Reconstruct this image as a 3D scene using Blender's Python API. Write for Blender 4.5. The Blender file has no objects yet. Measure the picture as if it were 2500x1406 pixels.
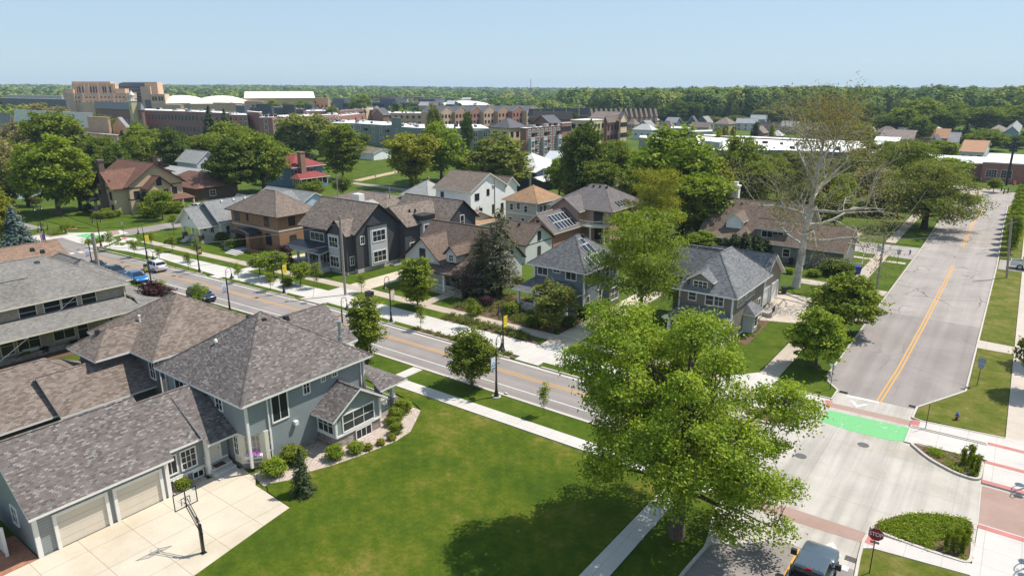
import bpy, math, random
import numpy as np
from mathutils import Vector, Matrix
R = math.radians
SC = bpy.context.scene
COL = SC.collection
# ------------------------------------------------------------------ camera, sky, sun
CAM_H, PITCH, HEAD, FPX = 27.0, math.atan(488 / 1667), R(36.6), 1667.0
cam = bpy.data.cameras.new("camera"); camo = bpy.data.objects.new("camera", cam); COL.objects.link(camo)
camo.location = (0, 0, CAM_H); camo.rotation_euler = (R(90) - PITCH, 0, HEAD)
cam.sensor_width = 36; cam.lens = 36 * FPX / 2500; cam.clip_start = 0.5; cam.clip_end = 20000
SC.camera = camo
SUN_EL, SUN_AZ = R(57), math.atan2(0.52, 0.85)
w = bpy.data.worlds.new("World"); SC.world = w; w.use_nodes = True
sky = w.node_tree.nodes.new("ShaderNodeTexSky"); sky.sky_type = 'NISHITA'; sky.sun_disc = False
sky.sun_elevation = SUN_EL; sky.sun_rotation = SUN_AZ; sky.altitude = 200; sky.air_density = 1.0; sky.dust_density = 0.25; sky.ozone_density = 2.5
bg = w.node_tree.nodes["Background"]; bg.inputs[1].default_value = 0.12
gam = w.node_tree.nodes.new("ShaderNodeGamma"); gam.inputs[1].default_value = .25      # evens the clear sky out, as the photograph shows it
tint = w.node_tree.nodes.new("ShaderNodeMixRGB"); tint.blend_type = 'MULTIPLY'; tint.inputs[0].default_value = 1; tint.inputs[2].default_value = (2.33, 2.90, 3.42, 1)
for a, b in ((sky.outputs[0], gam.inputs[0]), (gam.outputs[0], tint.inputs[1]), (tint.outputs[0], bg.inputs[0])): w.node_tree.links.new(a, b)
sl = bpy.data.lights.new("sun", 'SUN'); sl.energy = 4.7; sl.angle = R(0.55); sl.color = (1, 0.95, 0.87)
so = bpy.data.objects.new("sun", sl); COL.objects.link(so)
so.rotation_euler = Vector((math.cos(SUN_EL) * math.sin(SUN_AZ), math.cos(SUN_EL) * math.cos(SUN_AZ), math.sin(SUN_EL))).to_track_quat('Z', 'Y').to_euler()
so.location = (200, 300, 400)
SC.view_settings.view_transform = 'Standard'; SC.view_settings.look = 'None'; SC.view_settings.exposure = 0.38; SC.view_settings.gamma = 1.0
HAZE = 0.00012
SC.render.engine = 'CYCLES'
SC.cycles.use_denoising = True
SC.cycles.max_bounces = 5; SC.cycles.diffuse_bounces = 3; SC.cycles.glossy_bounces = 2; SC.cycles.transmission_bounces = 4; SC.cycles.transparent_max_bounces = 6
SC.cycles.caustics_reflective = False; SC.cycles.caustics_refractive = False

# ------------------------------------------------------------------ surveying: points of the photograph on planes of the place
sp, cp = math.sin(PITCH), math.cos(PITCH)
FW = (-math.sin(HEAD), math.cos(HEAD)); RT = (math.cos(HEAD), math.sin(HEAD))
def ray(px, py):
    u = (px - 1250) / FPX; v = (703 - py) / FPX; a = cp + v * sp
    return FW[0] * a + RT[0] * u, FW[1] * a + RT[1] * u, -sp + v * cp
def G(px, py, z=0.0):
    d = ray(px, py); t = (z - CAM_H) / d[2]
    return d[0] * t, d[1] * t
def GX(px, py, x):
    d = ray(px, py); t = x / d[0]; return d[1] * t, CAM_H + d[2] * t
def GY(px, py, y):
    d = ray(px, py); t = y / d[1]; return d[0] * t, CAM_H + d[2] * t
def GD(px, py, D):
    d = ray(px, py); t = D / math.hypot(d[0], d[1]); return d[0] * t, d[1] * t, CAM_H + d[2] * t
ZF = dict(a=(0, 150, 3.906), b=(600, 150, 3.906), c=(1200, 150, 3.906), d=(1800, 150, 3.571), e=(0, 450, 3.906), f=(400, 400, 4.135),
          g=(700, 450, 3.906), h=(1200, 400, 3.906), i=(1800, 400, 3.514), j=(0, 600, 3.514), k=(0, 1000, 3.4625), l=(360, 720, 3.514),
          m=(800, 600, 3.514), n=(1300, 600, 3.514), o=(1800, 760, 3.514), q=(1300, 1000, 2.083), r=(780, 220, 5.682), s=(1180, 220, 5.435), t=(150, 180, 10), u=(380, 200, 5.952))
def Z(k, x, y):
    a = ZF[k]; return a[0] + x / a[2], a[1] + y / a[2]
def hgt(x, y, py):
    """height above (x, y) whose image row is py"""
    lo, hi = 0, 80
    for _ in range(40):
        m = (lo + hi) / 2
        a = x * FW[0] + y * FW[1]; dz = m - CAM_H
        if 703 - FPX * (a * sp + dz * cp) / (a * cp - dz * sp) > py: lo = m
        else: hi = m
    return lo

# ------------------------------------------------------------------ materials
MATS = {}
def newmat(name):
    m = bpy.data.materials.new(name); m.use_nodes = True
    nt = m.node_tree; b = nt.nodes["Principled BSDF"]; MATS[name] = m
    return m, nt, b
def N(nt, t, **k):
    n = nt.nodes.new("ShaderNode" + t)
    for a, v in k.items(): setattr(n, a, v)
    return n
def L(nt, a, b): nt.links.new(a, b)
def rgba(c): return (c[0], c[1], c[2], 1)
def ramp(nt, fac, stops, interp='LINEAR'):
    r = N(nt, "ValToRGB"); e = r.color_ramp; e.interpolation = interp
    while len(e.elements) > 1: e.elements.remove(e.elements[0])
    e.elements[0].position = stops[0][0]; e.elements[0].color = rgba(stops[0][1])
    for p, c in stops[1:]:
        x = e.elements.new(p); x.color = rgba(c)
    L(nt, fac, r.inputs[0]); return r.outputs[0]
def noise(nt, vec, scale, detail=4, rough=.55):
    n = N(nt, "TexNoise"); n.inputs["Scale"].default_value = scale; n.inputs["Detail"].default_value = detail; n.inputs["Roughness"].default_value = rough
    if vec is not None: L(nt, vec, n.inputs["Vector"])
    return n.outputs["Fac"]
def mul(nt, a, b, fac=1.0, mode='MULTIPLY'):
    m = N(nt, "MixRGB", blend_type=mode); m.inputs[0].default_value = fac
    L(nt, a, m.inputs[1])
    if isinstance(b, tuple): m.inputs[2].default_value = rgba(b)
    else: L(nt, b, m.inputs[2])
    return m.outputs[0]
def mathn(nt, op, a, b=None, c=None):
    m = N(nt, "Math", operation=op)
    for i, v in enumerate((a, b, c)):
        if v is None: continue
        if isinstance(v, (int, float)): m.inputs[i].default_value = v
        else: L(nt, v, m.inputs[i])
    return m.outputs[0]
def grey(nt, fac, lo, hi, a=.3, b=.7):
    return ramp(nt, fac, [(a, (lo,) * 3), (b, (hi,) * 3)])
def bumpy(nt, b, h, dist=.02, st=.5):
    n = N(nt, "Bump"); n.inputs["Distance"].default_value = dist; n.inputs["Strength"].default_value = st
    L(nt, h, n.inputs["Height"]); L(nt, n.outputs[0], b.inputs["Normal"])
def coord(nt, which="Object"): return N(nt, "TexCoord").outputs[which]
def geo(nt): return N(nt, "NewGeometry").outputs["Position"]

def plain(name, c, rough=.6, var=.12, scale=2.0, spec=.3, metal=0.0):
    if name in MATS: return MATS[name]
    m, nt, b = newmat(name)
    v = geo(nt)
    f = noise(nt, v, scale, 5)
    base = N(nt, "RGB"); base.outputs[0].default_value = rgba(c)
    L(nt, mul(nt, base.outputs[0], grey(nt, f, 1 - var, 1 + var)), b.inputs["Base Color"])
    b.inputs["Roughness"].default_value = rough; b.inputs["Specular IOR Level"].default_value = spec; b.inputs["Metallic"].default_value = metal
    return m
def wallvec(nt):
    s = N(nt, "SeparateXYZ"); L(nt, geo(nt), s.inputs[0])
    u = mathn(nt, 'ADD', s.outputs[0], s.outputs[1])
    c = N(nt, "CombineXYZ"); L(nt, u, c.inputs[0]); L(nt, s.outputs[2], c.inputs[1])
    return c.outputs[0], s.outputs[2]
def brickmat(name, cols, mortar, bw=.22, bh=.075, ms=.012, rough=.85, off=.5):
    if name in MATS: return MATS[name]
    m, nt, b = newmat(name)
    v, z = wallvec(nt)
    t = N(nt, "TexBrick"); t.offset = off; L(nt, v, t.inputs["Vector"])
    for k, x in (("Scale", 1), ("Brick Width", bw), ("Row Height", bh), ("Mortar Size", ms), ("Bias", 0)): t.inputs[k].default_value = x
    t.inputs["Color1"].default_value = (0, 0, 0, 1); t.inputs["Color2"].default_value = (1, 1, 1, 1)
    col = ramp(nt, t.outputs["Color"], [(i / (len(cols) - 1) if len(cols) > 1 else 0, c) for i, c in enumerate(cols)])
    col = mul(nt, col, grey(nt, noise(nt, geo(nt), .6, 5), .86, 1.12))
    x = N(nt, "MixRGB"); L(nt, t.outputs["Fac"], x.inputs[0]); L(nt, col, x.inputs[1]); x.inputs[2].default_value = rgba(mortar)
    L(nt, x.outputs[0], b.inputs["Base Color"]); b.inputs["Roughness"].default_value = rough; b.inputs["Specular IOR Level"].default_value = .2
    return m
def siding(name, c, per=.17, rough=.6, lap_shade=.62):
    if name in MATS: return MATS[name]
    m, nt, b = newmat(name)
    v, z = wallvec(nt)
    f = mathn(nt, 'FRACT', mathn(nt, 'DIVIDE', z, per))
    line = ramp(nt, f, [(0, (lap_shade,) * 3), (.10, (lap_shade,) * 3), (.16, (1, 1, 1)), (1, (.97,) * 3)])  # dark line at each board joint: shade of the lap painted into the colour
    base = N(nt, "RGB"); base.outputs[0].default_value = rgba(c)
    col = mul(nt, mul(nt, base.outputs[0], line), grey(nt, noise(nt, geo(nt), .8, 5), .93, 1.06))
    L(nt, col, b.inputs["Base Color"]); b.inputs["Roughness"].default_value = rough; b.inputs["Specular IOR Level"].default_value = .25
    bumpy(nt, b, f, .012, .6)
    return m
def shingle(name, cols, bw=.30, bh=.15, line=.75, weather=.12, rough=.95):
    if name in MATS: return MATS[name]
    m, nt, b = newmat(name)
    uv = coord(nt, "UV")
    t = N(nt, "TexBrick"); t.offset = .37; t.offset_frequency = 2; L(nt, uv, t.inputs["Vector"])
    for k, x in (("Scale", 1), ("Brick Width", bw), ("Row Height", bh), ("Mortar Size", .011), ("Mortar Smooth", .3), ("Bias", 0)): t.inputs[k].default_value = x
    t.inputs["Color1"].default_value = (0, 0, 0, 1); t.inputs["Color2"].default_value = (1, 1, 1, 1); t.inputs["Mortar"].default_value = (.5, .5, .5, 1)
    col = ramp(nt, t.outputs["Color"], [(i / (len(cols) - 1), c) for i, c in enumerate(cols)])
    col = mul(nt, col, grey(nt, t.outputs["Fac"], 1.0, line, 0, 1))
    col = mul(nt, col, grey(nt, noise(nt, uv, .55, 6, .6), 1 - weather, 1 + weather))
    col = mul(nt, col, grey(nt, noise(nt, uv, 14, 2), .9, 1.1))
    L(nt, col, b.inputs["Base Color"]); b.inputs["Roughness"].default_value = rough; b.inputs["Specular IOR Level"].default_value = .15
    bumpy(nt, b, mathn(nt, 'SUBTRACT', 1.0, t.outputs["Fac"]), .012, .5)
    return m
def paint(name, c, rough=.25, metal=.35, coat=.6):
    if name in MATS: return MATS[name]
    m, nt, b = newmat(name)
    b.inputs["Base Color"].default_value = rgba(c); b.inputs["Roughness"].default_value = rough; b.inputs["Metallic"].default_value = metal; b.inputs["Coat Weight"].default_value = coat
    return m
def glassmat(name="window_glass", c=(.022, .026, .03), light=(.06, .063, .066)):
    m, nt, b = newmat(name)
    oi = N(nt, "ObjectInfo")
    L(nt, ramp(nt, oi.outputs["Random"], [(0, c), (.7, c), (.88, tuple(x * .4 + y * .6 for x, y in zip(light, c))), (1, light)]), b.inputs["Base Color"])
    b.inputs["Roughness"].default_value = .08; b.inputs["Specular IOR Level"].default_value = .28
    return m
GLASS = glassmat()
WHITE = plain("white_trim", (.74, .72, .67), .5, .05)
CREAM = plain("cream_trim", (.68, .62, .50), .5, .05)
DARKM = plain("dark_metal", (.018, .016, .016), .4, .1, spec=.5)
LAMPM = plain("lamp_metal", (.022, .015, .016), .35, .1, spec=.5)
CONC = None
def grassmat(name, cols, s1=.16, s2=1.3, s3=28):
    m, nt, b = newmat(name); v = geo(nt)
    mp = N(nt, "Mapping"); L(nt, v, mp.inputs[0]); mp.inputs["Scale"].default_value = (1, 1, 0)
    v = mp.outputs[0]
    f = mathn(nt, 'ADD', mathn(nt, 'MULTIPLY', noise(nt, v, s1, 6, .62), .62), mathn(nt, 'MULTIPLY', noise(nt, v, s2, 5, .65), .38))
    col = ramp(nt, f, [(p, c) for p, c in cols])
    col = mul(nt, col, grey(nt, noise(nt, v, s3, 4, .7), .62, 1.34))
    col = mul(nt, col, grey(nt, noise(nt, v, 5.5, 3, .6), .84, 1.14))
    L(nt, col, b.inputs["Base Color"]); b.inputs["Roughness"].default_value = .9; b.inputs["Specular IOR Level"].default_value = .1
    bumpy(nt, b, noise(nt, v, 22, 3, .7), .06, .8)
    return m
LAWN = grassmat("lawn_grass", [(.36, (0.035, 0.067, 0.0049)), (.45, (0.056, 0.092, 0.0063)), (.515, (0.079, 0.110, 0.0077)), (.565, (0.113, 0.126, 0.0147)), (.625, (0.183, 0.158, 0.0364))])
LAWN2 = grassmat("deep_lawn_grass", [(.34, (0.035, 0.067, 0.0056)), (.47, (0.061, 0.099, 0.0070)), (.58, (0.088, 0.121, 0.0112)), (.68, (0.141, 0.137, 0.0266))], .3)
DRYG = grassmat("dry_grass", [(.32, (0.060, 0.088, 0.010)), (.44, (0.096, 0.118, 0.013)), (.53, (0.140, 0.140, 0.026)), (.63, (0.216, 0.184, 0.062))], .4)
FIELDG = grassmat("ground_grass", [(.3, (.045, .080, .012)), (.5, (.075, .115, .015)), (.66, (.12, .14, .024)), (.8, (.18, .16, .06))], .06, .5, 9)

def asphalt(name, c, crack=0.0, var=.12):
    m, nt, b = newmat(name); v = geo(nt)
    base = N(nt, "RGB"); base.outputs[0].default_value = rgba(c)
    col = mul(nt, base.outputs[0], grey(nt, noise(nt, v, .22, 6, .6), 1 - var, 1 + var))
    col = mul(nt, col, grey(nt, noise(nt, v, 9, 4, .7), .9, 1.1))
    mp = N(nt, "Mapping"); L(nt, v, mp.inputs[0]); mp.inputs["Scale"].default_value = (.8, .02, 1) if crack else (.02, .8, 1)
    col = mul(nt, col, grey(nt, noise(nt, mp.outputs[0], 1.2, 4, .55), .84, 1.09))
    if crack:
        d = N(nt, "MixRGB"); d.inputs[0].default_value = .35
        wn = N(nt, "TexNoise"); wn.inputs["Scale"].default_value = .5; L(nt, v, wn.inputs["Vector"]); wn.inputs["Detail"].default_value = 5
        L(nt, v, d.inputs[1]); d.blend_type = 'ADD'; d.inputs[0].default_value = 3.0; L(nt, wn.outputs["Color"], d.inputs[2])
        vo = N(nt, "TexVoronoi", feature='DISTANCE_TO_EDGE'); vo.inputs["Scale"].default_value = .17; L(nt, d.outputs[0], vo.inputs["Vector"])
        patchy = grey(nt, noise(nt, v, .09, 2), 0, 1, .42, .6)
        line = mathn(nt, 'LESS_THAN', vo.outputs["Distance"], .009)
        x = N(nt, "MixRGB"); L(nt, mathn(nt, 'MULTIPLY', mathn(nt, 'MULTIPLY', line, patchy), crack), x.inputs[0]); L(nt, col, x.inputs[1]); x.inputs[2].default_value = (.09, .08, .08, 1)
        col = x.outputs[0]
    L(nt, col, b.inputs["Base Color"]); b.inputs["Roughness"].default_value = .9; b.inputs["Specular IOR Level"].default_value = .2
    return m
ASPH = asphalt("street_asphalt", (.25, .22, .205))
ASPH_OLD = asphalt("worn_asphalt", (.325, .285, .26), .9)
ASPH_N = asphalt("patched_asphalt", (.265, .232, .215), .3)
def concmat(name, c, jx=1.6, jy=1.6, var=.08, jd=.62, stain=.08, ms=.014, tyre=False):
    m, nt, b = newmat(name); v = geo(nt)
    mp = N(nt, "Mapping"); L(nt, v, mp.inputs[0]); mp.inputs["Scale"].default_value = (1, 1, 0)
    t = N(nt, "TexBrick"); t.offset = 0; L(nt, mp.outputs[0], t.inputs["Vector"])
    for k, x in (("Scale", 1), ("Brick Width", jx), ("Row Height", jy), ("Mortar Size", ms), ("Mortar Smooth", .2), ("Bias", 0)): t.inputs[k].default_value = x
    t.inputs["Color1"].default_value = (.955,) * 3 + (1,); t.inputs["Color2"].default_value = (1.0,) * 3 + (1,); t.inputs["Mortar"].default_value = (jd,) * 3 + (1,)
    base = N(nt, "RGB"); base.outputs[0].default_value = rgba(c)
    col = mul(nt, base.outputs[0], t.outputs["Color"])
    col = mul(nt, col, grey(nt, noise(nt, v, .35, 6, .62), 1 - var, 1 + var * .5))
    col = mul(nt, col, ramp(nt, noise(nt, v, .12, 5, .7), [(.5, (1, 1, 1)), (.68, (1 - stain, 1 - stain * 1.2, 1 - stain * 1.6))]))
    col = mul(nt, col, grey(nt, noise(nt, v, 12, 3), .95, 1.05))
    if tyre:
        m2 = N(nt, "Mapping"); L(nt, v, m2.inputs[0]); m2.inputs["Scale"].default_value = (1, .045, 1)
        col = mul(nt, col, grey(nt, noise(nt, m2.outputs[0], 1.1, 4, .55), .82, 1.05, .36, .56))
    L(nt, col, b.inputs["Base Color"]); b.inputs["Roughness"].default_value = .85; b.inputs["Specular IOR Level"].default_value = .2
    return m
CONC = concmat("white_concrete", (.53, .495, .455))
CONC_T = concmat("tan_concrete", (0.447, 0.374, 0.301), 1.5, 1.5, .1)
CONC_D = concmat("driveway_concrete", (0.550, 0.473, 0.370), 2.6, 2.6, .1, .55, .12, .02)
CONC_I = concmat("intersection_concrete", (.445, .405, .36), 4.4, 4.2, .12, .74, .14, .02, True)
CONC_K = concmat("kerb_concrete", (0.510, 0.459, 0.408), 3, 3, .1)
REDP = plain("red_paving", (.44, .165, .145), .8, .14, .9)
BRKP = concmat("brick_paving", (.36, .245, .205), .21, .105, .12, .9, .1, .006)
GREENP = None
def worn_paint(name, c, under, amount=.62):
    m, nt, b = newmat(name); v = geo(nt)
    f = noise(nt, v, 1.1, 6, .7)
    x = N(nt, "MixRGB"); L(nt, grey(nt, f, 0, 1, amount, amount + .03), x.inputs[0]); x.inputs[1].default_value = rgba(c); x.inputs[2].default_value = rgba(under)
    col = mul(nt, x.outputs[0], grey(nt, noise(nt, v, 6, 4), .88, 1.1))
    L(nt, col, b.inputs["Base Color"]); b.inputs["Roughness"].default_value = .75
    return m
GREENP = worn_paint("green_crossing_paint", (.135, .40, .155), (.36, .42, .33), .60)
YEL = worn_paint("yellow_line_paint", (.58, .29, .05), (.35, .26, .17), .62)
WLINE = worn_paint("white_line_paint", (.62, .60, .57), (.4, .37, .34), .6)
MULCH = plain("brown_mulch", (.125, .075, .048), .95, .35, 7)
GRAVEL = plain("pale_river_gravel", (.42, .34, .29), .9, .5, 9)
DIRT = plain("sandy_dirt", (.42, .31, .19), .95, .2, 1)

def leafmat(name, dark, mid, light, trans=.36, hue=.14):
    m = bpy.data.materials.new(name); m.use_nodes = True; MATS[name] = m
    nt = m.node_tree; nt.nodes.clear()
    out = N(nt, "OutputMaterial"); at = N(nt, "Attribute", attribute_name="rnd"); oi = N(nt, "ObjectInfo")
    col = ramp(nt, at.outputs["Fac"], [(0, dark), (.5, mid), (1, light)])
    col = mul(nt, col, grey(nt, oi.outputs["Random"], 1 - hue, 1 + hue, 0, 1))
    d = N(nt, "BsdfDiffuse"); t = N(nt, "BsdfTranslucent"); mx = N(nt, "MixShader"); mx.inputs[0].default_value = trans
    L(nt, col, d.inputs[0]); L(nt, mul(nt, col, (1.25, 1.25, .6)), t.inputs[0]); L(nt, d.outputs[0], mx.inputs[1]); L(nt, t.outputs[0], mx.inputs[2])
    g = N(nt, "BsdfGlossy"); g.inputs["Roughness"].default_value = .6; g.inputs[0].default_value = (1, 1, 1, 1)
    m2 = N(nt, "MixShader"); m2.inputs[0].default_value = .012; L(nt, mx.outputs[0], m2.inputs[1]); L(nt, g.outputs[0], m2.inputs[2])
    L(nt, m2.outputs[0], out.inputs[0])
    return m
LF = dict(
    maple=leafmat("maple_leaves", (.107, .164, .017), (.208, .287, .024), (.372, .426, .041)),
    dark=leafmat("dark_leaves", (.054, .094, .011), (.110, .162, .015), (.207, .243, .023)),
    mid=leafmat("green_leaves", (.093, .135, .013), (.175, .225, .018), (.304, .324, .028)),
    bright=leafmat("bright_leaves", (.112, .167, .013), (.199, .268, .019), (.319, .363, .029)),
    yellow=leafmat("yellow_green_leaves", (.152, .178, .012), (.254, .257, .017), (.392, .356, .030)),
    olive=leafmat("olive_leaves", (.113, .144, .026), (.199, .224, .041), (.325, .322, .065)),
    yolive=leafmat("yellow_olive_blades", (.09, .12, .02), (.15, .175, .03), (.22, .22, .06)),
    tan=leafmat("tan_leaves", (.172, .147, .061), (.251, .217, .088), (.343, .300, .121)),
    purple=leafmat("purple_leaves", (.028, .012, .014), (.058, .022, .026), (.11, .045, .048), .2),
    blue=leafmat("blue_needles", (.045, .075, .065), (.10, .145, .13), (.20, .25, .225), .1),
    fir=leafmat("dark_needles", (.026, .045, .014), (.055, .079, .026), (.102, .121, .041), .1),
    pine=leafmat("brown_green_needles", (.05, .055, .025), (.10, .10, .045), (.18, .165, .075), .15),
    dead=leafmat("bare_twigs", (.045, .034, .028), (.085, .066, .055), (.14, .11, .09), .05),
    far=leafmat("distant_leaves", (.049, .101, .018), (.134, .206, .032), (.333, .359, .064), .2),
    flower=leafmat("petunia_flowers", (.10, .02, .16), (.45, .10, .50), (.8, .75, .8), .2))
BARK = plain("grey_brown_bark", (.10, .075, .055), .95, .4, 6)
BARKD = plain("dark_bark", (.05, .036, .028), .95, .4, 6)
BARKW = plain("pale_mottled_bark", (.47, .42, .36), .9, .4, .9)
WOOD = plain("weathered_pole_wood", (.29, .25, .215), .95, .25, 5)
# ------------------------------------------------------------------ mesh building
class MB:
    def __init__(s): s.v = []; s.f = []; s.uv = []; s.mi = []; s.m = 0
    def poly(s, pts, uv=None):
        n = len(s.v); s.v += [tuple(p) for p in pts]; s.f.append(tuple(range(n, n + len(pts)))); s.uv.append(uv); s.mi.append(s.m)
    def box(s, x0, x1, y0, y1, z0, z1):
        a = [(x0, y0, z0), (x1, y0, z0), (x1, y1, z0), (x0, y1, z0), (x0, y0, z1), (x1, y0, z1), (x1, y1, z1), (x0, y1, z1)]
        s.hexa(a)
    def hexa(s, a):
        n = len(s.v); s.v += a
        for q in ((3, 2, 1, 0), (4, 5, 6, 7), (0, 1, 5, 4), (1, 2, 6, 5), (2, 3, 7, 6), (3, 0, 4, 7)):
            s.f.append(tuple(n + i for i in q)); s.uv.append(None); s.mi.append(s.m)
    def prism(s, p, z0, z1):
        area = sum(p[i][0] * p[(i + 1) % len(p)][1] - p[(i + 1) % len(p)][0] * p[i][1] for i in range(len(p)))
        if area < 0: p = p[::-1]
        s.poly([(x, y, z1) for x, y in p]); s.poly([(x, y, z0) for x, y in p[::-1]])
        for i in range(len(p)):
            a, b = p[i], p[(i + 1) % len(p)]
            s.poly([(a[0], a[1], z0), (b[0], b[1], z0), (b[0], b[1], z1), (a[0], a[1], z1)])
    def xprism(s, p, x0, x1):            # profile (y, z) extruded along x
        s.poly([(x0, y, z) for y, z in p]); s.poly([(x1, y, z) for y, z in p[::-1]])
        for i in range(len(p)):
            a, b = p[i], p[(i + 1) % len(p)]
            s.poly([(x0, b[0], b[1]), (x0, a[0], a[1]), (x1, a[0], a[1]), (x1, b[0], b[1])])
    def yprism(s, p, y0, y1):            # profile (x, z) extruded along y
        s.poly([(x, y0, z) for x, z in p[::-1]]); s.poly([(x, y1, z) for x, z in p])
        for i in range(len(p)):
            a, b = p[i], p[(i + 1) % len(p)]
            s.poly([(a[0], y0, a[1]), (b[0], y0, b[1]), (b[0], y1, b[1]), (a[0], y1, a[1])])
    def tube(s, path, r, n=6, cap=True):
        path = [Vector(p) for p in path]
        rr = r if isinstance(r, (list, tuple)) else [r] * len(path)
        base = len(s.v); up = Vector((0, 0, 1)); prev = None
        for i, p in enumerate(path):
            d = (path[min(i + 1, len(path) - 1)] - path[max(i - 1, 0)])
            if d.length < 1e-6: d = Vector((0, 0, 1))
            d.normalize()
            if prev is None:
                a = d.cross(Vector((1, 0, 0)) if abs(d.x) < .9 else up); a.normalize()
            else:
                a = prev - d * prev.dot(d)
                a.normalize()
            prev = a; b = d.cross(a)
            for k in range(n):
                t = 2 * math.pi * k / n
                s.v.append(tuple(p + (a * math.cos(t) + b * math.sin(t)) * rr[i]))
        for i in range(len(path) - 1):
            for k in range(n):
                q = base + i * n
                s.f.append((q + k, q + (k + 1) % n, q + n + (k + 1) % n, q + n + k)); s.uv.append(None); s.mi.append(s.m)
        if cap:
            s.f.append(tuple(base + k for k in range(n))[::-1]); s.uv.append(None); s.mi.append(s.m)
            q = base + (len(path) - 1) * n
            s.f.append(tuple(q + k for k in range(n))); s.uv.append(None); s.mi.append(s.m)
    def lathe(s, prof, n=12, c=(0, 0)):  # prof (r, z)
        base = len(s.v)
        for r, z in prof:
            for k in range(n):
                t = 2 * math.pi * k / n; s.v.append((c[0] + r * math.cos(t), c[1] + r * math.sin(t), z))
        for i in range(len(prof) - 1):
            for k in range(n):
                q = base + i * n; s.f.append((q + k, q + (k + 1) % n, q + n + (k + 1) % n, q + n + k)); s.uv.append(None); s.mi.append(s.m)
        s.f.append(tuple(base + k for k in range(n))[::-1]); s.uv.append(None); s.mi.append(s.m)
        q = base + (len(prof) - 1) * n
        s.f.append(tuple(q + k for k in range(n))); s.uv.append(None); s.mi.append(s.m)
    def mesh(s, name, mats, o=(0, 0, 0), smooth=False):
        me = bpy.data.meshes.new(name)
        me.from_pydata([(x - o[0], y - o[1], z - o[2]) for x, y, z in s.v], [], s.f)
        if any(u is not None for u in s.uv):
            l = me.uv_layers.new(name="UVMap"); d = []
            for f, u in zip(s.f, s.uv):
                d += [c for k in range(len(f)) for c in (u[k] if u else (0, 0))]
            l.data.foreach_set("uv", d)
        for m in (mats if isinstance(mats, (list, tuple)) else [mats]): me.materials.append(m)
        if any(s.mi): me.polygons.foreach_set("material_index", s.mi)
        if smooth: me.polygons.foreach_set("use_smooth", [True] * len(s.f))
        me.update(); return me
def link(name, me, parent=None, loc=(0, 0, 0), rz=0):
    o = bpy.data.objects.new(name, me); COL.objects.link(o); o.location = loc
    if rz: o.rotation_euler = (0, 0, rz)
    if parent is not None: o.parent = parent
    return o
def tag(o, label, cat, group=None):
    o["label"] = label; o["category"] = cat
    if group: o["group"] = group
    return o
def structure(name, mb, mat, smooth=False):
    o = link(name, mb.mesh(name, mat, smooth=smooth)); o["kind"] = "structure"; return o
def copy_tree(o, parent=None):
    c = o.copy(); COL.objects.link(c)
    if parent is not None: c.parent = parent
    for ch in list(o.children): copy_tree(ch, c)
    return c
WINS = {}
ROT = {'-y': 0, '+x': R(90), '+y': R(180), '-x': R(-90)}
def win_meshes(wd, h, nx, ny, fr, gl, t, mt):
    k = (round(wd, 2), round(h, 2), nx, ny, fr.name, gl.name, t)
    if k in WINS: return WINS[k]
    a = wd / 2; b = MB()
    b.box(-a - t, -a, -.06, .02, -t, h + t); b.box(a, a + t, -.06, .02, -t, h + t)
    b.box(-a, a, -.055, .02, h, h + t * 1.15); b.box(-a, a, -.075, .02, -t * 1.1, 0)
    for i in range(1, nx): x = -a + wd * i / nx; b.box(x - mt, x + mt, -.04, .02, 0, h)
    for i in range(1, ny):
        z = h * i / ny
        for j in range(nx): b.box(-a + wd * j / nx + (mt if j else 0), -a + wd * (j + 1) / nx - (mt if j < nx - 1 else 0), -.037, .02, z - mt * .8, z + mt * .8)
    p = MB(); p.poly([(-a, -.012, 0), (a, -.012, 0), (a, -.012, h), (-a, -.012, h)])
    WINS[k] = (b.mesh("window", fr), p.mesh("pane", gl)); return WINS[k]
class Thing:
    def __init__(s, name, label, cat, o, group=None):
        s.o = tuple(o) if len(o) == 3 else (o[0], o[1], 0)
        s.e = bpy.data.objects.new(name, None); COL.objects.link(s.e); s.e.location = s.o; s.e.empty_display_size = .3
        tag(s.e, label, cat, group); s.nw = 0
    def part(s, name, mb, mat, parent=None, smooth=False, label=None):
        o = link(name, mb.mesh(name, mat, s.o, smooth), parent or s.e)
        if label: o["label"] = label
        return o
    def win(s, face, p, u, z, wd, h, nx=1, ny=2, fr=None, gl=None, t=.10, mt=.025):
        fr = fr or WHITE; gl = gl or GLASS
        f, g = win_meshes(wd, h, nx, ny, fr, gl, t, mt)
        loc = (p, u, z) if face[1] == 'x' else (u, p, z)
        s.nw += 1
        o = link("window", f, s.e, tuple(a - b for a, b in zip(loc, s.o)), ROT[face]); link("pane", g, o)
        return o
    def wpx(s, face, p, k, x0, y0, x1, y1, nx=1, ny=2, **kw):
        """window whose outer corners were read off the photograph (zoom frame k) on the wall plane"""
        a, b = Z(k, x0, y0), Z(k, x1, y1)
        f = GX if face[1] == 'x' else GY
        u0, z1 = f(*a, p); u1, z0 = f(*b, p)
        t = kw.get('t', .10); wd = max(.3, abs(u1 - u0) - 2 * t); h = max(.3, z1 - z0 - 2 * t)
        return s.win(face, p, (u0 + u1) / 2, z0 + t, round(wd, 1), round(h, 1), nx, ny, **kw)

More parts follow.
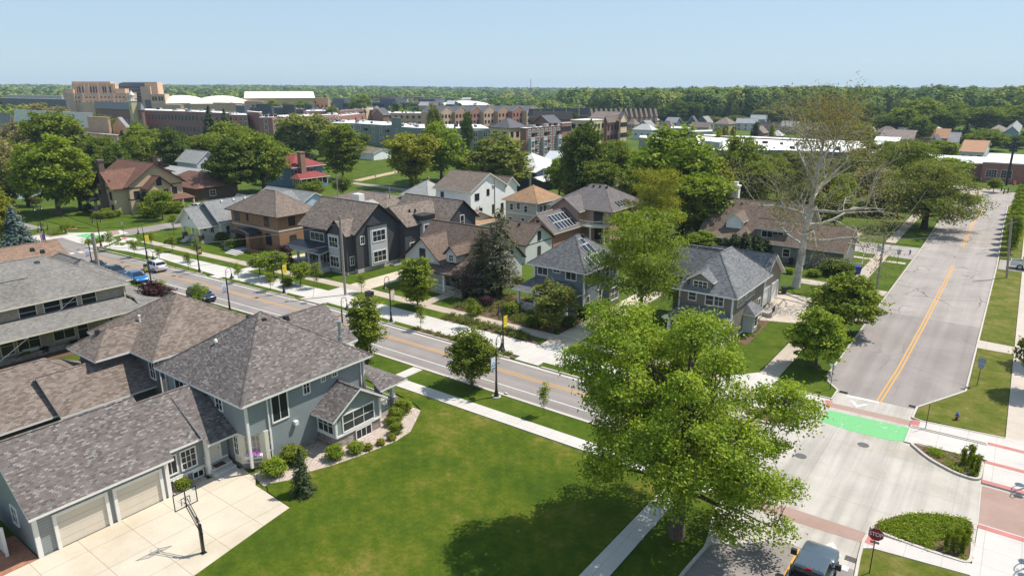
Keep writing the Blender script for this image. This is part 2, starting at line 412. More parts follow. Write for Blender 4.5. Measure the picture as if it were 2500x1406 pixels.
def slope_uv(pts):
    a = [Vector(p) for p in pts]; n = (a[1] - a[0]).cross(a[2] - a[1]); n.normalize()
    if n.z < 0: n = -n
    h = Vector((n.y, -n.x, 0))
    if h.length < 1e-4: h = Vector((1, 0, 0))
    h.normalize(); u = n.cross(h)
    return [(h.dot(p), u.dot(p)) for p in a]
def plane(rb, tb, pts, th=.17, edges=None):
    """a roof slope: shingled top on rb, fascia edge and soffit on tb"""
    a = [Vector(p) for p in pts]
    n = (a[1] - a[0]).cross(a[2] - a[0])
    if n.z < 0: a = a[::-1]
    rb.poly(a, slope_uv(a))
    lo = [p - Vector((0, 0, th)) for p in a]
    tb.poly(lo[::-1])
    for i in range(len(a)):
        j = (i + 1) % len(a)
        tb.poly([lo[i], lo[j], a[j], a[i]])
def hip_planes(rb, tb, x0, x1, y0, y1, ze, zr, ax, r0, r1, th=.17):
    if ax == 'x':
        c = (y0 + y1) / 2; A, B = (r0, c, zr), (r1, c, zr)
        q = [[(x0, y0, ze), (x1, y0, ze), B, A], [(x1, y1, ze), (x0, y1, ze), A, B], [(x0, y1, ze), (x0, y0, ze), A], [(x1, y0, ze), (x1, y1, ze), B]]
    else:
        c = (x0 + x1) / 2; A, B = (c, r0, zr), (c, r1, zr)
        q = [[(x0, y1, ze), (x0, y0, ze), A, B], [(x1, y0, ze), (x1, y1, ze), B, A], [(x0, y0, ze), (x1, y0, ze), A], [(x1, y1, ze), (x0, y1, ze), B]]
    for p in q:
        p2 = []
        for v in p:
            if not p2 or (Vector(v) - Vector(p2[-1])).length > .02: p2.append(v)
        plane(rb, tb, p2, th)
    # ridge and hip caps
    pairs = [(A, B)] if (Vector(A) - Vector(B)).length > .1 else []
    if ax == 'x': pairs += [((x0, y0, ze), A), ((x0, y1, ze), A), ((x1, y0, ze), B), ((x1, y1, ze), B)]
    else: pairs += [((x0, y0, ze), A), ((x1, y0, ze), A), ((x0, y1, ze), B), ((x1, y1, ze), B)]
    for a, b in pairs: cap(rb, a, b)
def cap(rb, a, b, wd=.13):
    a, b = Vector(a), Vector(b); d = (b - a); h = Vector((d.y, -d.x, 0)); h.normalize(); up = Vector((0, 0, .03)); dn = Vector((0, 0, -wd * .35))
    for sgn in (1, -1):
        q = [a + up, b + up, b + h * wd * sgn + dn + up, a + h * wd * sgn + dn + up]
        if sgn > 0: q = q[::-1]
        l = d.length
        rb.poly(q, [(0, 0), (l, 0), (l, .14), (0, .14)] if sgn < 0 else [(0, .14), (l, .14), (l, 0), (0, 0)])
def block(T, x0, x1, y0, y1, z0, ze, zr, kind, ax='x', oh=.5, W=None, RM=None, TM=None, ridge=None, ohg=None, name="wall", foundation=None, th=.17):
    """walls of one rectangular block and its roof; x0..y1 are wall faces, ze the height of the roof edge"""
    TM = TM or WHITE
    wb, rb, tb = MB(), MB(), MB()
    ohg = oh if ohg is None else ohg
    zf = z0
    if foundation: zf = z0 + foundation[0]
    if kind == 'hip':
        half = ((y1 - y0) if ax == 'x' else (x1 - x0)) / 2 + oh
        s = (zr - ze) / half
        wb.box(x0, x1, y0, y1, zf, ze + s * oh - .1 if kind == 'hip' else ze)
        if ridge is None:
            L0 = ((x1 - x0) if ax == 'x' else (y1 - y0)) / 2 + oh; c = ((x0 + x1) if ax == 'x' else (y0 + y1)) / 2; rl = max(L0 - half, 0); ridge = (c - rl, c + rl)
        hip_planes(rb, tb, x0 - oh, x1 + oh, y0 - oh, y1 + oh, ze, zr, ax, *ridge, th=th)
    elif kind == 'gable':
        if ax == 'x':
            c = (y0 + y1) / 2; half = c - y0 + oh; s = (zr - ze) / half; zw = ze + s * oh - .12
            wb.xprism([(y0, zf), (y1, zf), (y1, zw), (c, zr - .12), (y0, zw)][::-1], x0, x1)
            a, b = x0 - ohg, x1 + ohg
            plane(rb, tb, [(a, y0 - oh, ze), (b, y0 - oh, ze), (b, c, zr), (a, c, zr)], th); plane(rb, tb, [(b, y1 + oh, ze), (a, y1 + oh, ze), (a, c, zr), (b, c, zr)], th)
            cap(rb, (a, c, zr), (b, c, zr))
        else:
            c = (x0 + x1) / 2; half = c - x0 + oh; s = (zr - ze) / half; zw = ze + s * oh - .12
            wb.yprism([(x0, zf), (x1, zf), (x1, zw), (c, zr - .12), (x0, zw)][::-1], y0, y1)
            a, b = y0 - ohg, y1 + ohg
            plane(rb, tb, [(x0 - oh, b, ze), (x0 - oh, a, ze), (c, a, zr), (c, b, zr)], th); plane(rb, tb, [(x1 + oh, a, ze), (x1 + oh, b, ze), (c, b, zr), (c, a, zr)], th)
            cap(rb, (c, a, zr), (c, b, zr))
    elif kind == 'flat':
        wb.box(x0, x1, y0, y1, zf, ze)
        rb.poly([(x0 - oh, y0 - oh, zr), (x1 + oh, y0 - oh, zr), (x1 + oh, y1 + oh, zr), (x0 - oh, y1 + oh, zr)], [(0, 0), (1, 0), (1, 1), (0, 1)])
        tb.box(x0 - oh, x1 + oh, y0 - oh, y1 + oh, ze + .003, zr - .003)
    o = T.part(name, wb, W)
    if foundation:
        f = MB(); f.box(x0 + .03, x1 - .03, y0 + .03, y1 - .03, z0 - .05, zf); T.part("foundation", f, foundation[1])
    r = T.part("roof", rb, RM); T.part("fascia", tb, TM, r)
    return o, r
def shed(T, x0, x1, y0, y1, zlo, zhi, low, RM, TM=None, hips=(), inset=1.2, name="porch_roof", th=.16):
    """lean-to roof with its low edge on the given side ('-y', '+y', '+x', '-x'); hips: ends cut back like a hip"""
    rb, tb = MB(), MB()
    if low == '-y':
        a = x0 + (inset if 'a' in hips else 0); b = x1 - (inset if 'b' in hips else 0)
        plane(rb, tb, [(x0, y0, zlo), (x1, y0, zlo), (b, y1, zhi), (a, y1, zhi)], th)
        if 'a' in hips: plane(rb, tb, [(x0, y1, zlo), (x0, y0, zlo), (a, y1, zhi)], th)
        if 'b' in hips: plane(rb, tb, [(x1, y0, zlo), (x1, y1, zlo), (b, y1, zhi)], th)
    elif low == '+y':
        a = x0 + (inset if 'a' in hips else 0); b = x1 - (inset if 'b' in hips else 0)
        plane(rb, tb, [(x1, y1, zlo), (x0, y1, zlo), (a, y0, zhi), (b, y0, zhi)], th)
        if 'a' in hips: plane(rb, tb, [(x0, y1, zlo), (x0, y0, zlo), (a, y0, zhi)], th)
        if 'b' in hips: plane(rb, tb, [(x1, y0, zlo), (x1, y1, zlo), (b, y0, zhi)], th)
    elif low == '+x':
        a = y0 + (inset if 'a' in hips else 0); b = y1 - (inset if 'b' in hips else 0)
        plane(rb, tb, [(x1, y0, zlo), (x1, y1, zlo), (x0, b, zhi), (x0, a, zhi)], th)
        if 'a' in hips: plane(rb, tb, [(x0, y0, zlo), (x1, y0, zlo), (x0, a, zhi)], th)
        if 'b' in hips: plane(rb, tb, [(x1, y1, zlo), (x0, y1, zlo), (x0, b, zhi)], th)
    else:
        plane(rb, tb, [(x0, y1, zlo), (x0, y0, zlo), (x1, y0, zhi), (x1, y1, zhi)], th)
    r = T.part(name, rb, RM); T.part("fascia", tb, TM or WHITE, r); return r
def columns(T, pts, z0, z1, r, mat, name="column", square=False, taper=.85):
    for x, y in pts:
        b = MB()
        if square: b.hexa([(x - r, y - r, z0), (x + r, y - r, z0), (x + r, y + r, z0), (x - r, y + r, z0)] + [(x - r * taper, y - r * taper, z1), (x + r * taper, y - r * taper, z1), (x + r * taper, y + r * taper, z1), (x - r * taper, y + r * taper, z1)])
        else: b.lathe([(r * 1.2, z0), (r * 1.2, z0 + .12), (r, z0 + .14), (r * taper, z1 - .15), (r * 1.15, z1 - .12), (r * 1.15, z1)], 12, (x, y))
        T.part(name, b, mat)
def railing(T, a, b, z, h=.85, mat=None, step=.18, name="railing"):
    m = MB(); a, b = Vector((*a, z)), Vector((*b, z)); d = b - a; n = max(2, int(d.length / step)); t = Vector((d.y, -d.x, 0)); t.normalize(); u = d.normalized()
    def bar(p, q, w, z0, z1):
        c = [p + t * w, p - t * w, q - t * w, q + t * w]
        m.hexa([(v.x, v.y, z0) for v in c[::-1]] + [(v.x, v.y, z1) for v in c[::-1]])
    bar(a, b, .03, z + h - .08, z + h); bar(a, b, .025, z + .08, z + .14)
    for i in range(n):
        p = a + d * ((i + .5) / n); bar(p - u * .022, p + u * .022, .02, z + .14, z + h - .08)
    T.part(name, m, mat or WHITE)
def rbox(T, name, mat, x0, x1, y0, y1, z0, z1, parent=None, label=None):
    b = MB(); b.box(x0, x1, y0, y1, z0, z1); return T.part(name, b, mat, parent, label=label)
def steps(T, x0, x1, y0, y1, z, n, dir, mat):
    """flight falling from height z towards dir ('-y', '+x', '+y')"""
    b = MB()
    for i in range(n):
        f0, f1 = i / n, (i + 1) / n; zz = z * (n - i) / (n + 0.0)
        if dir == '-y': b.box(x0, x1, y1 - (y1 - y0) * f1, y1 - (y1 - y0) * f0, 0, zz)
        elif dir == '+x': b.box(x0 + (x1 - x0) * f0, x0 + (x1 - x0) * f1, y0, y1, 0, zz)
        else: b.box(x0, x1, y0 + (y1 - y0) * f0, y0 + (y1 - y0) * f1, 0, zz)
    T.part("steps", b, mat)
def downspout(T, x, y, z0, z1, mat): b = MB(); b.box(x - .045, x + .045, y - .045, y + .045, z0, z1); T.part("downspout", b, mat)
def vent(T, x, y, z, mat=None, s=.22, h=.16):
    b = MB(); b.hexa([(x - s, y - s, z - .25), (x + s, y - s, z - .25), (x + s, y + s, z - .25), (x - s, y + s, z - .25)] + [(x - s * .7, y - s * .7, z + h), (x + s * .7, y - s * .7, z + h), (x + s * .7, y + s * .7, z + h), (x - s * .7, y + s * .7, z + h)])
    T.part("roof_vent", b, mat or DARKM)
def door(T, face, p, u, z, wd, h, mat, hm=None):
    b = MB(); b.box(-wd / 2, wd / 2, -.05, .02, 0, h); fr = MB()
    t = .11; fr.box(-wd / 2 - t, -wd / 2, -.07, .02, 0, h + t); fr.box(wd / 2, wd / 2 + t, -.07, .02, 0, h + t); fr.box(-wd / 2, wd / 2, -.07, .02, h, h + t)
    loc = (p, u, z) if face[1] == 'x' else (u, p, z)
    o = link("door", b.mesh("door", mat), T.e, tuple(a - c for a, c in zip(loc, T.o)), ROT[face]); link("door_frame", fr.mesh("door_frame", WHITE), o)
    k = MB(); k.lathe([(.03, 0), (.04, .03), (.02, .07)], 8, (wd / 2 - .09, -.085)); link("handle", k.mesh("handle", hm or DARKM), o, (0, 0, h * .46)); return o
def garage_door(T, face, p, u, z, wd, h, mat, n=4, trim=None):
    b = MB()
    for i in range(n):
        b.box(-wd / 2, wd / 2, -.03, .02, h * i / n + .012, h * (i + 1) / n - .012)
    b.box(-wd / 2, wd / 2, -.012, .02, 0, h)
    fr = MB(); t = .2
    fr.box(-wd / 2 - t, -wd / 2, -.16, .02, 0, h + t); fr.box(wd / 2, wd / 2 + t, -.16, .02, 0, h + t); fr.box(-wd / 2, wd / 2, -.16, .02, h, h + t)
    loc = (p, u, z) if face[1] == 'x' else (u, p, z)
    o = link("garage_door", b.mesh("garage_door", mat), T.e, tuple(a - c for a, c in zip(loc, T.o)), ROT[face]); link("door_frame", fr.mesh("door_frame", trim or WHITE), o); return o
def split_part(T, name, mb, mat):
    """each box of mb becomes a part of its own"""
    for i in range(0, len(mb.v), 8): b = MB(); b.hexa(mb.v[i:i + 8]); T.part(name, b, mat)
# ------------------------------------------------------------------ ground, streets, walks
def rise(x, y):
    D = math.hypot(x, y)
    az = math.degrees(math.atan2(x, y)) + 36.6      # right of the view axis
    k = max(0, min(1, (D - 900) / 2200)); left = max(0, min(1, (-az + 5) / 25)); right = max(0, min(1, (az - 8) / 12))
    r2 = max(0, min(1, (D - 330) / 250))
    return k * (6 + 14 * left) + r2 * 2.2 * right
gb = MB(); rings = [0, 40, 90, 160, 260, 360, 480, 620, 800, 1000, 1300, 1700, 2200, 2800, 3500, 4500, 6500, 9000, 14000]; NA = 72
for D in rings[1:]:
    for k in range(NA):
        t = 2 * math.pi * k / NA; x, y = D * math.sin(t), D * math.cos(t); gb.v.append((x, y, rise(x, y)))
for i in range(len(rings) - 2):
    for k in range(NA):
        q = i * NA; gb.f.append((q + k, q + NA + k, q + NA + (k + 1) % NA, q + (k + 1) % NA)); gb.uv.append(None); gb.mi.append(0)
gb.f.append(tuple(range(NA))[::-1]); gb.uv.append(None); gb.mi.append(0)
structure("ground", gb, FIELDG)
def sk(x, y): return (x, y - max(0.0, -70 - x) * 0.045)
def strip(x0, x1, y0, y1):
    xs = [x0] + [x for x in (-130, -100, -70) if x0 < x < x1] + [x1]
    return [sk(x, y0) for x in xs] + [sk(x, y1) for x in xs[::-1]]
KZ = [0]
def sheet(name, polys, mat, z):
    b = MB(); z -= .0008
    for p in polys:
        z += .0008
        ar = sum(p[i][0] * p[(i + 1) % len(p)][1] - p[(i + 1) % len(p)][0] * p[i][1] for i in range(len(p)))
        b.poly([(x, y, z) for x, y in (p if ar > 0 else p[::-1])])
    return structure(name, b, mat)
def slab(name, polys, mat, z=.11):
    b = MB()
    for p in polys: KZ[0] += 1; b.prism(p, -.05, z + (KZ[0] % 17) * .0009)
    return structure(name, b, mat)
def rounded(p, r=1.0, n=5):
    out = []
    m = len(p)
    for i in range(m):
        a, b, c = Vector(p[i - 1]), Vector(p[i]), Vector(p[(i + 1) % m])
        u, v = (a - b), (c - b); k = min(r, u.length * .45, v.length * .45); u.normalize(); v.normalize()
        s, e = b + u * k, b + v * k
        for j in range(n + 1):
            t = j / n; q = s * (1 - t) ** 2 + b * 2 * t * (1 - t) + e * t * t; out.append((q.x, q.y))
    return out
def kerbline(b, pts, wd=.17, z=.15, closed=False):
    P = [Vector(p) for p in pts]; m = len(P); prev = None; sec = []
    for i in range(m):
        d = (P[(i + 1) % m] - P[i - 1]) if closed else (P[min(i + 1, m - 1)] - P[max(i - 1, 0)])
        d.normalize(); t = Vector((-d.y, d.x)) * wd / 2; sec.append((P[i] + t, P[i] - t))
    for i in range(m if closed else m - 1):
        (a, c), (e, f) = sec[i], sec[(i + 1) % m]
        q = [a, c, f, e]
        b.poly([(v.x, v.y, z) for v in q]); b.poly([(a.x, a.y, 0), (a.x, a.y, z), (e.x, e.y, z), (e.x, e.y, 0)]); b.poly([(f.x, f.y, 0), (f.x, f.y, z), (c.x, c.y, z), (c.x, c.y, 0)])
    if not closed:
        for a, c in (sec[0], sec[-1]): b.poly([(a.x, a.y, 0), (c.x, c.y, 0), (c.x, c.y, z), (a.x, a.y, z)])
RZ = .012
sheet("main_street", [strip(-128.5, -17, 45.5, 52.75)], ASPH, RZ)
sheet("main_street_west", [[(-330, 33), (-143, 46.3), (-143, 53.4), (-330, 42)], [(-143, 43), (-128.5, 42.8), (-128.5, 50.2), (-143, 50.6)]], ASPH, RZ)
WC = [(-12, 200), (-12.4, 166), (-12, 138), (-12, 67.9), (-11.6, 66.3), (-10.4, 64.7)]
EC = [(-4.0, 65.1), (-1.6, 70), (-.85, 71.6), (-.8, 130), (-1.3, 166), (-1.5, 200)]
sheet("cross_street", [[(-12, 200), (-12.4, 166), (-12, 138), (-12, 93.5), (-.85, 93.5), (-.85, 130), (-1.3, 166), (-1.5, 200)]], ASPH_OLD, RZ)
sheet("cross_street_near", [[(-12, 93.5), (-12, 67.9), (-11.6, 66.3), (-10.4, 64.2), (-4.0, 64.6), (-1.6, 70), (-.85, 71.6), (-.85, 93.5)]], ASPH_N, RZ)
sheet("cross_street_bend", [[(-12, 200), (-9.5, 212), (-4, 224), (6, 236), (40, 246), (40, 236), (12, 227), (3, 217), (-1.5, 200)], [(-9, 213), (-60, 236), (-60, 243), (-2, 232)]], ASPH_OLD, RZ)
sheet("side_street", [[(-12.2, 126.4), (-12.2, 136.6), (-60, 134.8), (-137, 135.6), (-260, 137), (-260, 133.2), (-176, 134), (-134, 132), (-60, 129), (-24, 127.6)], [(-.6, 127.5), (-.6, 135), (60, 136), (60, 127.5)]], asphalt("side_street_asphalt", (.33, .29, .27), .3), RZ)
sheet("west_cross_street", [[(-141, 59.5), (-135, 58.6), (-136.2, 131), (-142.2, 131)], [(-141, 44), (-135, 44), (-133, -20), (-140, -20)]], ASPH, RZ)
sheet("parking_court", [[(-100.5, 78), (-97, 78), (-97, 92), (-100.5, 92)]], CONC_T, RZ)
# intersections
sheet("paving_base", [[(-20, 40), (-12.6, 40), (-12.2, 20), (-3.7, 20), (-3.9, 41), (1.4, 42.2), (1.4, 36), (31, 36), (31, 63.2), (-4.2, 63.2), (-4.2, 65), (-10.6, 65), (-10.6, 62), (-20, 62)]], CONC_K, .006)
sheet("intersection_paving", [[(-17, 43.5), (-17, 52.75), (-17.5, 53.5), (-14.5, 57.6), (-10.4, 57.4), (-10.4, 64.4), (-4.0, 64.7), (-4, 57.5), (-1.6, 55), (1.3, 54.3), (1.45, 48.3), (-2.5, 47.2), (-4.1, 43.2), (-4.0, 38.9), (-8, 39.2), (-11.6, 36.2), (-12.5, 41.5), (-15, 43.2)]], CONC_I, .016)
sheet("west_intersection_paving", [[(-143, 50.6), (-128.5, 50.2), (-129.5, 53), (-132, 55.5), (-136, 56.5), (-137, 60), (-141.5, 60.5), (-143, 56.5), (-147, 53), (-150, 46), (-143, 46)]], CONC, .016)
sheet("south_road", [[(-11.6, 36.2), (-8, 39.2), (-4.0, 38.9), (-3.8, 20), (-12, 20), (-11.9, 33)]], ASPH, .0125)
sheet("brick_crossing", [[(-10.2, 60.8), (-4.05, 61.0), (-4.05, 62.1), (-10.2, 61.75)], [(-12.2, 43.0), (-4.05, 43.15), (-4.0, 41.9), (-11.4, 41.4)], [(1.4, 53.9), (30, 53.9), (30, 48.5), (1.5, 48.5)], [(-17, 45), (-15.8, 45), (-15.8, 53), (-17, 53)], [(-137.5, 58.6), (-141.8, 60.2), (-141.8, 58.6), (-137.2, 57.0)]], BRKP, .021)
RB = [[(x0, y0), (x1, y0), (x1, y0 + .48), (x0, y0 + .48)] for x0, x1, y0 in ((1.35, 30, 60.9), (1.35, 30, 57.45), (1.35, 30, 54.2), (1.5, 30, 47.8), (-4.05, -2.8, 60.95), (-11.2, -10.2, 60.9), (-4.1, -2.9, 42.0), (-15.6, -14.2, 53.0), (-17.6, -16.4, 59.4))]
RB[4:7] = [[(-4.05, 60.9), (-3.4, 60.9), (-3.4, 62.15), (-4.05, 62.15)], [(-10.8, 60.7), (-10.2, 60.7), (-10.2, 61.85), (-10.8, 61.85)], [(-4.1, 41.9), (-3.5, 41.9), (-3.5, 43.15), (-4.1, 43.15)]]
sheet("red_paving_bars", RB + [[(-133.5, 57.2), (-131.8, 56.2), (-131, 56.8), (-133, 57.8)], [(-129.5, 50.9), (-127.8, 50.6), (-127.8, 51.3), (-129.5, 51.6)], [(-150.8, 54.6), (-148.8, 55.2), (-149, 55.8), (-151, 55.2)]], REDP, .125)
sheet("green_crossing", [[(-10.35, 57.4), (-10.1, 60.05), (-4.0, 60.55), (-3.75, 57.75), (-5.2, 57.2), (-8, 57.1)], [(-142.9, 52.9), (-143.2, 55.1), (-135.8, 56.0), (-136.3, 53.2)]], GREENP, .024)
# painted lines
yl = []
for y0 in (49.72, 50.08): yl.append(strip(-128, -18, y0, y0 + .13))
for x0 in (-6.82, -6.5):
    yl.append([(x0 - .35, 64.4), (x0 - .22, 64.4), (x0 + .1, 74), (x0 + .27, 90), (x0 + .36, 111), (x0 + .22, 111), (x0 + .13, 90), (x0 - .04, 74)])
    yl += [[(x0 + a, y0), (x0 + a + .14, y0), (x0 + b + .14, y1), (x0 + b, y1)] for a, b, y0, y1 in ((.27, .2, 111, 126), (.2, .1, 142, 170), (.1, .5, 170, 197))]
yl += [[(-7.2, 39.0), (-7.05, 39.0), (-7.05, 20), (-7.2, 20)]]
yl += [[(-330, 37.4), (-143, 49.3), (-143, 49.5), (-330, 37.6)]]
sheet("yellow_centre_line", yl, YEL, .02)
wl = [strip(-122, -18, 47.22, 47.34), [(-9.5, 64.3), (-6.9, 64.55), (-6.9, 64.2), (-9.5, 63.95)], [(-6.7, 39.0), (-4.3, 39.0), (-4.3, 38.55), (-6.7, 38.55)]]
for cx, cy, s in ((-8.3, 62.7, 1), (-5.6, 40.3, -1)):
    wl += [[(cx - .75, cy + .6 * s), (cx, cy - .6 * s), (cx, cy - .15 * s), (cx - .45, cy + .6 * s)], [(cx + .75, cy + .6 * s), (cx, cy - .6 * s), (cx, cy - .15 * s), (cx + .45, cy + .6 * s)]]
for k in range(5): wl.append([(-128.5 + .2 * k, 43.2 + k * 1.35), (-127.4 + .2 * k, 43.1 + k * 1.35), (-127.2 + .2 * k, 43.7 + k * 1.35), (-128.3 + .2 * k, 43.8 + k * 1.35)])
sheet("white_street_line", wl, WLINE, .0205)
# concrete walks
WK = [strip(-127, -17.5, 53.95, 57.75), strip(-94.7, -92.6, 52.95, 59.9), strip(-74.4, -70.2, 52.95, 60), strip(-39, -36.1, 52.95, 60),
      [(-20, 57.75), (-17.5, 54), (-14.2, 57.5), (-10.5, 57.4), (-10.5, 62.2), (-15.2, 62.2), (-15.6, 64.5), (-17.6, 64.5), (-20, 61.6)],
      [(-134, 57), (-131, 56), (-127, 51.5), (-127, 55.3), (-129, 57.8), (-131, 58.4)]]
slab("concrete_path", WK, CONC, .11)
slab("concrete_lawn_walk", [[(-46, 40.95), (-12.8, 41.3), (-12.8, 42.7), (-46, 42.45)], [(-45.95, 42.45), (-44.7, 42.45), (-44.65, 45.2), (-45.9, 45.2)], [(-16.7, 20), (-15.2, 20), (-15.2, 41), (-16.5, 41)]], CONC, .11)
slab("tan_walk", [strip(-127, -36, 59.85, 61.55), [(-36, 60), (-20, 60.3), (-20, 61.8), (-36, 61.6)], [(-95.3, 61.5), (-93.8, 61.5), (-93.6, 66), (-95.1, 66)], [(-87.8, 61.3), (-86.6, 61.3), (-86.4, 64), (-87.6, 64)], [(-60.5, 61.3), (-58.9, 61.3), (-58.9, 66.5), (-60.5, 66.5)]], CONC_T, .115)
slab("tan_cross_walk", [[(-17.5, 64.4), (-15.7, 64.4), (-15.7, 127), (-17.5, 127)], [(-18, 138), (-16.3, 138), (-16.4, 200), (-18.1, 200)], [(-24, 100.5), (-12.2, 100.5), (-12.2, 103.2), (-24, 103.2)], [(-15.7, 87.5), (-12.1, 86.5), (-12.1, 90.5), (-15.7, 91)], [(-24, 122), (-12.6, 121.6), (-12.6, 122.9), (-24, 123.3)]], CONC_T, .112)
slab("east_walk", [[(2.45, 63.1), (6.5, 63.1), (6.5, 127), (2.45, 127)], [(-.85, 85.25), (2.5, 85.25), (2.5, 87.9), (-.85, 88.2)], [(2.2, 136), (7.5, 137), (7.5, 196), (4.5, 205), (2.2, 196)]], concmat("east_walk_concrete", (.50, .43, .37), 1.9, 1.9), .112)
slab("corner_walk", [[(-4, 60.65), (1.35, 60.65), (1.35, 58), (1.35, 54.2), (30, 54.2), (30, 63.1), (2.45, 63.1), (-4, 62.2)], [(1.45, 43.5), (1.5, 48.4), (30, 48.4), (30, 36), (1.45, 36)], [(-4.1, 43.2), (1.45, 43.5), (1.45, 42.3), (-3.5, 41.6), (-4.05, 41.2)], [(-4, 57.6), (-3.5, 57.6), (1.35, 57.9), (1.35, 60.65), (-4, 60.65)]], concmat("corner_concrete", (.53, .49, .455), 1.9, 1.9), .11)
# driveways
dr = [(-43.2, 4), (-43.2, 22), (-42.6, 24), (-41.3, 23.8), (-40.6, 23.75), (-39.8, 23.2), (-38.6, 23.15), (-35.6, 23.0), (-35.3, 21), (-34.4, 15.7), (-33.2, 4)]
slab("basketball_driveway", [dr], CONC_D, .10)
slab("tan_driveway", [[(-74.4, 60), (-70.4, 60), (-70.3, 79), (-74.2, 79)], [(-39.2, 58), (-36.2, 60), (-36.4, 84), (-39.6, 84)], [(-95.6, 63), (-92.9, 63), (-92.4, 84), (-95.4, 84)]], CONC_D, .108)
slab("house_driveway", [[(-22.9, 80.4), (-15.7, 83.0), (-15.7, 93), (-24.6, 94.5)]], concmat("pale_driveway_concrete", (.52, .44, .36), 2.6, 2.6, .08), .108)
sheet("court_lines", [[(-43.0 + 7.6 * math.sin(a), 15.4 + 6.6 * math.cos(a)) for a in [R(40 + i * 6) for i in range(17)]] + [(-43.0 + 7.48 * math.sin(a), 15.4 + 6.48 * math.cos(a)) for a in [R(40 + i * 6) for i in range(17)]][::-1],
      [(-40.2, 14.2), (-35.6, 14.2), (-35.6, 14.3), (-40.2, 14.3)], [(-40.2, 18.4), (-35.6, 18.4), (-35.6, 18.5), (-40.2, 18.5)], [(-40.2, 14.2), (-40.1, 14.2), (-40.1, 18.5), (-40.2, 18.5)]], worn_paint("faded_court_paint", (.72, .68, .60), (.62, .53, .42), .56), .105)
slab("brick_pad", [[(-47, 5), (-43.25, 5), (-43.25, 10.9), (-47, 10.9)]], plain("red_brick_pad", (.33, .15, .09), .9, .2, 4), .09)
# lawns
big = [(-33.2, 4), (-34.4, 15.6), (-35.3, 21), (-35.6, 23.05), (-38.3, 23.25), (-39.3, 23.75), (-38.5, 25.0), (-38.2, 26.6), (-37.5, 28.4), (-37.0, 30.3), (-36.65, 32.0), (-36.4, 33.6), (-36.6, 35.4), (-37.8, 37.4), (-38.7, 38.8), (-40.5, 39.5), (-52, 40.8), (-16.6, 41.1), (-16.8, 4)]
slab("front_lawn", [big], LAWN, .09)
slab("gravel_bed", [[(-41.2, 23.85), (-40.6, 23.8), (-39.3, 23.5), (-38.2, 25.0), (-37.9, 26.6), (-37.2, 28.4), (-36.7, 30.3), (-36.35, 32.0), (-36.1, 33.6), (-36.3, 35.4), (-37.5, 37.4), (-38.5, 38.7), (-40.8, 38.7), (-41.5, 30)], [(-44.2, 19.2), (-43.15, 19.2), (-43.0, 21.6), (-44.2, 21.8)]], GRAVEL, .085)
slab("street_verge_lawn", [[(-56, 42.5), (-45.95, 42.45), (-45.9, 45.3), (-56, 45.2)], [(-44.65, 42.45), (-12.9, 42.75), (-14.6, 43.3), (-17.5, 44.4), (-22, 45.3), (-44.6, 45.25)],
     [(-15.1, 20), (-12.1, 20), (-11.9, 33), (-11.75, 35.4), (-12.6, 39), (-13, 41.2), (-15.1, 41)]], LAWN2, .095)
slab("west_verge_lawn", [strip(-105, -76, 42.9, 45.2), strip(-74, -58, 42.9, 45.2)], LAWN2, .09)
v1 = [[(-127, 51.0), (-121.5, 52.3), (-112, 53.15), (-95.3, 53.95), (-96.3, 52.9), (-127, 52.4)], strip(-91.8, -75.8, 52.9, 53.95), [(-69.6, 53.0), (-54.3, 52.9), (-54.3, 54), (-69.0, 53.9)], [(-35.5, 53.0), (-20, 53.0), (-20, 54), (-35.9, 54)]]
v1[0] = [(x, y - max(0, -70 - x) * .045) if i > 2 else (x, y) for i, (x, y) in enumerate(v1[0])]
slab("kerb_verge_lawn", v1, LAWN2, .11)
v2 = [strip(-126, -95.2, 57.75, 59.85), strip(-92.6, -74.6, 57.75, 59.85), strip(-70.2, -54, 57.75, 59.85), [(-36.1, 57.8), (-20.5, 57.8), (-20, 60.2), (-36.1, 60.0)]]
slab("walk_verge_lawn", v2, LAWN2, .112)
slab("planted_verge", [[(-54.3, 52.9), (-39, 53.0), (-40, 54), (-54.3, 54)], [(-54, 57.75), (-39.2, 57.8), (-42, 59.9), (-54, 59.8)], [(-56, 61.6), (-43.5, 61.6), (-39.4, 62.5), (-39.4, 72), (-56, 71)]], MULCH, .105)
slab("house_front_lawn", [strip(-127, -95.3, 61.55, 67.5), [(-93.7, 60.4), (-87.7, 60.6), (-87.7, 65), (-93.6, 66.8)], [(-86.5, 61), (-74.5, 61.5), (-74.3, 79), (-86.5, 67)], [(-70.3, 61.6), (-60.6, 61.6), (-60.6, 68.5), (-70.2, 68.5)], [(-58.8, 61.6), (-56, 61.6), (-56, 70), (-58.8, 68)], [(-36.2, 61.7), (-17.6, 61.9), (-17.6, 83), (-22.9, 80.3), (-36.2, 80)]], LAWN2, .10)
slab("cross_verge_lawn", [[(-15.6, 64.5), (-15.2, 62.4), (-10.5, 62.6), (-10.5, 64.6), (-11.7, 66.3), (-12.1, 68), (-12.1, 86.4), (-15.6, 87.4)], [(-15.6, 91), (-12.1, 90.6), (-12.1, 100.4), (-15.6, 100.4)], [(-15.6, 103.3), (-12.2, 103.3), (-12.6, 121.5), (-15.6, 121.5)], [(-15.6, 123.1), (-12.7, 122.9), (-13.2, 126), (-15.6, 126.3)], [(-16.2, 137.8), (-12.4, 138), (-12.6, 170), (-16.3, 196)]], LAWN2, .095)
slab("corner_lot_lawn", [[(-24, 94.6), (-17.6, 93.1), (-17.6, 100.4), (-24, 100.4)], [(-24, 103.3), (-17.6, 103.3), (-17.6, 121.7), (-24, 121.9)], [(-30, 123.4), (-17.6, 123.2), (-17.6, 126.5), (-30, 127)]], LAWN2, .095)
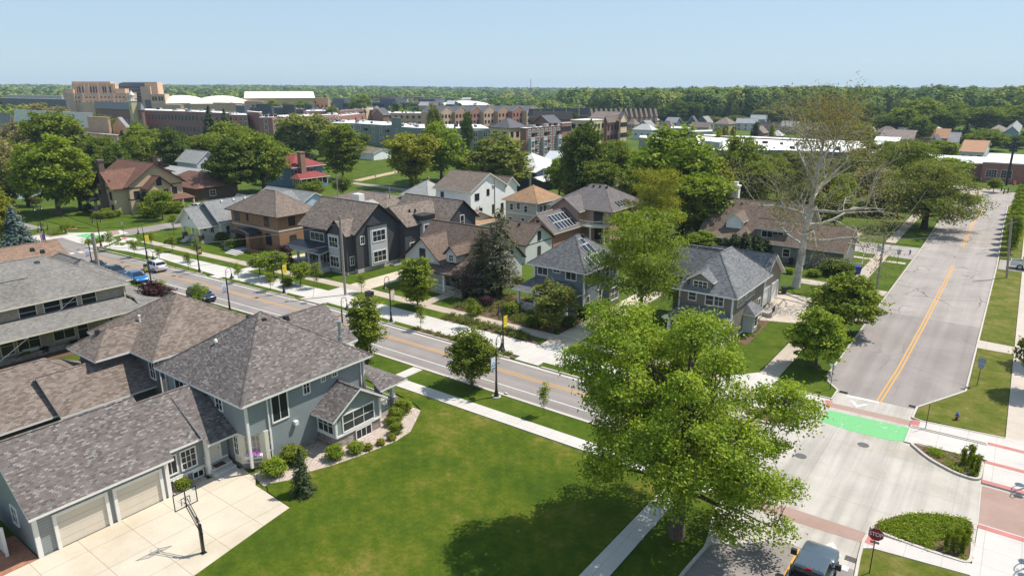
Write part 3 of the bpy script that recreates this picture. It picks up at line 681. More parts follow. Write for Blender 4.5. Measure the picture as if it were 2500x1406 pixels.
slab("east_verge_lawn", [[(-3.9, 62.7), (2.4, 63.1), (2.4, 85.2), (-.7, 85.2), (-.75, 71.6), (-1.5, 70), (-3.9, 65)], [(-.75, 88.3), (2.4, 87.9), (2.4, 126.5), (-.8, 127)], [(-.9, 136), (2.1, 136), (2.1, 196), (-1.3, 200), (-1.2, 166)], [(-4.0, 41.2), (-3.5, 41.5), (1.45, 42.25), (1.45, 30), (-3.7, 30)]], DRYG, .10)
slab("west_lot_lawn", [[(-172, 61), (-146, 58.8), (-143.2, 62), (-143.2, 68), (-160, 70), (-172, 68)], [(-155, 46), (-150, 48), (-151.5, 53.5), (-156, 52)], [(-134.6, 60), (-127, 58.3), (-118, 63), (-126, 67), (-134.6, 65)], [(-190, 56), (-152, 55.5), (-148, 57.6), (-172, 60), (-190, 62)], [(-128, 40.5), (-120, 41.5), (-118, 43), (-127.3, 42.2)]], LAWN2, .09)
slab("side_yard_grass", [[(-81, 14), (-74, 14), (-66, 36), (-77, 30)]], LAWN2, .08)
slab("side_yard_walk", [[(-79, 5), (-72.6, 5), (-61.5, 26.6), (-62.8, 27.6), (-76, 14)]], CONC_T, .07)
slab("mulch_bed", [[(-82.6, 14), (-78.6, 14), (-76.6, 29), (-81.5, 30)], [(-23.3, 72), (-21.0, 71.2), (-21.4, 81), (-22.9, 81)], [(-122, 66.5), (-112.5, 64.8), (-112.5, 69), (-122, 69)], [(-30, 112), (-23.8, 112), (-23.8, 110.6), (-30, 110.4)]], MULCH, .11)
slab("far_park_grass", [[(-210, 140), (-150, 138), (-150, 190), (-260, 210)], [(-178, 129.5), (-138, 127.5), (-138, 131.5), (-178, 133.3)]], LAWN2, .06)
slab("sandy_path", [[(-163, 138.2), (-166.5, 150), (-170, 162), (-176, 176), (-172, 178), (-166.5, 163), (-163, 150), (-159.5, 138.2)]], DIRT, .08)
sheet("bare_lot", [[(-38, 132.5), (-24, 131), (-22.5, 146), (-40, 150)]], DIRT, .05)
slab("rough_grass_lot", [[(-40, 138), (-18.2, 138), (-18.2, 182), (-60, 190)]], FIELDG, .03)
slab("green_field", [[(-70, 470), (40, 470), (60, 560), (-60, 560)]], plain("bright_field_grass", (.13, .19, .03), .9, .15, .2), .5)
# kerbs
kb = MB()
kerbline(kb, [sk(x, 45.38) for x in (-128, -115, -100, -85, -70, -50, -30, -22)] + [(-17.4, 44.4), (-14.6, 43.3)])
for a, b2 in ((-127, -95.3), (-91.8, -75.2), (-69.8, -39.6), (-35.6, -19.5)): kerbline(kb, [sk(x, 52.85) for x in [a] + [q for q in (-120, -110, -100, -85, -60, -50, -30) if a < q < b2] + [b2]])
kerbline(kb, WC); kerbline(kb, EC[:]); kerbline(kb, [(-4.0, 65.1), (-4.05, 62.6), (-3.2, 62.35), (2.4, 62.95)])
kerbline(kb, [(-10.4, 64.7), (-10.45, 62.4), (-15.2, 62.3)])
kerbline(kb, [(-12.6, 41), (-11.75, 35.6), (-11.9, 33), (-12, 20)]); kerbline(kb, [(-4.0, 43.2), (-4.1, 42.0), (-4.0, 40.2), (-3.8, 38), (-3.8, 20)])
kerbline(kb, rounded([(-3.9, 60.55), (1.3, 60.75), (1.3, 61.05), (-3.9, 60.85)], .2), .12, .17, True)
kerbline(kb, [(-15.9, 61.2), (-10.6, 61.0)], .3, .17)
kerbline(kb, [(-34.9, 45.9), (-34.5, 45.8)])
structure("kerb", kb, CONC_K)
gu = MB()
for p in (strip(-128, -22, 45.46, 45.85), strip(-127, -17.5, 52.35, 52.77)): gu.poly([(x, y, .017) for x, y in p])
structure("gutter", gu, CONC_K)
IRON = plain("iron_cover", (.10, .095, .10), .6, .2, 6)
for x, y, r, l in ((-6.5, 55.2, .42, "round manhole cover in the pale paving just below the green crossing"), (-10.0, 50.5, .42, "round manhole cover in the pale paving beside the big maple crown"), (-72.5, 52.0, .45, "round manhole cover by the kerb near the tall utility pole"), (-75, 51.2, .3, "small round cover in the asphalt facing the dark grey house"),
                   (-111, 47.6, .4, "round manhole cover in the street ahead of the white car"), (-107, 46.4, .3, "small round cover in the street beside the bright blue car"), (-98, 49.2, .3, "small round cover in the lane behind the white car")):
    mh = MB(); mh.lathe([(r, .018), (r, .026)], 18, (x, y)); tag(link("manhole_cover", mh.mesh("manhole_cover", IRON)), l, "manhole cover", "manhole covers")
for x, y, l in ((-9.9, 64.5, "dark kerb drain grate left of the green crossing"), (-4.3, 65.0, "dark kerb drain grate right of the green crossing"), (-4.35, 39.6, "dark drain grate at the kerb beside the pickup truck")):
    g = MB()
    for k in range(4): g.box(x - .35, x + .35, y + k * .13, y + k * .13 + .07, .02, .035)
    tag(link("storm_drain", g.mesh("storm_drain", DARKM)), l, "drain", "storm drains")
# ------------------------------------------------------------------ houses along the streets
SH = dict(
    A=shingle("grey_mottled_shingles", [(.085, .078, .078), (.128, .105, .098), (.16, .13, .12), (.14, .125, .12), (.19, .165, .152), (.26, .24, .22)], .25, .135, .74),
    B=shingle("brown_shingles", [(.125, .095, .078), (.165, .127, .105), (.205, .164, .138), (.24, .198, .168)], .32, .16, .68),
    C=shingle("warm_grey_shingles", [(.155, .145, .135), (.20, .185, .17), (.24, .225, .205)], .3, .17, .72),
    D=shingle("rust_brown_shingles", [(.18, .115, .08), (.235, .155, .11), (.28, .19, .14)], .32, .16, .75),
    tudor=shingle("red_brown_shingles", [(.13, .065, .047), (.17, .09, .065), (.20, .11, .08)], .32, .16, .8),
    white=shingle("light_grey_shingles", [(.17, .17, .17), (.215, .215, .215), (.25, .25, .245)], .3, .16, .8),
    brick=shingle("taupe_shingles", [(.135, .105, .085), (.185, .145, .118), (.23, .18, .15)], .3, .16, .72),
    dark=shingle("tan_grey_shingles", [(.115, .09, .078), (.185, .148, .122), (.26, .21, .172)], .36, .15, .75),
    bung=shingle("brown_bungalow_shingles", [(.11, .078, .062), (.155, .112, .09), (.19, .14, .112)], .3, .16, .8),
    blue=shingle("charcoal_shingles", [(.088, .088, .09), (.13, .13, .134), (.185, .18, .175)], .3, .15, .8),
    taupe=shingle("grey_shingles", [(.115, .115, .12), (.17, .17, .176), (.22, .22, .22)], .32, .15, .8),
    orange=shingle("orange_shingles", [(.25, .145, .08), (.315, .19, .11), (.365, .235, .15)], .3, .15, .82),
    pink=shingle("grey_brown_shingles", [(.115, .10, .098), (.15, .132, .128), (.185, .165, .158)], .3, .15, .85),
    red=shingle("red_shingles", [(.20, .045, .045), (.25, .06, .055), (.29, .085, .08)], .3, .15, .85),
    dorm=shingle("dark_brown_shingles", [(.12, .085, .065), (.165, .12, .095), (.20, .15, .12)], .3, .15, .85),
    pale=shingle("pale_grey_shingles", [(.27, .265, .25), (.33, .325, .305), (.38, .37, .35)], .3, .15, .85))
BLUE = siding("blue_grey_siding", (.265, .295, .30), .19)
BLUEG = plain("grey_panel_siding", (.27, .28, .28), .6, .05)
STONE = brickmat("grey_stone", [(.18, .15, .135), (.30, .25, .23), (.42, .37, .34), (.24, .19, .17)], (.22, .19, .17), .42, .16, .02)
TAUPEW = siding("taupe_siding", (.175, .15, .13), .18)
CBRICK = brickmat("buff_brick", [(.27, .215, .165), (.36, .295, .235), (.44, .37, .30)], (.38, .33, .28), .24, .085, .012)
# --- the big blue-grey house with a garage wing, lower left
T = Thing("blue_house", "large blue grey house with mottled hip roof, two garage doors and a sunroom, lower left", "house", (-46, 27))
block(T, -52.3, -41.4, 24.0, 35.0, 2.95, 5.75, 9.95, 'hip', 'y', .6, BLUE, SH['A'], WHITE)
P = [(-52.3, 24.0), (-42.5, 24.0), (-41.4, 25.3), (-41.4, 35.0), (-52.3, 35.0)]
b = MB(); b.prism(P, .5, 2.95); T.part("wall", b, BLUE); b = MB(); b.prism([(x * .999 + -.047, y * .999 + .03) for x, y in P], -.05, .5); T.part("foundation", b, STONE)
block(T, -50.6, -43.4, 30.5, 35.3, 5.7, 6.6, 9.0, 'gable', 'y', .55, BLUE, SH['A'], WHITE, ohg=.5)
block(T, -51.6, -43.3, 11.0, 19.0, 0, 3.05, 6.3, 'gable', 'y', .55, siding("garage_siding", (.275, .295, .295), .19), SH['A'], WHITE, ohg=.3)
block(T, -51.0, -44.1, 19.0, 23.9, 0, 3.2, 5.7, 'gable', 'y', .5, BLUE, SH['A'], WHITE, ohg=0, foundation=(.7, STONE))
shed(T, -47.0, -42.7, 21.7, 24.0, 2.95, 5.45, '+x', SH['A'], WHITE, name="entry_roof")
block(T, -41.4, -39.1, 29.9, 34.5, 0, 2.75, 4.55, 'gable', 'x', .5, BLUE, SH['A'], WHITE, ohg=.45, foundation=(1.05, STONE))
shed(T, -52.9, -39.5, 35.0, 38.1, 3.05, 4.35, '+y', SH['A'], WHITE, 'ab', 1.9)
rbox(T, "porch_floor", CONC, -52.4, -40.3, 35.02, 37.7, 0, .55)
columns(T, [(-40.6, 37.3), (-44.6, 37.3), (-48.4, 37.3), (-52.1, 37.3)], 1.35, 2.95, .17, WHITE, "column", True)
for x in (-40.6, -44.6, -48.4, -52.1): rbox(T, "pier", STONE, x - .32, x + .32, 37.0, 37.62, 0, 1.35)
railing(T, (-40.55, 35.1), (-40.55, 36.9), .55); railing(T, (-44.2, 37.3), (-41, 37.3), .55)
rbox(T, "porch_side_wall", STONE, -40.75, -40.45, 34.9, 35.05, 0, 1.2)
tr = MB()
for x, y, z0, z1 in ((-41.37, 24.06, .5, 5.85), (-41.37, 34.94, .5, 5.85), (-52.27, 24.03, .5, 5.85)): tr.box(x - .09, x + .07, y - .09, y + .09, z0, z1)
for x, y, z1 in ((-43.27, 11.07, 3.2), (-43.27, 18.93, 3.2)): tr.box(x - .12, x + .05, y - .13, y + .13, .05, z1)
for x, y in ((-39.08, 29.95), (-39.08, 34.45)): tr.box(x - .1, x + .04, y - .1, y + .1, 1.05, 2.8)
tr.box(-39.15, -39.02, 29.9, 34.5, 1.0, 1.16); tr.box(-41.35, -39.1, 29.86, 29.95, 1.0, 1.16); tr.box(-44.12, -44.04, 19.1, 23.8, .68, .86)
split_part(T, "corner_board", tr, WHITE)
for u in (13.55, 17.0): garage_door(T, '+x', -43.3, u, .1, 2.75, 2.2, plain("cream_garage_door", (.62, .55, .45), .5, .04), 4, WHITE)
T.wpx('+x', -41.4, 'l', 1040, 820, 1218, 1042, 2, 1); T.wpx('+x', -41.4, 'l', 1322, 740, 1400, 836, 2, 2); T.wpx('+x', -41.4, 'l', 1480, 686, 1530, 735, 2, 2, t=.09); T.wpx('+x', -41.4, 'l', 1575, 648, 1628, 692, 2, 2, t=.09)
T.wpx('+x', -41.4, 'k', 2228, 180, 2310, 330, 2, 3)
T.win('+x', -39.1, 32.2, 1.3, 3.1, 1.35, 3, 2); T.win('-y', 29.9, -40.25, 1.3, 1.75, 1.3, 3, 2); T.win('+x', -39.07, 32.6, .12, 1.5, .75, 3, 1, t=.07)
T.wpx('-y', 24.0, 'l', 230, 705, 330, 855, 2, 1); T.wpx('-y', 24.0, 'l', 575, 860, 655, 1005, 2, 2)
T.win('+x', -44.1, 20.9, 1.15, 1.0, 1.35, 3, 3); T.win('+x', -44.1, 19.65, 1.2, .7, 1.3, 2, 1)
T.win('-y', 11.0, -46.3, 1.2, .8, 1.1, 2, 2); T.win('+x', -44.04, 20.1, .15, .9, .45, 3, 1, t=.07); T.win('+x', -44.04, 21.4, .15, .7, .45, 2, 1, t=.07)
door(T, '+x', -44.1, 22.75, .72, .95, 2.05, plain("cream_door", (.70, .66, .56), .5, .03))
steps(T, -43.9, -42.3, 22.0, 23.7, .6, 3, '+x', CONC)
rbox(T, "stoop", CONC, -44.1, -43.9, 21.9, 23.8, 0, .62); rbox(T, "porch_post", WHITE, -43.65, -43.4, 21.85, 22.1, .3, 3.1); railing(T, (-44.0, 21.95), (-43.65, 21.95), .6)
rbox(T, "door_mat", plain("brown_mat", (.10, .05, .04), .95), -43.85, -43.3, 22.4, 23.2, .615, .635)
# chamfered corner below the overhang
b = MB(); P = [(-43.3, 24.3), (-43.3, 23.93), (-42.46, 23.93), (-41.33, 25.27), (-41.33, 25.6), (-41.6, 25.6)]
b.prism(P, .5, 2.94); T.part("bay_wall", b, CREAM)
DA = math.atan2(1.34, 1.13); dn = (math.sin(DA), -math.cos(DA)); du = (math.cos(DA), math.sin(DA)); dc = (-41.895, 24.6)
f, g = win_meshes(1.0, 1.35, 4, 3, CREAM, plain("drawn_blind", (.36, .32, .26), .5, .05), .08, .02); o = link("window", f, T.e, (dc[0] + dn[0] * .01 - T.o[0], dc[1] + dn[1] * .01 - T.o[1], 1.35), DA); link("pane", g, o)
b = MB(); b.prism([(dc[0] + du[0] * a + dn[0] * c, dc[1] + du[1] * a + dn[1] * c) for a, c in ((-.62, .0), (.62, .0), (.62, .36), (-.62, .36))], 1.0, 1.24); T.part("flower_box", b, WHITE)
b = MB(); b.prism([(dc[0] + du[0] * a + dn[0] * c, dc[1] + du[1] * a + dn[1] * c) for a, c in ((-.5, .0), (.5, .0), (.5, .02), (-.5, .02))], .62, .95); T.part("bay_panel", b, BLUEG)
T.win('-y', 23.925, -42.9, 1.2, .5, 1.4, 2, 3, t=.08)
for y, z1 in ((25.75, 5.7), (34.6, 5.7)): downspout(T, -41.33, y, .3, z1, WHITE)
downspout(T, -52.2, 23.92, .3, 5.7, WHITE)
for x, y, z in ((-47.7, 29.0, 9.45), (-46.2, 29.3, 9.4), (-46.6, 31.6, 8.9)): vent(T, x, y, z)
b = MB(); b.lathe([(.09, 7.3), (.09, 7.9), (.16, 7.92), (.14, 8.1), (.05, 8.2)], 10, (-48.5, 26.4)); T.part("vent_pipe", b, WHITE)
b = MB(); b.lathe([(.2, 6.9), (.2, 7.4), (.13, 7.42), (.13, 8.4), (.18, 8.42), (.18, 8.7)], 12, (-42.9, 34.0)); T.part("flue_pipe", b, plain("galvanised_metal", (.45, .47, .5), .35, .1, metal=.7))
b = MB(); b.box(-41.4, -41.1, 27.8, 28.1, 2.4, 2.7); T.part("wall_vent", b, WHITE)
b = MB(); b.box(-41.3, -41.26, 35.9, 36.75, 1.3, 2.9); T.part("porch_flag", b, plain("faded_flag_cloth", (.16, .15, .25), .8, .3, 3))
# petunias rest in the box, further below with the plants
# --- brown roofed house behind it
T = Thing("brown_roof_house", "house with two level brown hip roofs behind the blue grey house", "house", (-58, 24))
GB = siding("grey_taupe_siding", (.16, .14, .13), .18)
block(T, -65.4, -54.9, 24.6, 34.5, 0, 5.7, 9.1, 'hip', 'x', .65, GB, SH['B'], WHITE)
block(T, -62.6, -58.6, 21.8, 24.6, 0, 5.7, 7.35, 'hip', 'y', .65, GB, SH['B'], WHITE, ridge=(23.6, 29.5))
block(T, -66.0, -56.9, 9.0, 22.8, 0, 2.95, 5.9, 'hip', 'y', .6, siding("brown_siding", (.085, .065, .056), .18), SH['B'], WHITE, ridge=(13.5, 18.8))
block(T, -62.5, -56.0, 17.5, 24.6, 0, 3.0, 5.3, 'gable', 'y', .5, GB, SH['B'], WHITE, ohg=.2)
for x, y, z in ((-60.9, 29.4, 8.95), (-61.6, 29.4, 8.9), (-59.3, 30.2, 8.7), (-61.0, 22.9, 7.15), (-62.2, 14.6, 5.75)): vent(T, x, y, z, None, .18, .12)
b = MB(); b.lathe([(.08, 7.0), (.08, 7.65), (.12, 7.66), (.12, 7.8)], 8, (-60.4, 26.2)); T.part("vent_pipe", b, WHITE)
downspout(T, -54.83, 24.7, .2, 5.6, WHITE); T.win('-y', 24.6, -55.8, 3.6, .8, 1.4, 2, 2); T.win('+x', -54.9, 27.0, 3.6, 1.2, 1.4, 2, 2); T.win('+x', -54.9, 31.0, 3.6, 1.2, 1.4, 2, 2); T.win('+x', -56.9, 21.5, 1.3, .9, 1.0, 2, 2)
b = MB(); b.box(-59.2, -59.0, 21.5, 21.75, 5.0, 5.6); T.part("downspout", b, WHITE)
# --- buff brick house with skirt roof
T = Thing("brick_house", "long buff brick house with grey hip roof and skirt roof at the left", "house", (-84, 27))
block(T, -91.5, -80.2, 15.0, 33.3, 0, 5.75, 9.15, 'hip', 'y', .8, CBRICK, SH['C'], CREAM, ridge=(21.5, 28.2))
block(T, -93.0, -81.4, 28.5, 34.3, 3, 5.8, 8.3, 'hip', 'x', .7, CBRICK, SH['C'], CREAM)
block(T, -83.2, -80.4, 8.0, 24.5, 3.5, 5.75, 8.0, 'gable', 'y', .6, CBRICK, SH['C'], CREAM)
shed(T, -80.22, -77.1, 6, 35.0, 3.2, 4.3, '+x', SH['C'], CREAM, 'b', 1.9, "skirt_roof")
for x, y, wd, h, n in ((237, 570, 1.5, 1.75, 1), (447, 521, 1.5, 1.75, 1), (595, 488, 1.4, 1.7, 1), (761, 448, 1.4, 1.7, 1), (545, 722, 2.0, 1.9, 2), (710, 712, 1.0, 2.3, 1), (58, 860, 1.1, 1.9, 1), (243, 812, 2.0, 2.0, 2)):
    u, z = GX(*Z('j', x, y), -80.2); T.win('+x', -80.2, u, z - h / 2, wd, h, n, 2, fr=CREAM, t=.08)
rbox(T, "bay_panel", CREAM, -80.2, -80.05, *sorted((GX(*Z('j', 190, 900), -80.2)[0], GX(*Z('j', 335, 870), -80.2)[0])), .1, .95)
rbox(T, "foundation", STONE, -80.22, -79.34, 14.9, 34, 0, .6)
T.wpx('+x', -80.2, 'j', 915, 570, 985, 670, 1, 2, fr=CREAM); downspout(T, -80.13, 33.6, .2, 5.7, CREAM)
rbox(T, "porch_floor", CONC, -90, -78, 34.05, 37.5, 0, .45); columns(T, [(-77.9, 37.2), (-82, 37.2), (-86, 37.2), (-90, 37.2)], .45, 3.0, .15, CREAM, "column", True); shed(T, -91, -77.2, 33.95, 37.9, 3.05, 4.2, '+y', SH['C'], CREAM, 'ab', 1.6)
for x, y, z in ((-86.2, 27.4, 9.95), (-84.6, 27.8, 9.9), (-82.0, 19.5, 7.6)): vent(T, x, y, z)
# --- rust roofed house at left edge
T = Thing("rust_roof_house", "house with a plain rust brown gable roof at the left edge below the blue spruce", "house", (-106, 33))
block(T, -111, -99.5, 26.5, 36.0, 0, 3.6, 7.0, 'gable', 'y', .6, plain("cream_render", (.52, .47, .40), .8), SH['D'], WHITE)
b = MB(); n = 9
for i in range(n):
    a0, a1 = math.pi * i / n, math.pi * (i + 1) / n
    b.poly([(-100.2 + 1.6 * math.cos(a0), 22.0, 4.9 + .9 * math.sin(a0)), (-100.2 + 1.6 * math.cos(a1), 22.0, 4.9 + .9 * math.sin(a1)), (-100.2 + 1.6 * math.cos(a1), 30.2, 4.9 + .9 * math.sin(a1)), (-100.2 + 1.6 * math.cos(a0), 30.2, 4.9 + .9 * math.sin(a0))])
T.part("canopy", b, plain("copper_sheet", (.45, .22, .22), .35, .2, 1.5, metal=.6))
block(T, -99.5, -97.5, 24, 30.5, 0, 3.2, 4.9, 'gable', 'y', .4, plain("navy_siding", (.04, .055, .075), .6), SH['D'], WHITE); T.win('+x', -97.5, 27.6, 1.2, 1.0, 1.5, 1, 2); T.win('+x', -97.5, 25.5, 1.2, 1.0, 1.5, 1, 2)
# --- half timbered tan house
T = Thing("tudor_house", "three storey tan stucco house with red brown gables, brown timbering and a tall brick chimney", "house", (-165, 76))
STUC = plain("tan_stucco", (.48, .37, .235), .9, .08); TIMB = plain("brown_timber", (.065, .035, .028), .7, .1)
block(T, -173, -157.5, 70.5, 82.5, 0, 6.0, 10.8, 'gable', 'x', .9, STUC, SH['tudor'], TIMB, ohg=.8)
block(T, -166, -158.6, 67.6, 74, 0, 5.8, 9.8, 'gable', 'y', .8, STUC, SH['tudor'], TIMB, ohg=.8)
block(T, -160, -155.2, 73.6, 78.6, 0, 5.4, 8.2, 'gable', 'x', .7, STUC, SH['tudor'], TIMB, ohg=.7)
block(T, -164, -160.4, 74, 82, 6.5, 8.2, 9.9, 'gable', 'x', .6, STUC, SH['tudor'], TIMB)
b = MB(); b.box(-163.2, -161.4, 66.7, 67.6, 0, 4.5); b.box(-162.8, -161.8, 66.9, 68.0, 4.5, 11.6); b.box(-162.95, -161.65, 66.75, 68.15, 11.6, 12); T.part("chimney", b, brickmat("brown_brick", [(.10, .055, .045), (.16, .09, .07)], (.2, .16, .14), .22, .08))
rbox(T, "chimney", TIMB, -163.2, -162.3, 79, 80, 9, 11.8)
tb = MB()
for z in (3.1, 5.6): tb.box(-173.05, -157.45, 70.44, 70.5, z, z + .22); tb.box(-157.5, -157.44, 70.5, 82.5, z, z + .22)
for x in (-172.9, -170, -167.5): tb.box(x, x + .2, 70.43, 70.49, 3.3, 5.6)
tb.box(-166.05, -158.55, 67.53, 67.6, 5.7, 5.95)
T.part("timbering", tb, TIMB)
for x, z in ((-171.6, 3.7), (-169, 3.7)): T.win('-y', 70.5, x, z, 1.5, 1.5, 2, 2, fr=TIMB)
for x, z, h in ((-165.0, 3.4, 1.8), (-160.0, 3.5, 1.5), (-160.0, 6.4, 1.2), (-165.0, 6.6, 1.1), (-164.9, 1.0, .9), (-159.8, 1.0, 1.2)): T.win('-y', 67.6, x, z, .9, h, 1, 2, fr=TIMB)
for y, z in ((74.6, 3.4), (77.4, 3.4), (76.1, 6.1), (74.8, .9)): T.win('+x', -155.2, y, z, 1.0, 1.5, 1, 2, fr=TIMB)
for y in (80.6, 72): T.win('+x', -157.5, y, 3.4, 1.0, 1.5, 1, 2, fr=TIMB)
shed(T, -175, -166, 66.5, 70.5, 2.7, 3.3, '-y', plain("flat_dark_roof", (.03, .03, .035), .6), TIMB); columns(T, [(-174.6, 66.9), (-170.6, 66.9), (-166.5, 66.9)], 0, 2.6, .25, STUC, "column", True); rbox(T, "porch_floor", CONC_T, -175, -166, 66.5, 70.4, 0, .4)
shed(T, -157.5, -153, 75, 83, 2.8, 3.4, '+x', SH['tudor'], TIMB); columns(T, [(-153.3, 75.4), (-153.3, 82.6)], 0, 2.75, .2, STUC, "column", True)
# --- white craftsman
T = Thing("white_house", "white craftsman house with long light grey roof and an open gabled front porch", "house", (-118, 72))
WSID = siding("white_siding", (.72, .72, .70), .16, lap_shade=.8)
block(T, -122.5, -115.2, 66.5, 84, 0, 3.6, 7.2, 'gable', 'y', .8, WSID, SH['white'], WHITE)
block(T, -123.0, -116.4, 63.2, 68.2, 2.7, 3.1, 6.4, 'gable', 'y', .8, WSID, SH['white'], WHITE)
block(T, -118.2, -112.8, 69.6, 73.0, 0, 3.0, 4.6, 'gable', 'x', .45, WSID, SH['white'], WHITE)
block(T, -125.5, -119, 74, 80, 0, 3.4, 6.6, 'gable', 'x', .5, WSID, SH['white'], WHITE)
block(T, -118, -112.5, 77, 81.5, 0, 3.4, 6.2, 'gable', 'x', .5, WSID, SH['white'], WHITE)
rbox(T, "porch_floor", CONC, -123, -116.4, 63.2, 66.4, 0, .75)
columns(T, [(-122.6, 63.5), (-119.7, 63.5), (-117.0, 63.5), (-122.6, 66)], 1.5, 2.95, .2, WHITE, "column", True)
for x in (-122.6, -117.0): rbox(T, "pier", plain("brown_brick_pier", (.16, .08, .06), .9, .2, 4), x - .35, x + .35, 63.2, 63.9, 0, 1.5)
railing(T, (-119.4, 63.5), (-117.4, 63.5), .75); railing(T, (-116.6, 63.9), (-116.6, 66.3), .75); steps(T, -121.5, -120, 61.8, 63.2, .7, 3, '-y', CONC)
T.win('-y', 66.5, -120.8, 1.4, 1.1, 1.4, 2, 2); T.win('-y', 66.5, -118.2, 1.4, 1.1, 1.4, 2, 2); T.win('-y', 63.2, -119.7, 4.2, .5, .9, 1, 2); T.win('+x', -115.2, 67.8, 1.3, .7, 1.5, 1, 2)
for i in range(5): vent(T, -118.3, 69 + i * 2.4, 7.0, WHITE, .2, .12)
b = MB(); b.lathe([(.09, 5.5), (.09, 6.7)], 8, (-116.6, 72.2)); T.part("vent_pipe", b, DARKM)
rbox(T, "ac_unit", DARKM, -114.6, -113.9, 66.8, 67.5, 0, .8)
# --- brown brick foursquare
T = Thing("brown_brick_house", "two storey brown brick house with taupe hip roof and an arched dark entry canopy", "house", (-106, 71))
BB = brickmat("orange_brown_brick", [(.22, .115, .062), (.28, .148, .082), (.33, .18, .105)], (.30, .19, .12), .22, .08, .01)
block(T, -113.2, -99.3, 67.6, 75.4, 0, 6.25, 9.7, 'hip', 'x', .75, BB, SH['brick'], TIMB, ridge=(-107.6, -104.8))
b = MB(); b.box(-113.24, -99.26, 67.54, 67.6, 3.55, 3.8); b.box(-99.3, -99.24, 67.56, 75.4, 3.55, 3.8); T.part("stone_band", b, plain("limestone_band", (.5, .46, .42), .8))
fr = TIMB
for u, z, wd, h in ((-111.4, 4.3, 1.3, 1.65), (-108.2, 4.6, .5, 1.3), (-102.6, 4.3, 1.3, 1.65)): T.win('-y', 67.6, u, z, wd, h, 2, 1, fr=fr, t=.06)
for u, wd in ((-110.9, 1.3), (-102.4, 1.5)): T.win('-y', 67.6, u, 1.0, wd, 1.9, 2, 1, fr=fr, t=.06)
for u, z, wd, h in ((70.3, 4.4, 1.2, 1.5), (74.4, 4.4, .6, 1.5), (70.3, 1.0, 1.2, 1.6), (74.3, 1.0, 1.0, 1.6)): T.win('+x', -99.3, u, z, wd, h, 1, 2, fr=fr, t=.07); rbox(T, "sill", WHITE, -99.3, -99.2, u - wd / 2 - .1, u + wd / 2 + .1, z - .2, z - .06) if z < 3 else None
b = MB()
for s0, s1 in ((-109.4, -108.7), (-105.6, -104.6)): b.box(s0, s1, 65.2, 67.6, 0, 2.9)
T.part("entry_pier", b, BB)
b = MB(); n = 8
pr = [(-110.0 + 5.9 * i / n, 3.0 + .55 * math.sin(math.pi * i / n)) for i in range(n + 1)]
b.yprism([(-110.0, 2.85)] + [(-104.1, 2.85)] + pr[::-1], 64.8, 67.55); T.part("entry_canopy", b, plain("dark_canopy_metal", (.025, .03, .035), .5))
door(T, '-y', 67.6, -107.2, .55, 1.1, 2.1, plain("dark_wood_door", (.05, .025, .018), .5)); rbox(T, "terrace", plain("blue_stone", (.30, .30, .31), .9, .15, 3), -109.2, -104.8, 63.2, 67.55, 0, .5)
rbox(T, "wall_panel", BB, -104.55, -104.5, 65.4, 67.3, .2, 2.6)
b = MB(); b.box(-112.5, -109.2, 64.6, 64.9, 0, .55); b.box(-104.8, -101, 64.6, 64.9, 0, .6); T.part("planter_wall", b, BB)
T2 = Thing("front_steps", "wide pale stone steps rising from the walk to the brown brick house", "steps", (-104.6, 62)); steps(T2, -106.8, -103.4, 61.7, 63.2, .4, 3, '-y', CONC)
# --- dark grey house
T = Thing("dark_grey_house", "long dark grey house with white bay windows, tan grey gables and a columned porch", "house", (-79, 72))
DG = siding("dark_grey_siding", (.072, .07, .078), .18, lap_shade=.7); LG = plain("pale_grey_panel", (.42, .43, .43), .6, .04); ROOFD = SH['dark']
block(T, -90.4, -77.9, 66.0, 74.8, 0, 6.2, 10.2, 'gable', 'x', .7, DG, ROOFD, DARKM, ohg=.55, foundation=(.8, CONC))
block(T, -82.4, -78.6, 64.6, 70, 0, 6.0, 8.3, 'gable', 'y', .45, DG, ROOFD, DARKM, ohg=.35, foundation=(.5, CONC))
block(T, -83.5, -76.6, 74.8, 84.5, 0, 6.0, 8.9, 'gable', 'y', .5, DG, ROOFD, DARKM, ohg=.0, foundation=(.8, CONC))
block(T, -86.5, -73.9, 82.0, 89.0, 0, 5.9, 9.2, 'gable', 'x', .6, DG, ROOFD, DARKM, ohg=.5)
block(T, -78.4, -75.9, 78.2, 80.6, 3, 6.6, 7.4, 'flat', 'y', .25, LG, DARKM, DARKM)
T.win('+x', -75.9, 79.4, 4.4, 1.7, 1.4, 2, 2)
rbox(T, "bay_panel", LG, -82.45, -80.0, 64.45, 64.6, .6, 6.0); rbox(T, "bay_panel", LG, -82.5, -82.39, 64.6, 66, .6, 6.0)
for z in (1.1, 4.1): T.win('-y', 64.45, -81.2, z, 1.9, 1.5, 3, 2, t=.12)
b = MB(); b.box(-77.9, -77.3, 68.3, 71.7, .9, 7.0); T.part("bay_wall", b, LG); rbox(T, "bay_roof", DARKM, -78, -77.1, 68.1, 71.9, 7.0, 7.2)
for z in (1.4, 4.6): T.win('+x', -77.3, 70.0, z, 2.5, 1.6, 3, 2, t=.13)
T.win('+x', -77.9, 67.2, 4.5, .7, 1.1, 2, 2); T.win('+x', -76.6, 76.6, 2.1, 1.5, 1.1, 2, 2); T.win('+x', -78.6, 65.6, 1.5, .7, 1.2, 2, 2); T.win('-y', 66, -87.0, 4.1, 3.2, 1.2, 3, 1)
T.win('+x', -73.9, 85.5, 4.6, .9, 2.0, 1, 2); T.win('+x', -73.9, 85.5, 1.4, .9, 1.6, 1, 2)
shed(T, -91.8, -82.2, 62.6, 66.0, 3.15, 3.75, '-y', plain("standing_seam_metal", (.03, .035, .042), .4, .1), LG)
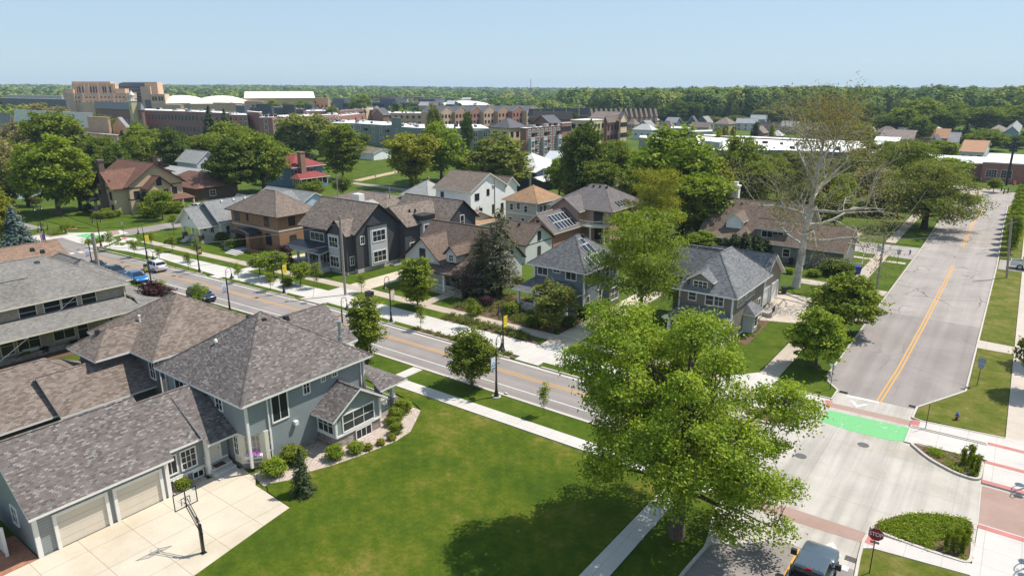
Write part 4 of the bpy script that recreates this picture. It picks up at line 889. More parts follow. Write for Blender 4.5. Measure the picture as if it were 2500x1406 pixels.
rbox(T, "porch_floor", CONC, -91.5, -82.5, 63.0, 65.95, 0, .75); columns(T, [(-91.1, 63.3), (-88.5, 63.3), (-85.9, 63.3), (-83.3, 63.3)], .75, 3.05, .22, plain("grey_column", (.42, .43, .45), .6), "column")
for u in (-89.5, -86.8, -84.2): T.win('-y', 66, u, .9, 1.6, 1.9, 2, 2)
steps(T, -87.4, -85.9, 60.9, 63.0, .75, 4, '-y', CONC); b = MB(); b.tube([(-85.8, 60.9, 1.0), (-85.8, 63, 1.7)], .03); b.tube([(-87.5, 60.9, 1.0), (-87.5, 63, 1.7)], .03); T.part("handrail", b, DARKM)
b = MB()
for x0, x1, y0, y1 in ((-77.9, -76.9, 72.5, 72.6), (-77.9, -76.9, 75.3, 75.4), (-77, -76.9, 72.6, 75.3)): b.box(x0, x1, y0, y1, 0, .35)
T.part("window_well", b, CONC)
for x, y in ((-82.1, 79.4), (-81.7, 80.3)): vent(T, x + 3.6, y - 1.5, 7.9, DARKM, .14, .3)
rbox(T, "chimney", WHITE, -88.5, -86.9, 74.8, 76.0, 5, 10.2)
# --- brown bungalow with white gables
T = Thing("white_gable_house", "brown roofed house with white gable end, small dormer and front porch behind the pines", "house", (-62, 72))
WS2 = siding("off_white_siding", (.55, .55, .55), .16, lap_shade=.85)
block(T, -69.0, -56.5, 68.6, 78.5, 0, 3.4, 8.3, 'gable', 'x', .6, WS2, SH['bung'], TIMB, ohg=.4)
block(T, -69.0, -62, 67.3, 73.5, 0, 3.5, 7.2, 'gable', 'y', .9, WS2, SH['bung'], TIMB, ohg=.6)
shed(T, -66.0, -57.0, 65.6, 69.2, 3.0, 4.3, '-y', SH['bung'], TIMB, 'ab', 1.5)
block(T, -61.4, -59.6, 67.6, 71.0, 4.2, 5.3, 6.5, 'gable', 'y', .35, WS2, SH['bung'], TIMB, ohg=.35)
T.win('-y', 67.6, -60.5, 4.35, .7, .85, 2, 2); T.win('-y', 67.3, -65.6, 3.9, .9, 1.5, 1, 2, fr=TIMB)
columns(T, [(-65.6, 65.9), (-63.5, 65.9), (-60.4, 65.9), (-57.4, 65.9)], .5, 2.9, .16, WHITE, "column", True); rbox(T, "porch_floor", CONC_T, -65.8, -57.2, 65.7, 68.5, 0, .5); railing(T, (-63.3, 65.9), (-60.6, 65.9), .5); railing(T, (-60.2, 65.9), (-57.6, 65.9), .5)
door(T, '-y', 68.6, -63.0, .55, 1.0, 2.0, plain("oak_door", (.35, .17, .07), .5)); T.win('-y', 68.6, -60.6, 1.1, 1.8, 1.5, 2, 2); T.win('+x', -56.5, 73, 1.2, .9, 1.5, 1, 2); T.win('+x', -56.5, 76, 4.2, .8, 1.4, 1, 2); T.win('-y', 67.3, -67.6, 1.1, .9, 1.5, 1, 2)
b = MB(); b.box(-69.05, -61.95, 67.24, 67.3, 3.0, 3.2); T.part("trim_band", b, TIMB)
# --- blue foursquare with solar panels
T = Thing("slate_blue_house", "two storey slate blue house with charcoal hip roof, solar panels and a wide front porch", "house", (-43.5, 73))
SB = siding("slate_blue_siding", (.165, .20, .225), .17, lap_shade=.75)
block(T, -47.4, -40.2, 68.6, 77.0, 0, 5.9, 9.3, 'hip', 'y', .75, SB, SH['blue'], WHITE, ridge=(72.4, 73.2))
block(T, -48.6, -46.8, 71.5, 76.5, 0, 3.0, 4.0, 'gable', 'y', .5, SB, SH['blue'], WHITE)
shed(T, -48.8, -40.4, 65.6, 68.6, 3.05, 4.2, '-y', SH['blue'], WHITE, 'ab', 1.6)
rbox(T, "porch_floor", CONC_T, -48.4, -40.8, 65.9, 68.5, 0, .55); columns(T, [(-48.1, 66.2), (-45.6, 66.2), (-43.2, 66.2), (-41.1, 66.2)], .55, 2.95, .15, WHITE, "column", True); railing(T, (-47.9, 66.2), (-45.8, 66.2), .55); railing(T, (-43, 66.2), (-41.3, 66.2), .55)
T.wpx('-y', 68.6, 'h', 440, 972, 538, 1072, 2, 1); T.wpx('-y', 68.6, 'h', 586, 996, 657, 1048, 2, 1); T.wpx('-y', 68.6, 'h', 706, 1020, 812, 1122, 2, 1)
for u, z, wd, h in ((69.6, .9, .8, 1.6), (72.6, 1.0, .8, 1.7), (70, 4.0, .8, 1.3), (72.2, 4.0, .8, 1.3), (74.4, 4.0, .8, 1.3), (76.2, 4.0, .6, 1.3)): T.win('+x', -40.2, u, z, wd, h, 1, 2)
rbox(T, "bay_wall", SB, -40.2, -39.5, 73.9, 76.6, .4, 2.9); T.win('+x', -39.5, 75.2, 1.0, 1.8, 1.5, 2, 2); T.win('-y', 68.6, -45.5, 1.1, 1.6, 1.5, 2, 2)
tr = MB()
for x, y in ((-40.17, 68.65), (-47.37, 68.65)): tr.box(x - .1, x + .07, y - .1, y + .1, .3, 5.9)
tr.box(-40.22, -40.13, 68.7, 77, .1, .4); split_part(T, "corner_board", tr, WHITE)
def solar(T, o, u, v, n, nx, ny, pw=1.0, ph=1.65):
    """rows of panels standing 8 cm off a roof slope: o lower corner, u along, v up the slope"""
    o, u, v = Vector(o), Vector(u).normalized(), Vector(v).normalized(); nrm = u.cross(v)
    if nrm.z < 0: nrm = -nrm
    for i in range(nx):
        for j in range(ny):
            a = o + u * (i * (pw + .04)) + v * (j * (ph + .06)) + nrm * .1
            b = MB(); c = [a, a + u * pw, a + u * pw + v * ph, a + v * ph]
            b.hexa([tuple(p - nrm * .04) for p in c] + [tuple(p) for p in c]); f = T.part("solar_panel", b, plain("panel_frame", (.62, .62, .62), .4, .02))
            g = MB(); t = .05; d = [a + u * t + v * t, a + u * (pw - t) + v * t, a + u * (pw - t) + v * (ph - t), a + u * t + v * (ph - t)]
            g.poly([tuple(p + nrm * .004) for p in d]); T.part("panel_glass", g, plain("dark_panel_cells", (.012, .014, .024), .15, .1, spec=.6), f)
E0 = Vector((-39.45, 67.85, 5.9)); UP = Vector((-4.35, 0, 3.4))
solar(T, E0 + Vector((0, 1.95, 0)) + UP.normalized() * .4, (0, 1, 0), UP, 1, 5, 1); solar(T, E0 + Vector((0, 3.35, 0)) + UP.normalized() * 2.15, (0, 1, 0), UP, 1, 2, 1); solar(T, E0 + Vector((0, 4.1, 0)) + UP.normalized() * 3.85, (0, 1, 0), UP, 1, 1, 1, ph=.9)
for x, y, z in ((-43.3, 73.4, 9.1),): vent(T, x, y, z)
# --- taupe corner house
T = Thing("taupe_house", "two storey taupe house with grey hip roof and dormer at the street corner", "house", (-26, 76))
TS = siding("taupe_corner_siding", (.215, .185, .155), .17, lap_shade=.78)
block(T, -28.6, -22.6, 70.0, 81.0, 0, 5.7, 9.4, 'hip', 'y', .75, TS, SH['taupe'], WHITE, ridge=(73.6, 77.2), foundation=(.45, plain("brick_base", (.2, .11, .09), .9)))
block(T, -31.5, -26.5, 75.2, 79.6, 0, 5.7, 8.9, 'gable', 'x', .7, TS, SH['taupe'], WHITE)
block(T, -27.4, -25.0, 69.8, 72.6, 5.7, 6.9, 7.9, 'gable', 'y', .35, TS, SH['taupe'], WHITE, ohg=.3)
T.win('-y', 69.8, -26.2, 6.05, 1.5, .7, 3, 2, t=.08)
shed(T, -29.2, -22.3, 66.9, 70.0, 2.95, 4.0, '-y', SH['taupe'], WHITE, 'ab', 1.3); rbox(T, "porch_floor", CONC_T, -28.8, -22.8, 67.2, 69.95, 0, .55); columns(T, [(-28.5, 67.4), (-25.7, 67.4), (-23.1, 67.4)], .55, 2.85, .17, WHITE, "column", True)
T.wpx('-y', 70, 'n', 1340, 378, 1405, 475, 1, 2); T.wpx('-y', 70, 'n', 1484, 405, 1560, 520, 1, 2); T.wpx('-y', 70, 'n', 1555, 415, 1640, 530, 2, 2)
T.wpx('+x', -22.6, 'n', 1765, 398, 1815, 490, 2, 1); T.wpx('+x', -22.6, 'n', 1835, 358, 1868, 442, 1, 2); T.wpx('+x', -22.6, 'n', 1866, 340, 1900, 415, 1, 2); T.win('+x', -22.6, 79.6, 1.4, .8, 1.6, 1, 2)
b = MB(); b.prism([(-22.6, 74.2), (-21.6, 74.7), (-21.6, 76.4), (-22.6, 76.9)], .35, 2.7); T.part("bay_wall", b, LG); shed(T, -22.6, -21.2, 73.9, 77.1, 2.7, 3.7, '+x', SH['taupe'], WHITE, 'ab', .9, "bay_roof"); T.win('+x', -21.6, 75.55, .9, .9, 1.5, 1, 2)
tr = MB()
for x, y in ((-22.57, 70.05), (-28.57, 70.05), (-22.57, 80.95)): tr.box(x - .1, x + .07, y - .1, y + .1, .45, 5.7)
tr.box(-22.62, -22.53, 70.1, 80.9, .35, .6); split_part(T, "corner_board", tr, WHITE)
block(T, -29.5, -23.4, 81.0, 84.0, 0, 3.4, 5.2, 'gable', 'y', .4, TS, SH['taupe'], WHITE)
block(T, -31.5, -23.9, 84.0, 93.0, 0, 3.2, 6.6, 'gable', 'x', .5, TS, SH['taupe'], WHITE)
for u in (86.6, 90.3): garage_door(T, '+x', -23.9, u, .1, 2.6, 2.2, WHITE)
for x, y, z in ((-25.2, 73.6, 8.6), (-24.6, 75.4, 8.2)): vent(T, x, y, z, None, .18, .12)
b = MB(); b.box(-22.9, -21.6, 82.2, 83.4, 0, .6); T.part("stoop", b, CONC); railing(T, (-21.65, 82.2), (-21.65, 83.4), .6, .8, DARKM)
# ------------------------------------------------------------------ second row and mid distance houses
WS3 = siding("farmhouse_white_siding", (.86, .85, .83), .25, lap_shade=.9)
DF = plain("black_window_frame", (.03, .03, .03), .5)
T = Thing("farmhouse", "tall white gabled house with black framed windows in the second row", "house", (-92, 110))
block(T, -98.0, -88.5, 105.2, 116.8, 0, 7.0, 10.2, 'gable', 'x', .6, WS3, SH['brick'], WHITE, ohg=.5)
block(T, -97.5, -88.9, 116.82, 121.5, 0, 6.4, 8.6, 'gable', 'x', .5, WS3, SH['brick'], WHITE, ohg=.5)
shed(T, -98, -88.6, 101.4, 105.2, 3.6, 4.7, '-y', SH['brick'], WHITE, 'ab', 1.2)
for u, z, wd, h in ((107.2, 5.0, 1.3, 1.3), (110.8, 5.6, .8, 1.2), (112.6, 1.6, .8, 1.8), (115.6, 1.6, .8, 1.7), (108.4, 1.6, .8, 1.6)): T.win('+x', -88.5, u, z, wd, h, 2, 1, fr=DF, t=.06)
T.win('-y', 105.2, -96.2, 5.2, .7, 1.0, 1, 2, fr=DF); rbox(T, "porch_wall", WS3, -97.5, -89, 102.2, 105.1, 0, 3.5)
T = Thing("grey_hip_house", "small white house with pale grey pyramid roof left of the white farmhouse", "house", (-103, 109))
block(T, -108.2, -100.4, 105.4, 113, 0, 4.6, 7.7, 'hip', 'x', .6, WS3, SH['pale'], WHITE)
for u in (106.5, 108.5, 110.6): T.win('+x', -100.4, u, 2.9, .9, 1.4, 1, 2)
for u in (-107, -105.4, -103.6, -102): T.win('-y', 105.4, u, 2.9, .9, 1.3, 1, 2)
b = MB(); b.box(-104.4, -104, 109.4, 109.8, 7, 8.4); T.part("chimney", b, brickmat("red_chimney_brick", [(.28, .10, .07), (.36, .14, .1)], (.3, .25, .2)))
T = Thing("long_low_house", "long low house with brown roof and a rear terrace behind the brown brick house", "house", (-117, 104))
block(T, -125, -106.5, 99, 108.5, 0, 3.0, 4.7, 'hip', 'x', .6, plain("tan_wall", (.4, .33, .26), .8), SH['dark'], WHITE)
block(T, -114, -108.5, 94.5, 99.2, 0, 3.0, 4.0, 'gable', 'y', .4, WS3, SH['pale'], WHITE)
T.win('+x', -106.5, 103.5, 1, 1.2, 1.2, 2, 2)
T = Thing("white_garage", "white garage with grey roof and blue grey gable behind the brown brick house", "garage", (-123, 92))
block(T, -138, -121.5, 88.3, 96.4, 0, 3.2, 5.5, 'gable', 'x', .5, plain("pale_blue_gable", (.40, .50, .60), .7), SH['white'], WHITE, ohg=.4)
T = Thing("orange_roof_garage", "garage with orange shingle roof and white gable behind the dark grey house", "garage", (-82, 98))
block(T, -90, -80.8, 93.5, 102.6, 0, 2.9, 5.0, 'gable', 'x', .5, plain("cream_gable", (.62, .58, .50), .7), SH['orange'], WHITE, ohg=.5)
shed(T, -80.8, -79.6, 93.2, 103, 2.6, 3.1, '+x', SH['orange'], WHITE); garage_door(T, '+x', -80.8, 98, .05, 4.6, 2.1, WHITE)
T = Thing("beige_house", "two storey beige house with orange pyramid roof", "house", (-78, 113))
BG = siding("beige_siding", (.50, .435, .385), .2, lap_shade=.85)
block(T, -82.4, -74.8, 108.8, 117.2, 0, 5.6, 8.3, 'hip', 'x', .6, BG, SH['orange'], WHITE)
tr = MB(); tr.box(-74.87, -74.74, 108.73, 108.9, 0, 5.6); tr.box(-82.4, -74.8, 108.72, 108.8, 2.9, 3.1); tr.box(-74.8, -74.72, 108.8, 117.2, 2.9, 3.1); split_part(T, "corner_board", tr, WHITE)
for u, z in ((-80.9, 3.6), (-79.2, 3.9), (-77.4, 3.5), (-81.2, .9), (-78.1, 1.0)): T.win('-y', 108.8, u, z, .75, 1.2, 1, 2)
for u, z in ((110.2, 3.5), (111.6, 3.5), (115.6, 3.6), (110.6, .9), (114.5, .9)): T.win('+x', -74.8, u, z, .75, 1.2, 1, 2)
T = Thing("pink_brick_house", "large pink brick house with grey hip roof, solar panels and a curved balcony", "house", (-62, 112))
PB = brickmat("pink_brick", [(.40, .21, .165), (.47, .26, .205), (.53, .31, .25)], (.44, .35, .3), .22, .08, .01)
block(T, -70.5, -58.2, 108, 120, 0, 5.9, 9.5, 'hip', 'x', .9, PB, SH['pink'], CREAM, ridge=(-65.6, -62.8))
block(T, -69.0, -63.5, 105.6, 111, 0, 5.6, 8.0, 'gable', 'y', .7, PB, SH['pink'], CREAM)
block(T, -69.5, -63.2, 97.0, 107, 0, 3.0, 6.0, 'gable', 'y', .6, brickmat("salmon_brick", [(.34, .14, .10), (.42, .19, .14)], (.36, .26, .22), .22, .08, .01), SH['pink'], CREAM)
shed(T, -69.8, -62.9, 96.3, 97.0, 2.9, 3.2, '-y', SH['pink'], CREAM)
T.win('-y', 97, -66.4, 3.9, .8, 1.1, 1, 2, fr=CREAM)
s0 = Vector((-62.6, 98.4, 3.0)); su = Vector((-3.75, 0, 3.0)); solar(T, s0 + su.normalized() * .5, (0, 1, 0), su, 1, 6, 2)
s0 = Vector((-57.3, 109.4, 5.9)); su = Vector((-6.2, 0, 3.6)); solar(T, s0 + su.normalized() * .5 + Vector((0, 1.0, 0)), (0, 1, 0), su, 1, 5, 1); solar(T, s0 + su.normalized() * 2.3 + Vector((0, 2.2, 0)), (0, 1, 0), su, 1, 5, 1)
b = MB(); b.prism([(-63.2, 105.6), (-60.8, 105.2), (-58.4, 106.4), (-58.2, 108), (-63.2, 108)], 2.9, 3.15); T.part("balcony", b, CREAM)
for a, c in (((-63.2, 105.7), (-60.8, 105.3)), ((-60.8, 105.3), (-58.5, 106.5))): railing(T, a, c, 3.15, .9, CREAM, .25)
columns(T, [(-60.8, 105.5), (-58.6, 106.6)], 0, 2.9, .2, CREAM); T.win('-y', 108, -60.6, 3.2, 1.8, 2.1, 2, 1, fr=DF); T.win('-y', 108, -60.6, .4, 1.2, 2.2, 1, 1, fr=DF); T.win('+x', -58.2, 111, 3.6, 1.6, 1.5, 2, 1, fr=DF); T.win('+x', -58.2, 115, 3.6, 1.6, 1.5, 2, 1, fr=DF)
for i in range(4): vent(T, -66.2 + i * 1.4, 113.2, 9.25, None, .2, .14)
T = Thing("brown_roof_garage", "tall garage with steep brown roof and white gable left of the slate blue house", "garage", (-62, 90))
block(T, -69, -61.2, 86.0, 93.5, 0, 3.2, 6.0, 'gable', 'x', .5, siding("white_garage_siding", (.60, .60, .58), .2, lap_shade=.85), SH['bung'], TIMB, ohg=.5)
T.win('+x', -61.2, 89.8, 3.4, .7, 1.3, 1, 2, fr=DF); T.win('+x', -61.2, 89.8, .9, .7, 1.3, 1, 2, fr=DF)
for i in range(2): vent(T, -67 + 2.4 * i, 89, 5.7, None, .2, .14)
b = MB(); b.box(-61.26, -61.2, 86, 93.5, 2.9, 3.05); T.part("trim_band", b, TIMB)
T = Thing("dormered_brown_house", "brown roofed house with white dormers and a windowed bay behind the pale bare limbed tree", "house", (-32, 116))
GT = siding("grey_tan_siding", (.23, .215, .19), .18, lap_shade=.85)
block(T, -43, -27, 113.5, 127, 0, 3.3, 8.3, 'gable', 'x', .6, GT, SH['dorm'], WHITE, ohg=.5)
block(T, -30.5, -19.8, 111.5, 120.0, 0, 3.0, 6.2, 'gable', 'x', .6, plain("grey_garage_wall", (.20, .195, .18), .8, .06), SH['dorm'], WHITE, ohg=.5)
b = MB(); b.prism([(-40.5, 113.5), (-39.6, 111.6), (-37.4, 110.8), (-35.2, 111.6), (-34.4, 113.5)], .3, 3.2); T.part("bay_wall", b, GT); shed(T, -41.2, -33.7, 110.2, 114.5, 3.1, 4.6, '-y', SH['dorm'], WHITE, 'ab', 2.2, "bay_roof")
for u in (-38.6, -37.4, -36.2): T.win('-y', 110.85 + .35 * abs(u + 37.4), u, 1.0, .9, 1.5, 1, 1)
block(T, -33.5, -28.5, 112.8, 116, 3.2, 5.0, 6.4, 'gable', 'x', .4, GT, SH['dorm'], WHITE); T.win('-y', 112.8, -31, 3.6, 3.4, 1.0, 4, 1)
block(T, -39.0, -36.4, 113.6, 117.5, 4.2, 5.5, 6.9, 'gable', 'y', .35, WS3, SH['dorm'], WHITE)
T.win('-y', 111.5, -28.2, 1.1, 1.0, 1.2, 1, 2); door(T, '-y', 111.5, -25.8, .15, 1.0, 2.05, WHITE); T.win('-y', 113.5, -33.2, 1.2, 1.2, 1.4, 2, 1)
b = MB(); b.box(-41.2, -39.9, 121, 122, 6.5, 10.2); b.box(-41.35, -39.75, 120.85, 122.15, 10.2, 10.45); b.box(-40.9, -40.2, 121.2, 121.8, 10.45, 11.0); T.part("chimney", b, WHITE)
for i in range(3): vent(T, -38.5 + 3.4 * i, 119.2, 7.7, None, .18, .14)
T = Thing("small_tan_garage", "small garage with brown roof half hidden by trees left of the dormered house", "garage", (-46, 124))
block(T, -51, -44, 119, 126, 0, 2.7, 4.6, 'hip', 'x', .5, WS3, SH['dorm'], WHITE)
# --- across the side streets
T = Thing("red_roof_house", "blue house with red hip roof and brick chimney beside the far street", "house", (-168, 122))
BL = siding("bright_blue_siding", (.15, .25, .40), .2, lap_shade=.85)
block(T, -176.5, -163.6, 117.5, 128, 0, 5.7, 8.6, 'hip', 'x', .8, BL, SH['red'], WHITE)
b = MB(); b.box(-163.65, -162.2, 119.6, 121.2, 0, 9.6); b.box(-163.8, -162.05, 119.45, 121.35, 9.6, 9.85); T.part("chimney", b, brickmat("chimney_brick", [(.26, .10, .07), (.34, .15, .1)], (.3, .25, .2)))
shed(T, -163.6, -159.2, 116.6, 127, 2.9, 4.3, '+x', SH['red'], WHITE, 'ab', 2.2); rbox(T, "sunroom_wall", BL, -163.6, -159.8, 117.4, 126.4, 0, .9)
for i in range(6): rbox(T, "porch_post", WHITE, -160.0, -159.8, 117.4 + 1.78 * i, 117.6 + 1.78 * i, .9, 2.8)
for i in range(4): rbox(T, "porch_post", WHITE, -163.4 + .9 * i, -163.2 + .9 * i, 117.2, 117.4, .9, 2.8)
rbox(T, "sunroom_window", GLASS, -163.5, -160.05, 117.6, 126.2, .9, 2.85)
PUR = plain("dark_shutter", (.05, .03, .06), .6)
for u in (118.6, 124): T.win('+x', -163.6, u, 3.4, 1.1, 1.5, 1, 2); rbox(T, "shutter", PUR, -163.6, -163.52, u - 1.15, u - .72, 3.3, 5.0); rbox(T, "shutter", PUR, -163.6, -163.52, u + .72, u + 1.15, 3.3, 5.0)
T = Thing("maroon_roof_house", "low dark brick house with maroon roof under the trees right of the tudor house", "house", (-172, 95))
block(T, -180, -163, 89, 100, 0, 3.2, 6.2, 'hip', 'x', .8, plain("dark_brick_wall", (.12, .07, .055), .9), SH['tudor'], TIMB, ridge=(-176, -168)); T.win('+x', -163, 93, 1, 1.5, 1.3, 2, 2)
T = Thing("pale_roof_house", "house with plain pale grey gable roof behind the maroon tree", "house", (-190, 100))
block(T, -201, -183, 95.5, 108, 0, 3.2, 5.4, 'gable', 'x', .6, WS3, SH['pale'], WHITE)
T = Thing("lavender_house", "narrow lavender gabled house with a large window beside the big dark trees", "house", (-205, 116))
LV = plain("lavender_siding", (.50, .50, .58), .7, .05)
block(T, -213, -201.5, 111, 118.5, 0, 5.0, 8.4, 'gable', 'x', .5, LV, SH['pale'], WHITE); T.win('+x', -201.5, 113.2, 2.7, 2.2, 2.0, 3, 3); T.win('+x', -201.5, 117, 2.9, 1.2, 1.4, 2, 2)
T = Thing("brown_ranch_house", "long low brown roofed house at the left, beyond the tudor gable", "house", (-252, 105))
block(T, -268, -240, 98, 110, 0, 3.6, 5.4, 'gable', 'x', .8, plain("ranch_wall", (.24, .15, .12), .8), SH['tudor'], WHITE); T.win('-y', 98, -262, 1.0, 3, 1.4, 3, 1); T.win('-y', 98, -250, 1.0, 3, 1.4, 3, 1); rbox(T, "chimney", WHITE, -256, -254, 103, 105, 5, 7)
T = Thing("grey_ranch_house", "low house with grey hip roof and red brick walls by the power pole", "house", (-245, 122))
block(T, -258, -236, 117, 130, 0, 3.3, 6.3, 'hip', 'x', .8, plain("red_ranch_brick", (.26, .10, .08), .9), SH['white'], WHITE); T.win('-y', 117, -250, 1.0, 4, 1.5, 4, 1); T.win('+x', -236, 123, 1, 3, 1.5, 3, 1); rbox(T, "chimney", TIMB, -251, -250, 122, 123, 5, 8)
T = Thing("blue_porch_house", "small pale blue house with white porch half hidden by the big left trees", "house", (-206, 66))
block(T, -214, -203, 62, 74, 0, 5.4, 8, 'gable', 'x', .5, plain("pale_blue_siding", (.42, .52, .60), .7), SH['white'], WHITE); shed(T, -214, -202.5, 59, 62, 2.8, 3.3, '-y', SH['white'], WHITE); columns(T, [(-213, 59.3), (-207.5, 59.3), (-203, 59.3)], 0, 2.7, .18, WHITE, "column", True); T.win('+x', -203, 66, 3.3, 1.0, 1.5, 1, 2); T.win('+x', -203, 70, 3.3, 1.0, 1.5, 1, 2)
T = Thing("white_shed_garage", "white garage with dark grey roof at the edge of the green park", "garage", (-204, 187))
block(T, -216, -202.5, 183, 193, 0, 2.7, 4.4, 'gable', 'x', .4, WS3, SH['dark'], WHITE); garage_door(T, '-y', 183, -212, 0, 3, 2.2, DF, 4, WHITE)
T = Thing("double_porch_house", "white roofed grey house with stacked porches among trees by the brick apartments", "house", (-110, 160))
block(T, -118, -106, 154, 166, 0, 6.0, 9.5, 'hip', 'x', .7, plain("dark_blue_grey_wall", (.10, .13, .17), .7), plain("white_metal_roof", (.62, .62, .62), .5), WHITE)
shed(T, -118, -104, 150.5, 154, 5.4, 6.2, '-y', MATS["white_metal_roof"], WHITE); shed(T, -106, -102.5, 152, 165, 3.0, 3.8, '+x', MATS["white_metal_roof"], WHITE)
columns(T, [(-116, 151), (-111, 151), (-106, 151)], 0, 5.3, .2, WHITE, "column", True); T.win('+x', -106, 158, 3.9, 1.2, 1.4, 1, 2); T.win('+x', -106, 162, 3.9, 1.2, 1.4, 1, 2)
T = Thing("white_gable_outbuilding", "plain white gabled house with bright white roof right of the brick apartments base", "house", (-102, 168))
block(T, -111, -101.5, 164, 173, 0, 6.4, 9.6, 'gable', 'x', .4, plain("pale_blue_white_wall", (.52, .60, .68), .7), MATS["white_metal_roof"], WHITE); T.win('+x', -101.5, 168, 3.6, .8, 1.2, 1, 2, fr=DF)
T = Thing("grey_shed_house", "grey roofed house glimpsed between the two large dark trees", "house", (-84, 150))
block(T, -92, -80, 146, 155, 0, 4, 6.5, 'gable', 'y', .5, plain("slate_wall", (.13, .15, .17), .8), SH['pink'], WHITE)
# ------------------------------------------------------------------ trees: leaf clouds on limbs
def leaf_mesh(name, P, Nn, size, rnd, mat, aspect=.62):
    n = len(P); rs = np.random.RandomState(n % 9973)
    Nn = Nn / (np.linalg.norm(Nn, axis=1, keepdims=True) + 1e-9)
    r = rs.normal(size=(n, 3)); a = np.cross(Nn, r); a /= (np.linalg.norm(a, axis=1, keepdims=True) + 1e-9); b = np.cross(Nn, a)
    s = size[:, None]; a = a * s; b = b * s * aspect; bend = Nn * s * .18
    V = np.empty((n, 4, 3)); V[:, 0] = P - a; V[:, 1] = P + b - bend; V[:, 2] = P + a; V[:, 3] = P - b - bend
    me = bpy.data.meshes.new(name); me.vertices.add(4 * n); me.vertices.foreach_set("co", V.reshape(-1).astype(np.float32))
    me.loops.add(4 * n); me.loops.foreach_set("vertex_index", np.arange(4 * n, dtype=np.int32))
    me.polygons.add(n); me.polygons.foreach_set("loop_start", np.arange(0, 4 * n, 4, dtype=np.int32)); me.polygons.foreach_set("loop_total", np.full(n, 4, dtype=np.int32))
    at = me.attributes.new("rnd", 'FLOAT', 'FACE'); at.data.foreach_set("value", rnd.astype(np.float32))
    me.materials.append(mat); me.update(calc_edges=True); return me
def unit(rs, n, up=0.0):
    v = rs.normal(size=(n, 3)); v[:, 2] += up; return v / np.linalg.norm(v, axis=1, keepdims=True)
def crown_cloud(seed, lobes, ncl, nlf, lsz, csz, shell=.42, droop=0.0, updir=.45):
    """leaf positions: clusters spread on the outer part of every lobe"""
    rs = np.random.RandomState(seed); lobes = [(np.array(c, float), np.array(r, float)) for c, r in lobes]
    wts = np.array([np.prod(r) ** (2 / 3) for c, r in lobes]); wts /= wts.sum()
    ks = rs.choice(len(lobes), ncl, p=wts); d = unit(rs, ncl, .25)
    rad = shell + (1.04 - shell) * rs.rand(ncl) ** .55
    C0 = np.array([lobes[k][0] for k in ks]); R0 = np.array([lobes[k][1] for k in ks])
    cc = C0 + d * R0 * rad[:, None]
    cr = rs.rand(ncl)
    P = np.repeat(cc, nlf, 0); m = len(P)
    g = rs.normal(size=(m, 3)) * csz * np.array([1, 1, .55]); P = P + g
    if droop: P[:, 2] -= droop * (np.hypot(g[:, 0], g[:, 1]))
    Nn = np.repeat(d, nlf, 0) * .45 + np.array([0, 0, updir]) + rs.normal(size=(m, 3)) * .55
    rnd = np.clip(np.repeat(cr, nlf) * .55 + rs.rand(m) * .45, 0, 1)
    return P, Nn, lsz * (.7 + .6 * rs.rand(m)), rnd, cc
def limb_path(rs, a, b, sag=.12, n=5):
    a, b = np.array(a, float), np.array(b, float); L0 = np.linalg.norm(b - a); out = []
    for i in range(n + 1):
        t = i / n; p = a * (1 - t) + b * t + np.array([0, 0, sag * L0 * math.sin(math.pi * t)])
        if 0 < i < n: p = p + rs.normal(size=3) * L0 * .035
        out.append(tuple(p))
    return out
def make_tree(kind, seed, lobes, ncl, nlf, lsz, csz, leaf, trunk_r, fork, bark=None, lean=(0, 0), twigs=60, **kw):
    rs = np.random.RandomState(seed + 5); P, Nn, S, rnd, cc = crown_cloud(seed, lobes, ncl, nlf, lsz, csz, **kw)
    cm = leaf_mesh(kind + "_crown", P, Nn, S, rnd, leaf)
    b = MB(); top = max(c[2] for c, r in lobes); fx, fy = lean
    b.tube([(0, 0, -.3), (0, 0, .15), (fx * .3, fy * .3, fork * .5), (fx, fy, fork), (fx * 1.3, fy * 1.3, fork + (top - fork) * .55), (fx * 1.4, fy * 1.4, top)], [trunk_r * 1.6, trunk_r * 1.15, trunk_r * .9, trunk_r * .75, trunk_r * .42, trunk_r * .12], 9)
    for c, r in lobes:
        z0 = fork + max(0, (c[2] - fork)) * .35 * rs.rand()
        rr = trunk_r * .45 * min(1, (np.prod(r) ** (1 / 3)) / 2.2)
        p = limb_path(rs, (fx, fy, z0), c, .08); b.tube(p, [rr * (1 - .75 * i / (len(p) - 1)) for i in range(len(p))], 5, False)
        near = cc[np.argsort(((cc - np.array(c)) ** 2).sum(1))]
        pick = near[: max(3, int(len(near) / len(lobes)))]
        for q in pick[rs.permutation(len(pick))[: max(2, int(twigs / len(lobes)))]]:
            p = limb_path(rs, c, q, .05, 3); b.tube(p, [rr * .28, rr * .2, rr * .13, rr * .05], 4, False)
    tm = b.mesh(kind + "_trunk", bark or BARK, smooth=True)
    return tm, cm
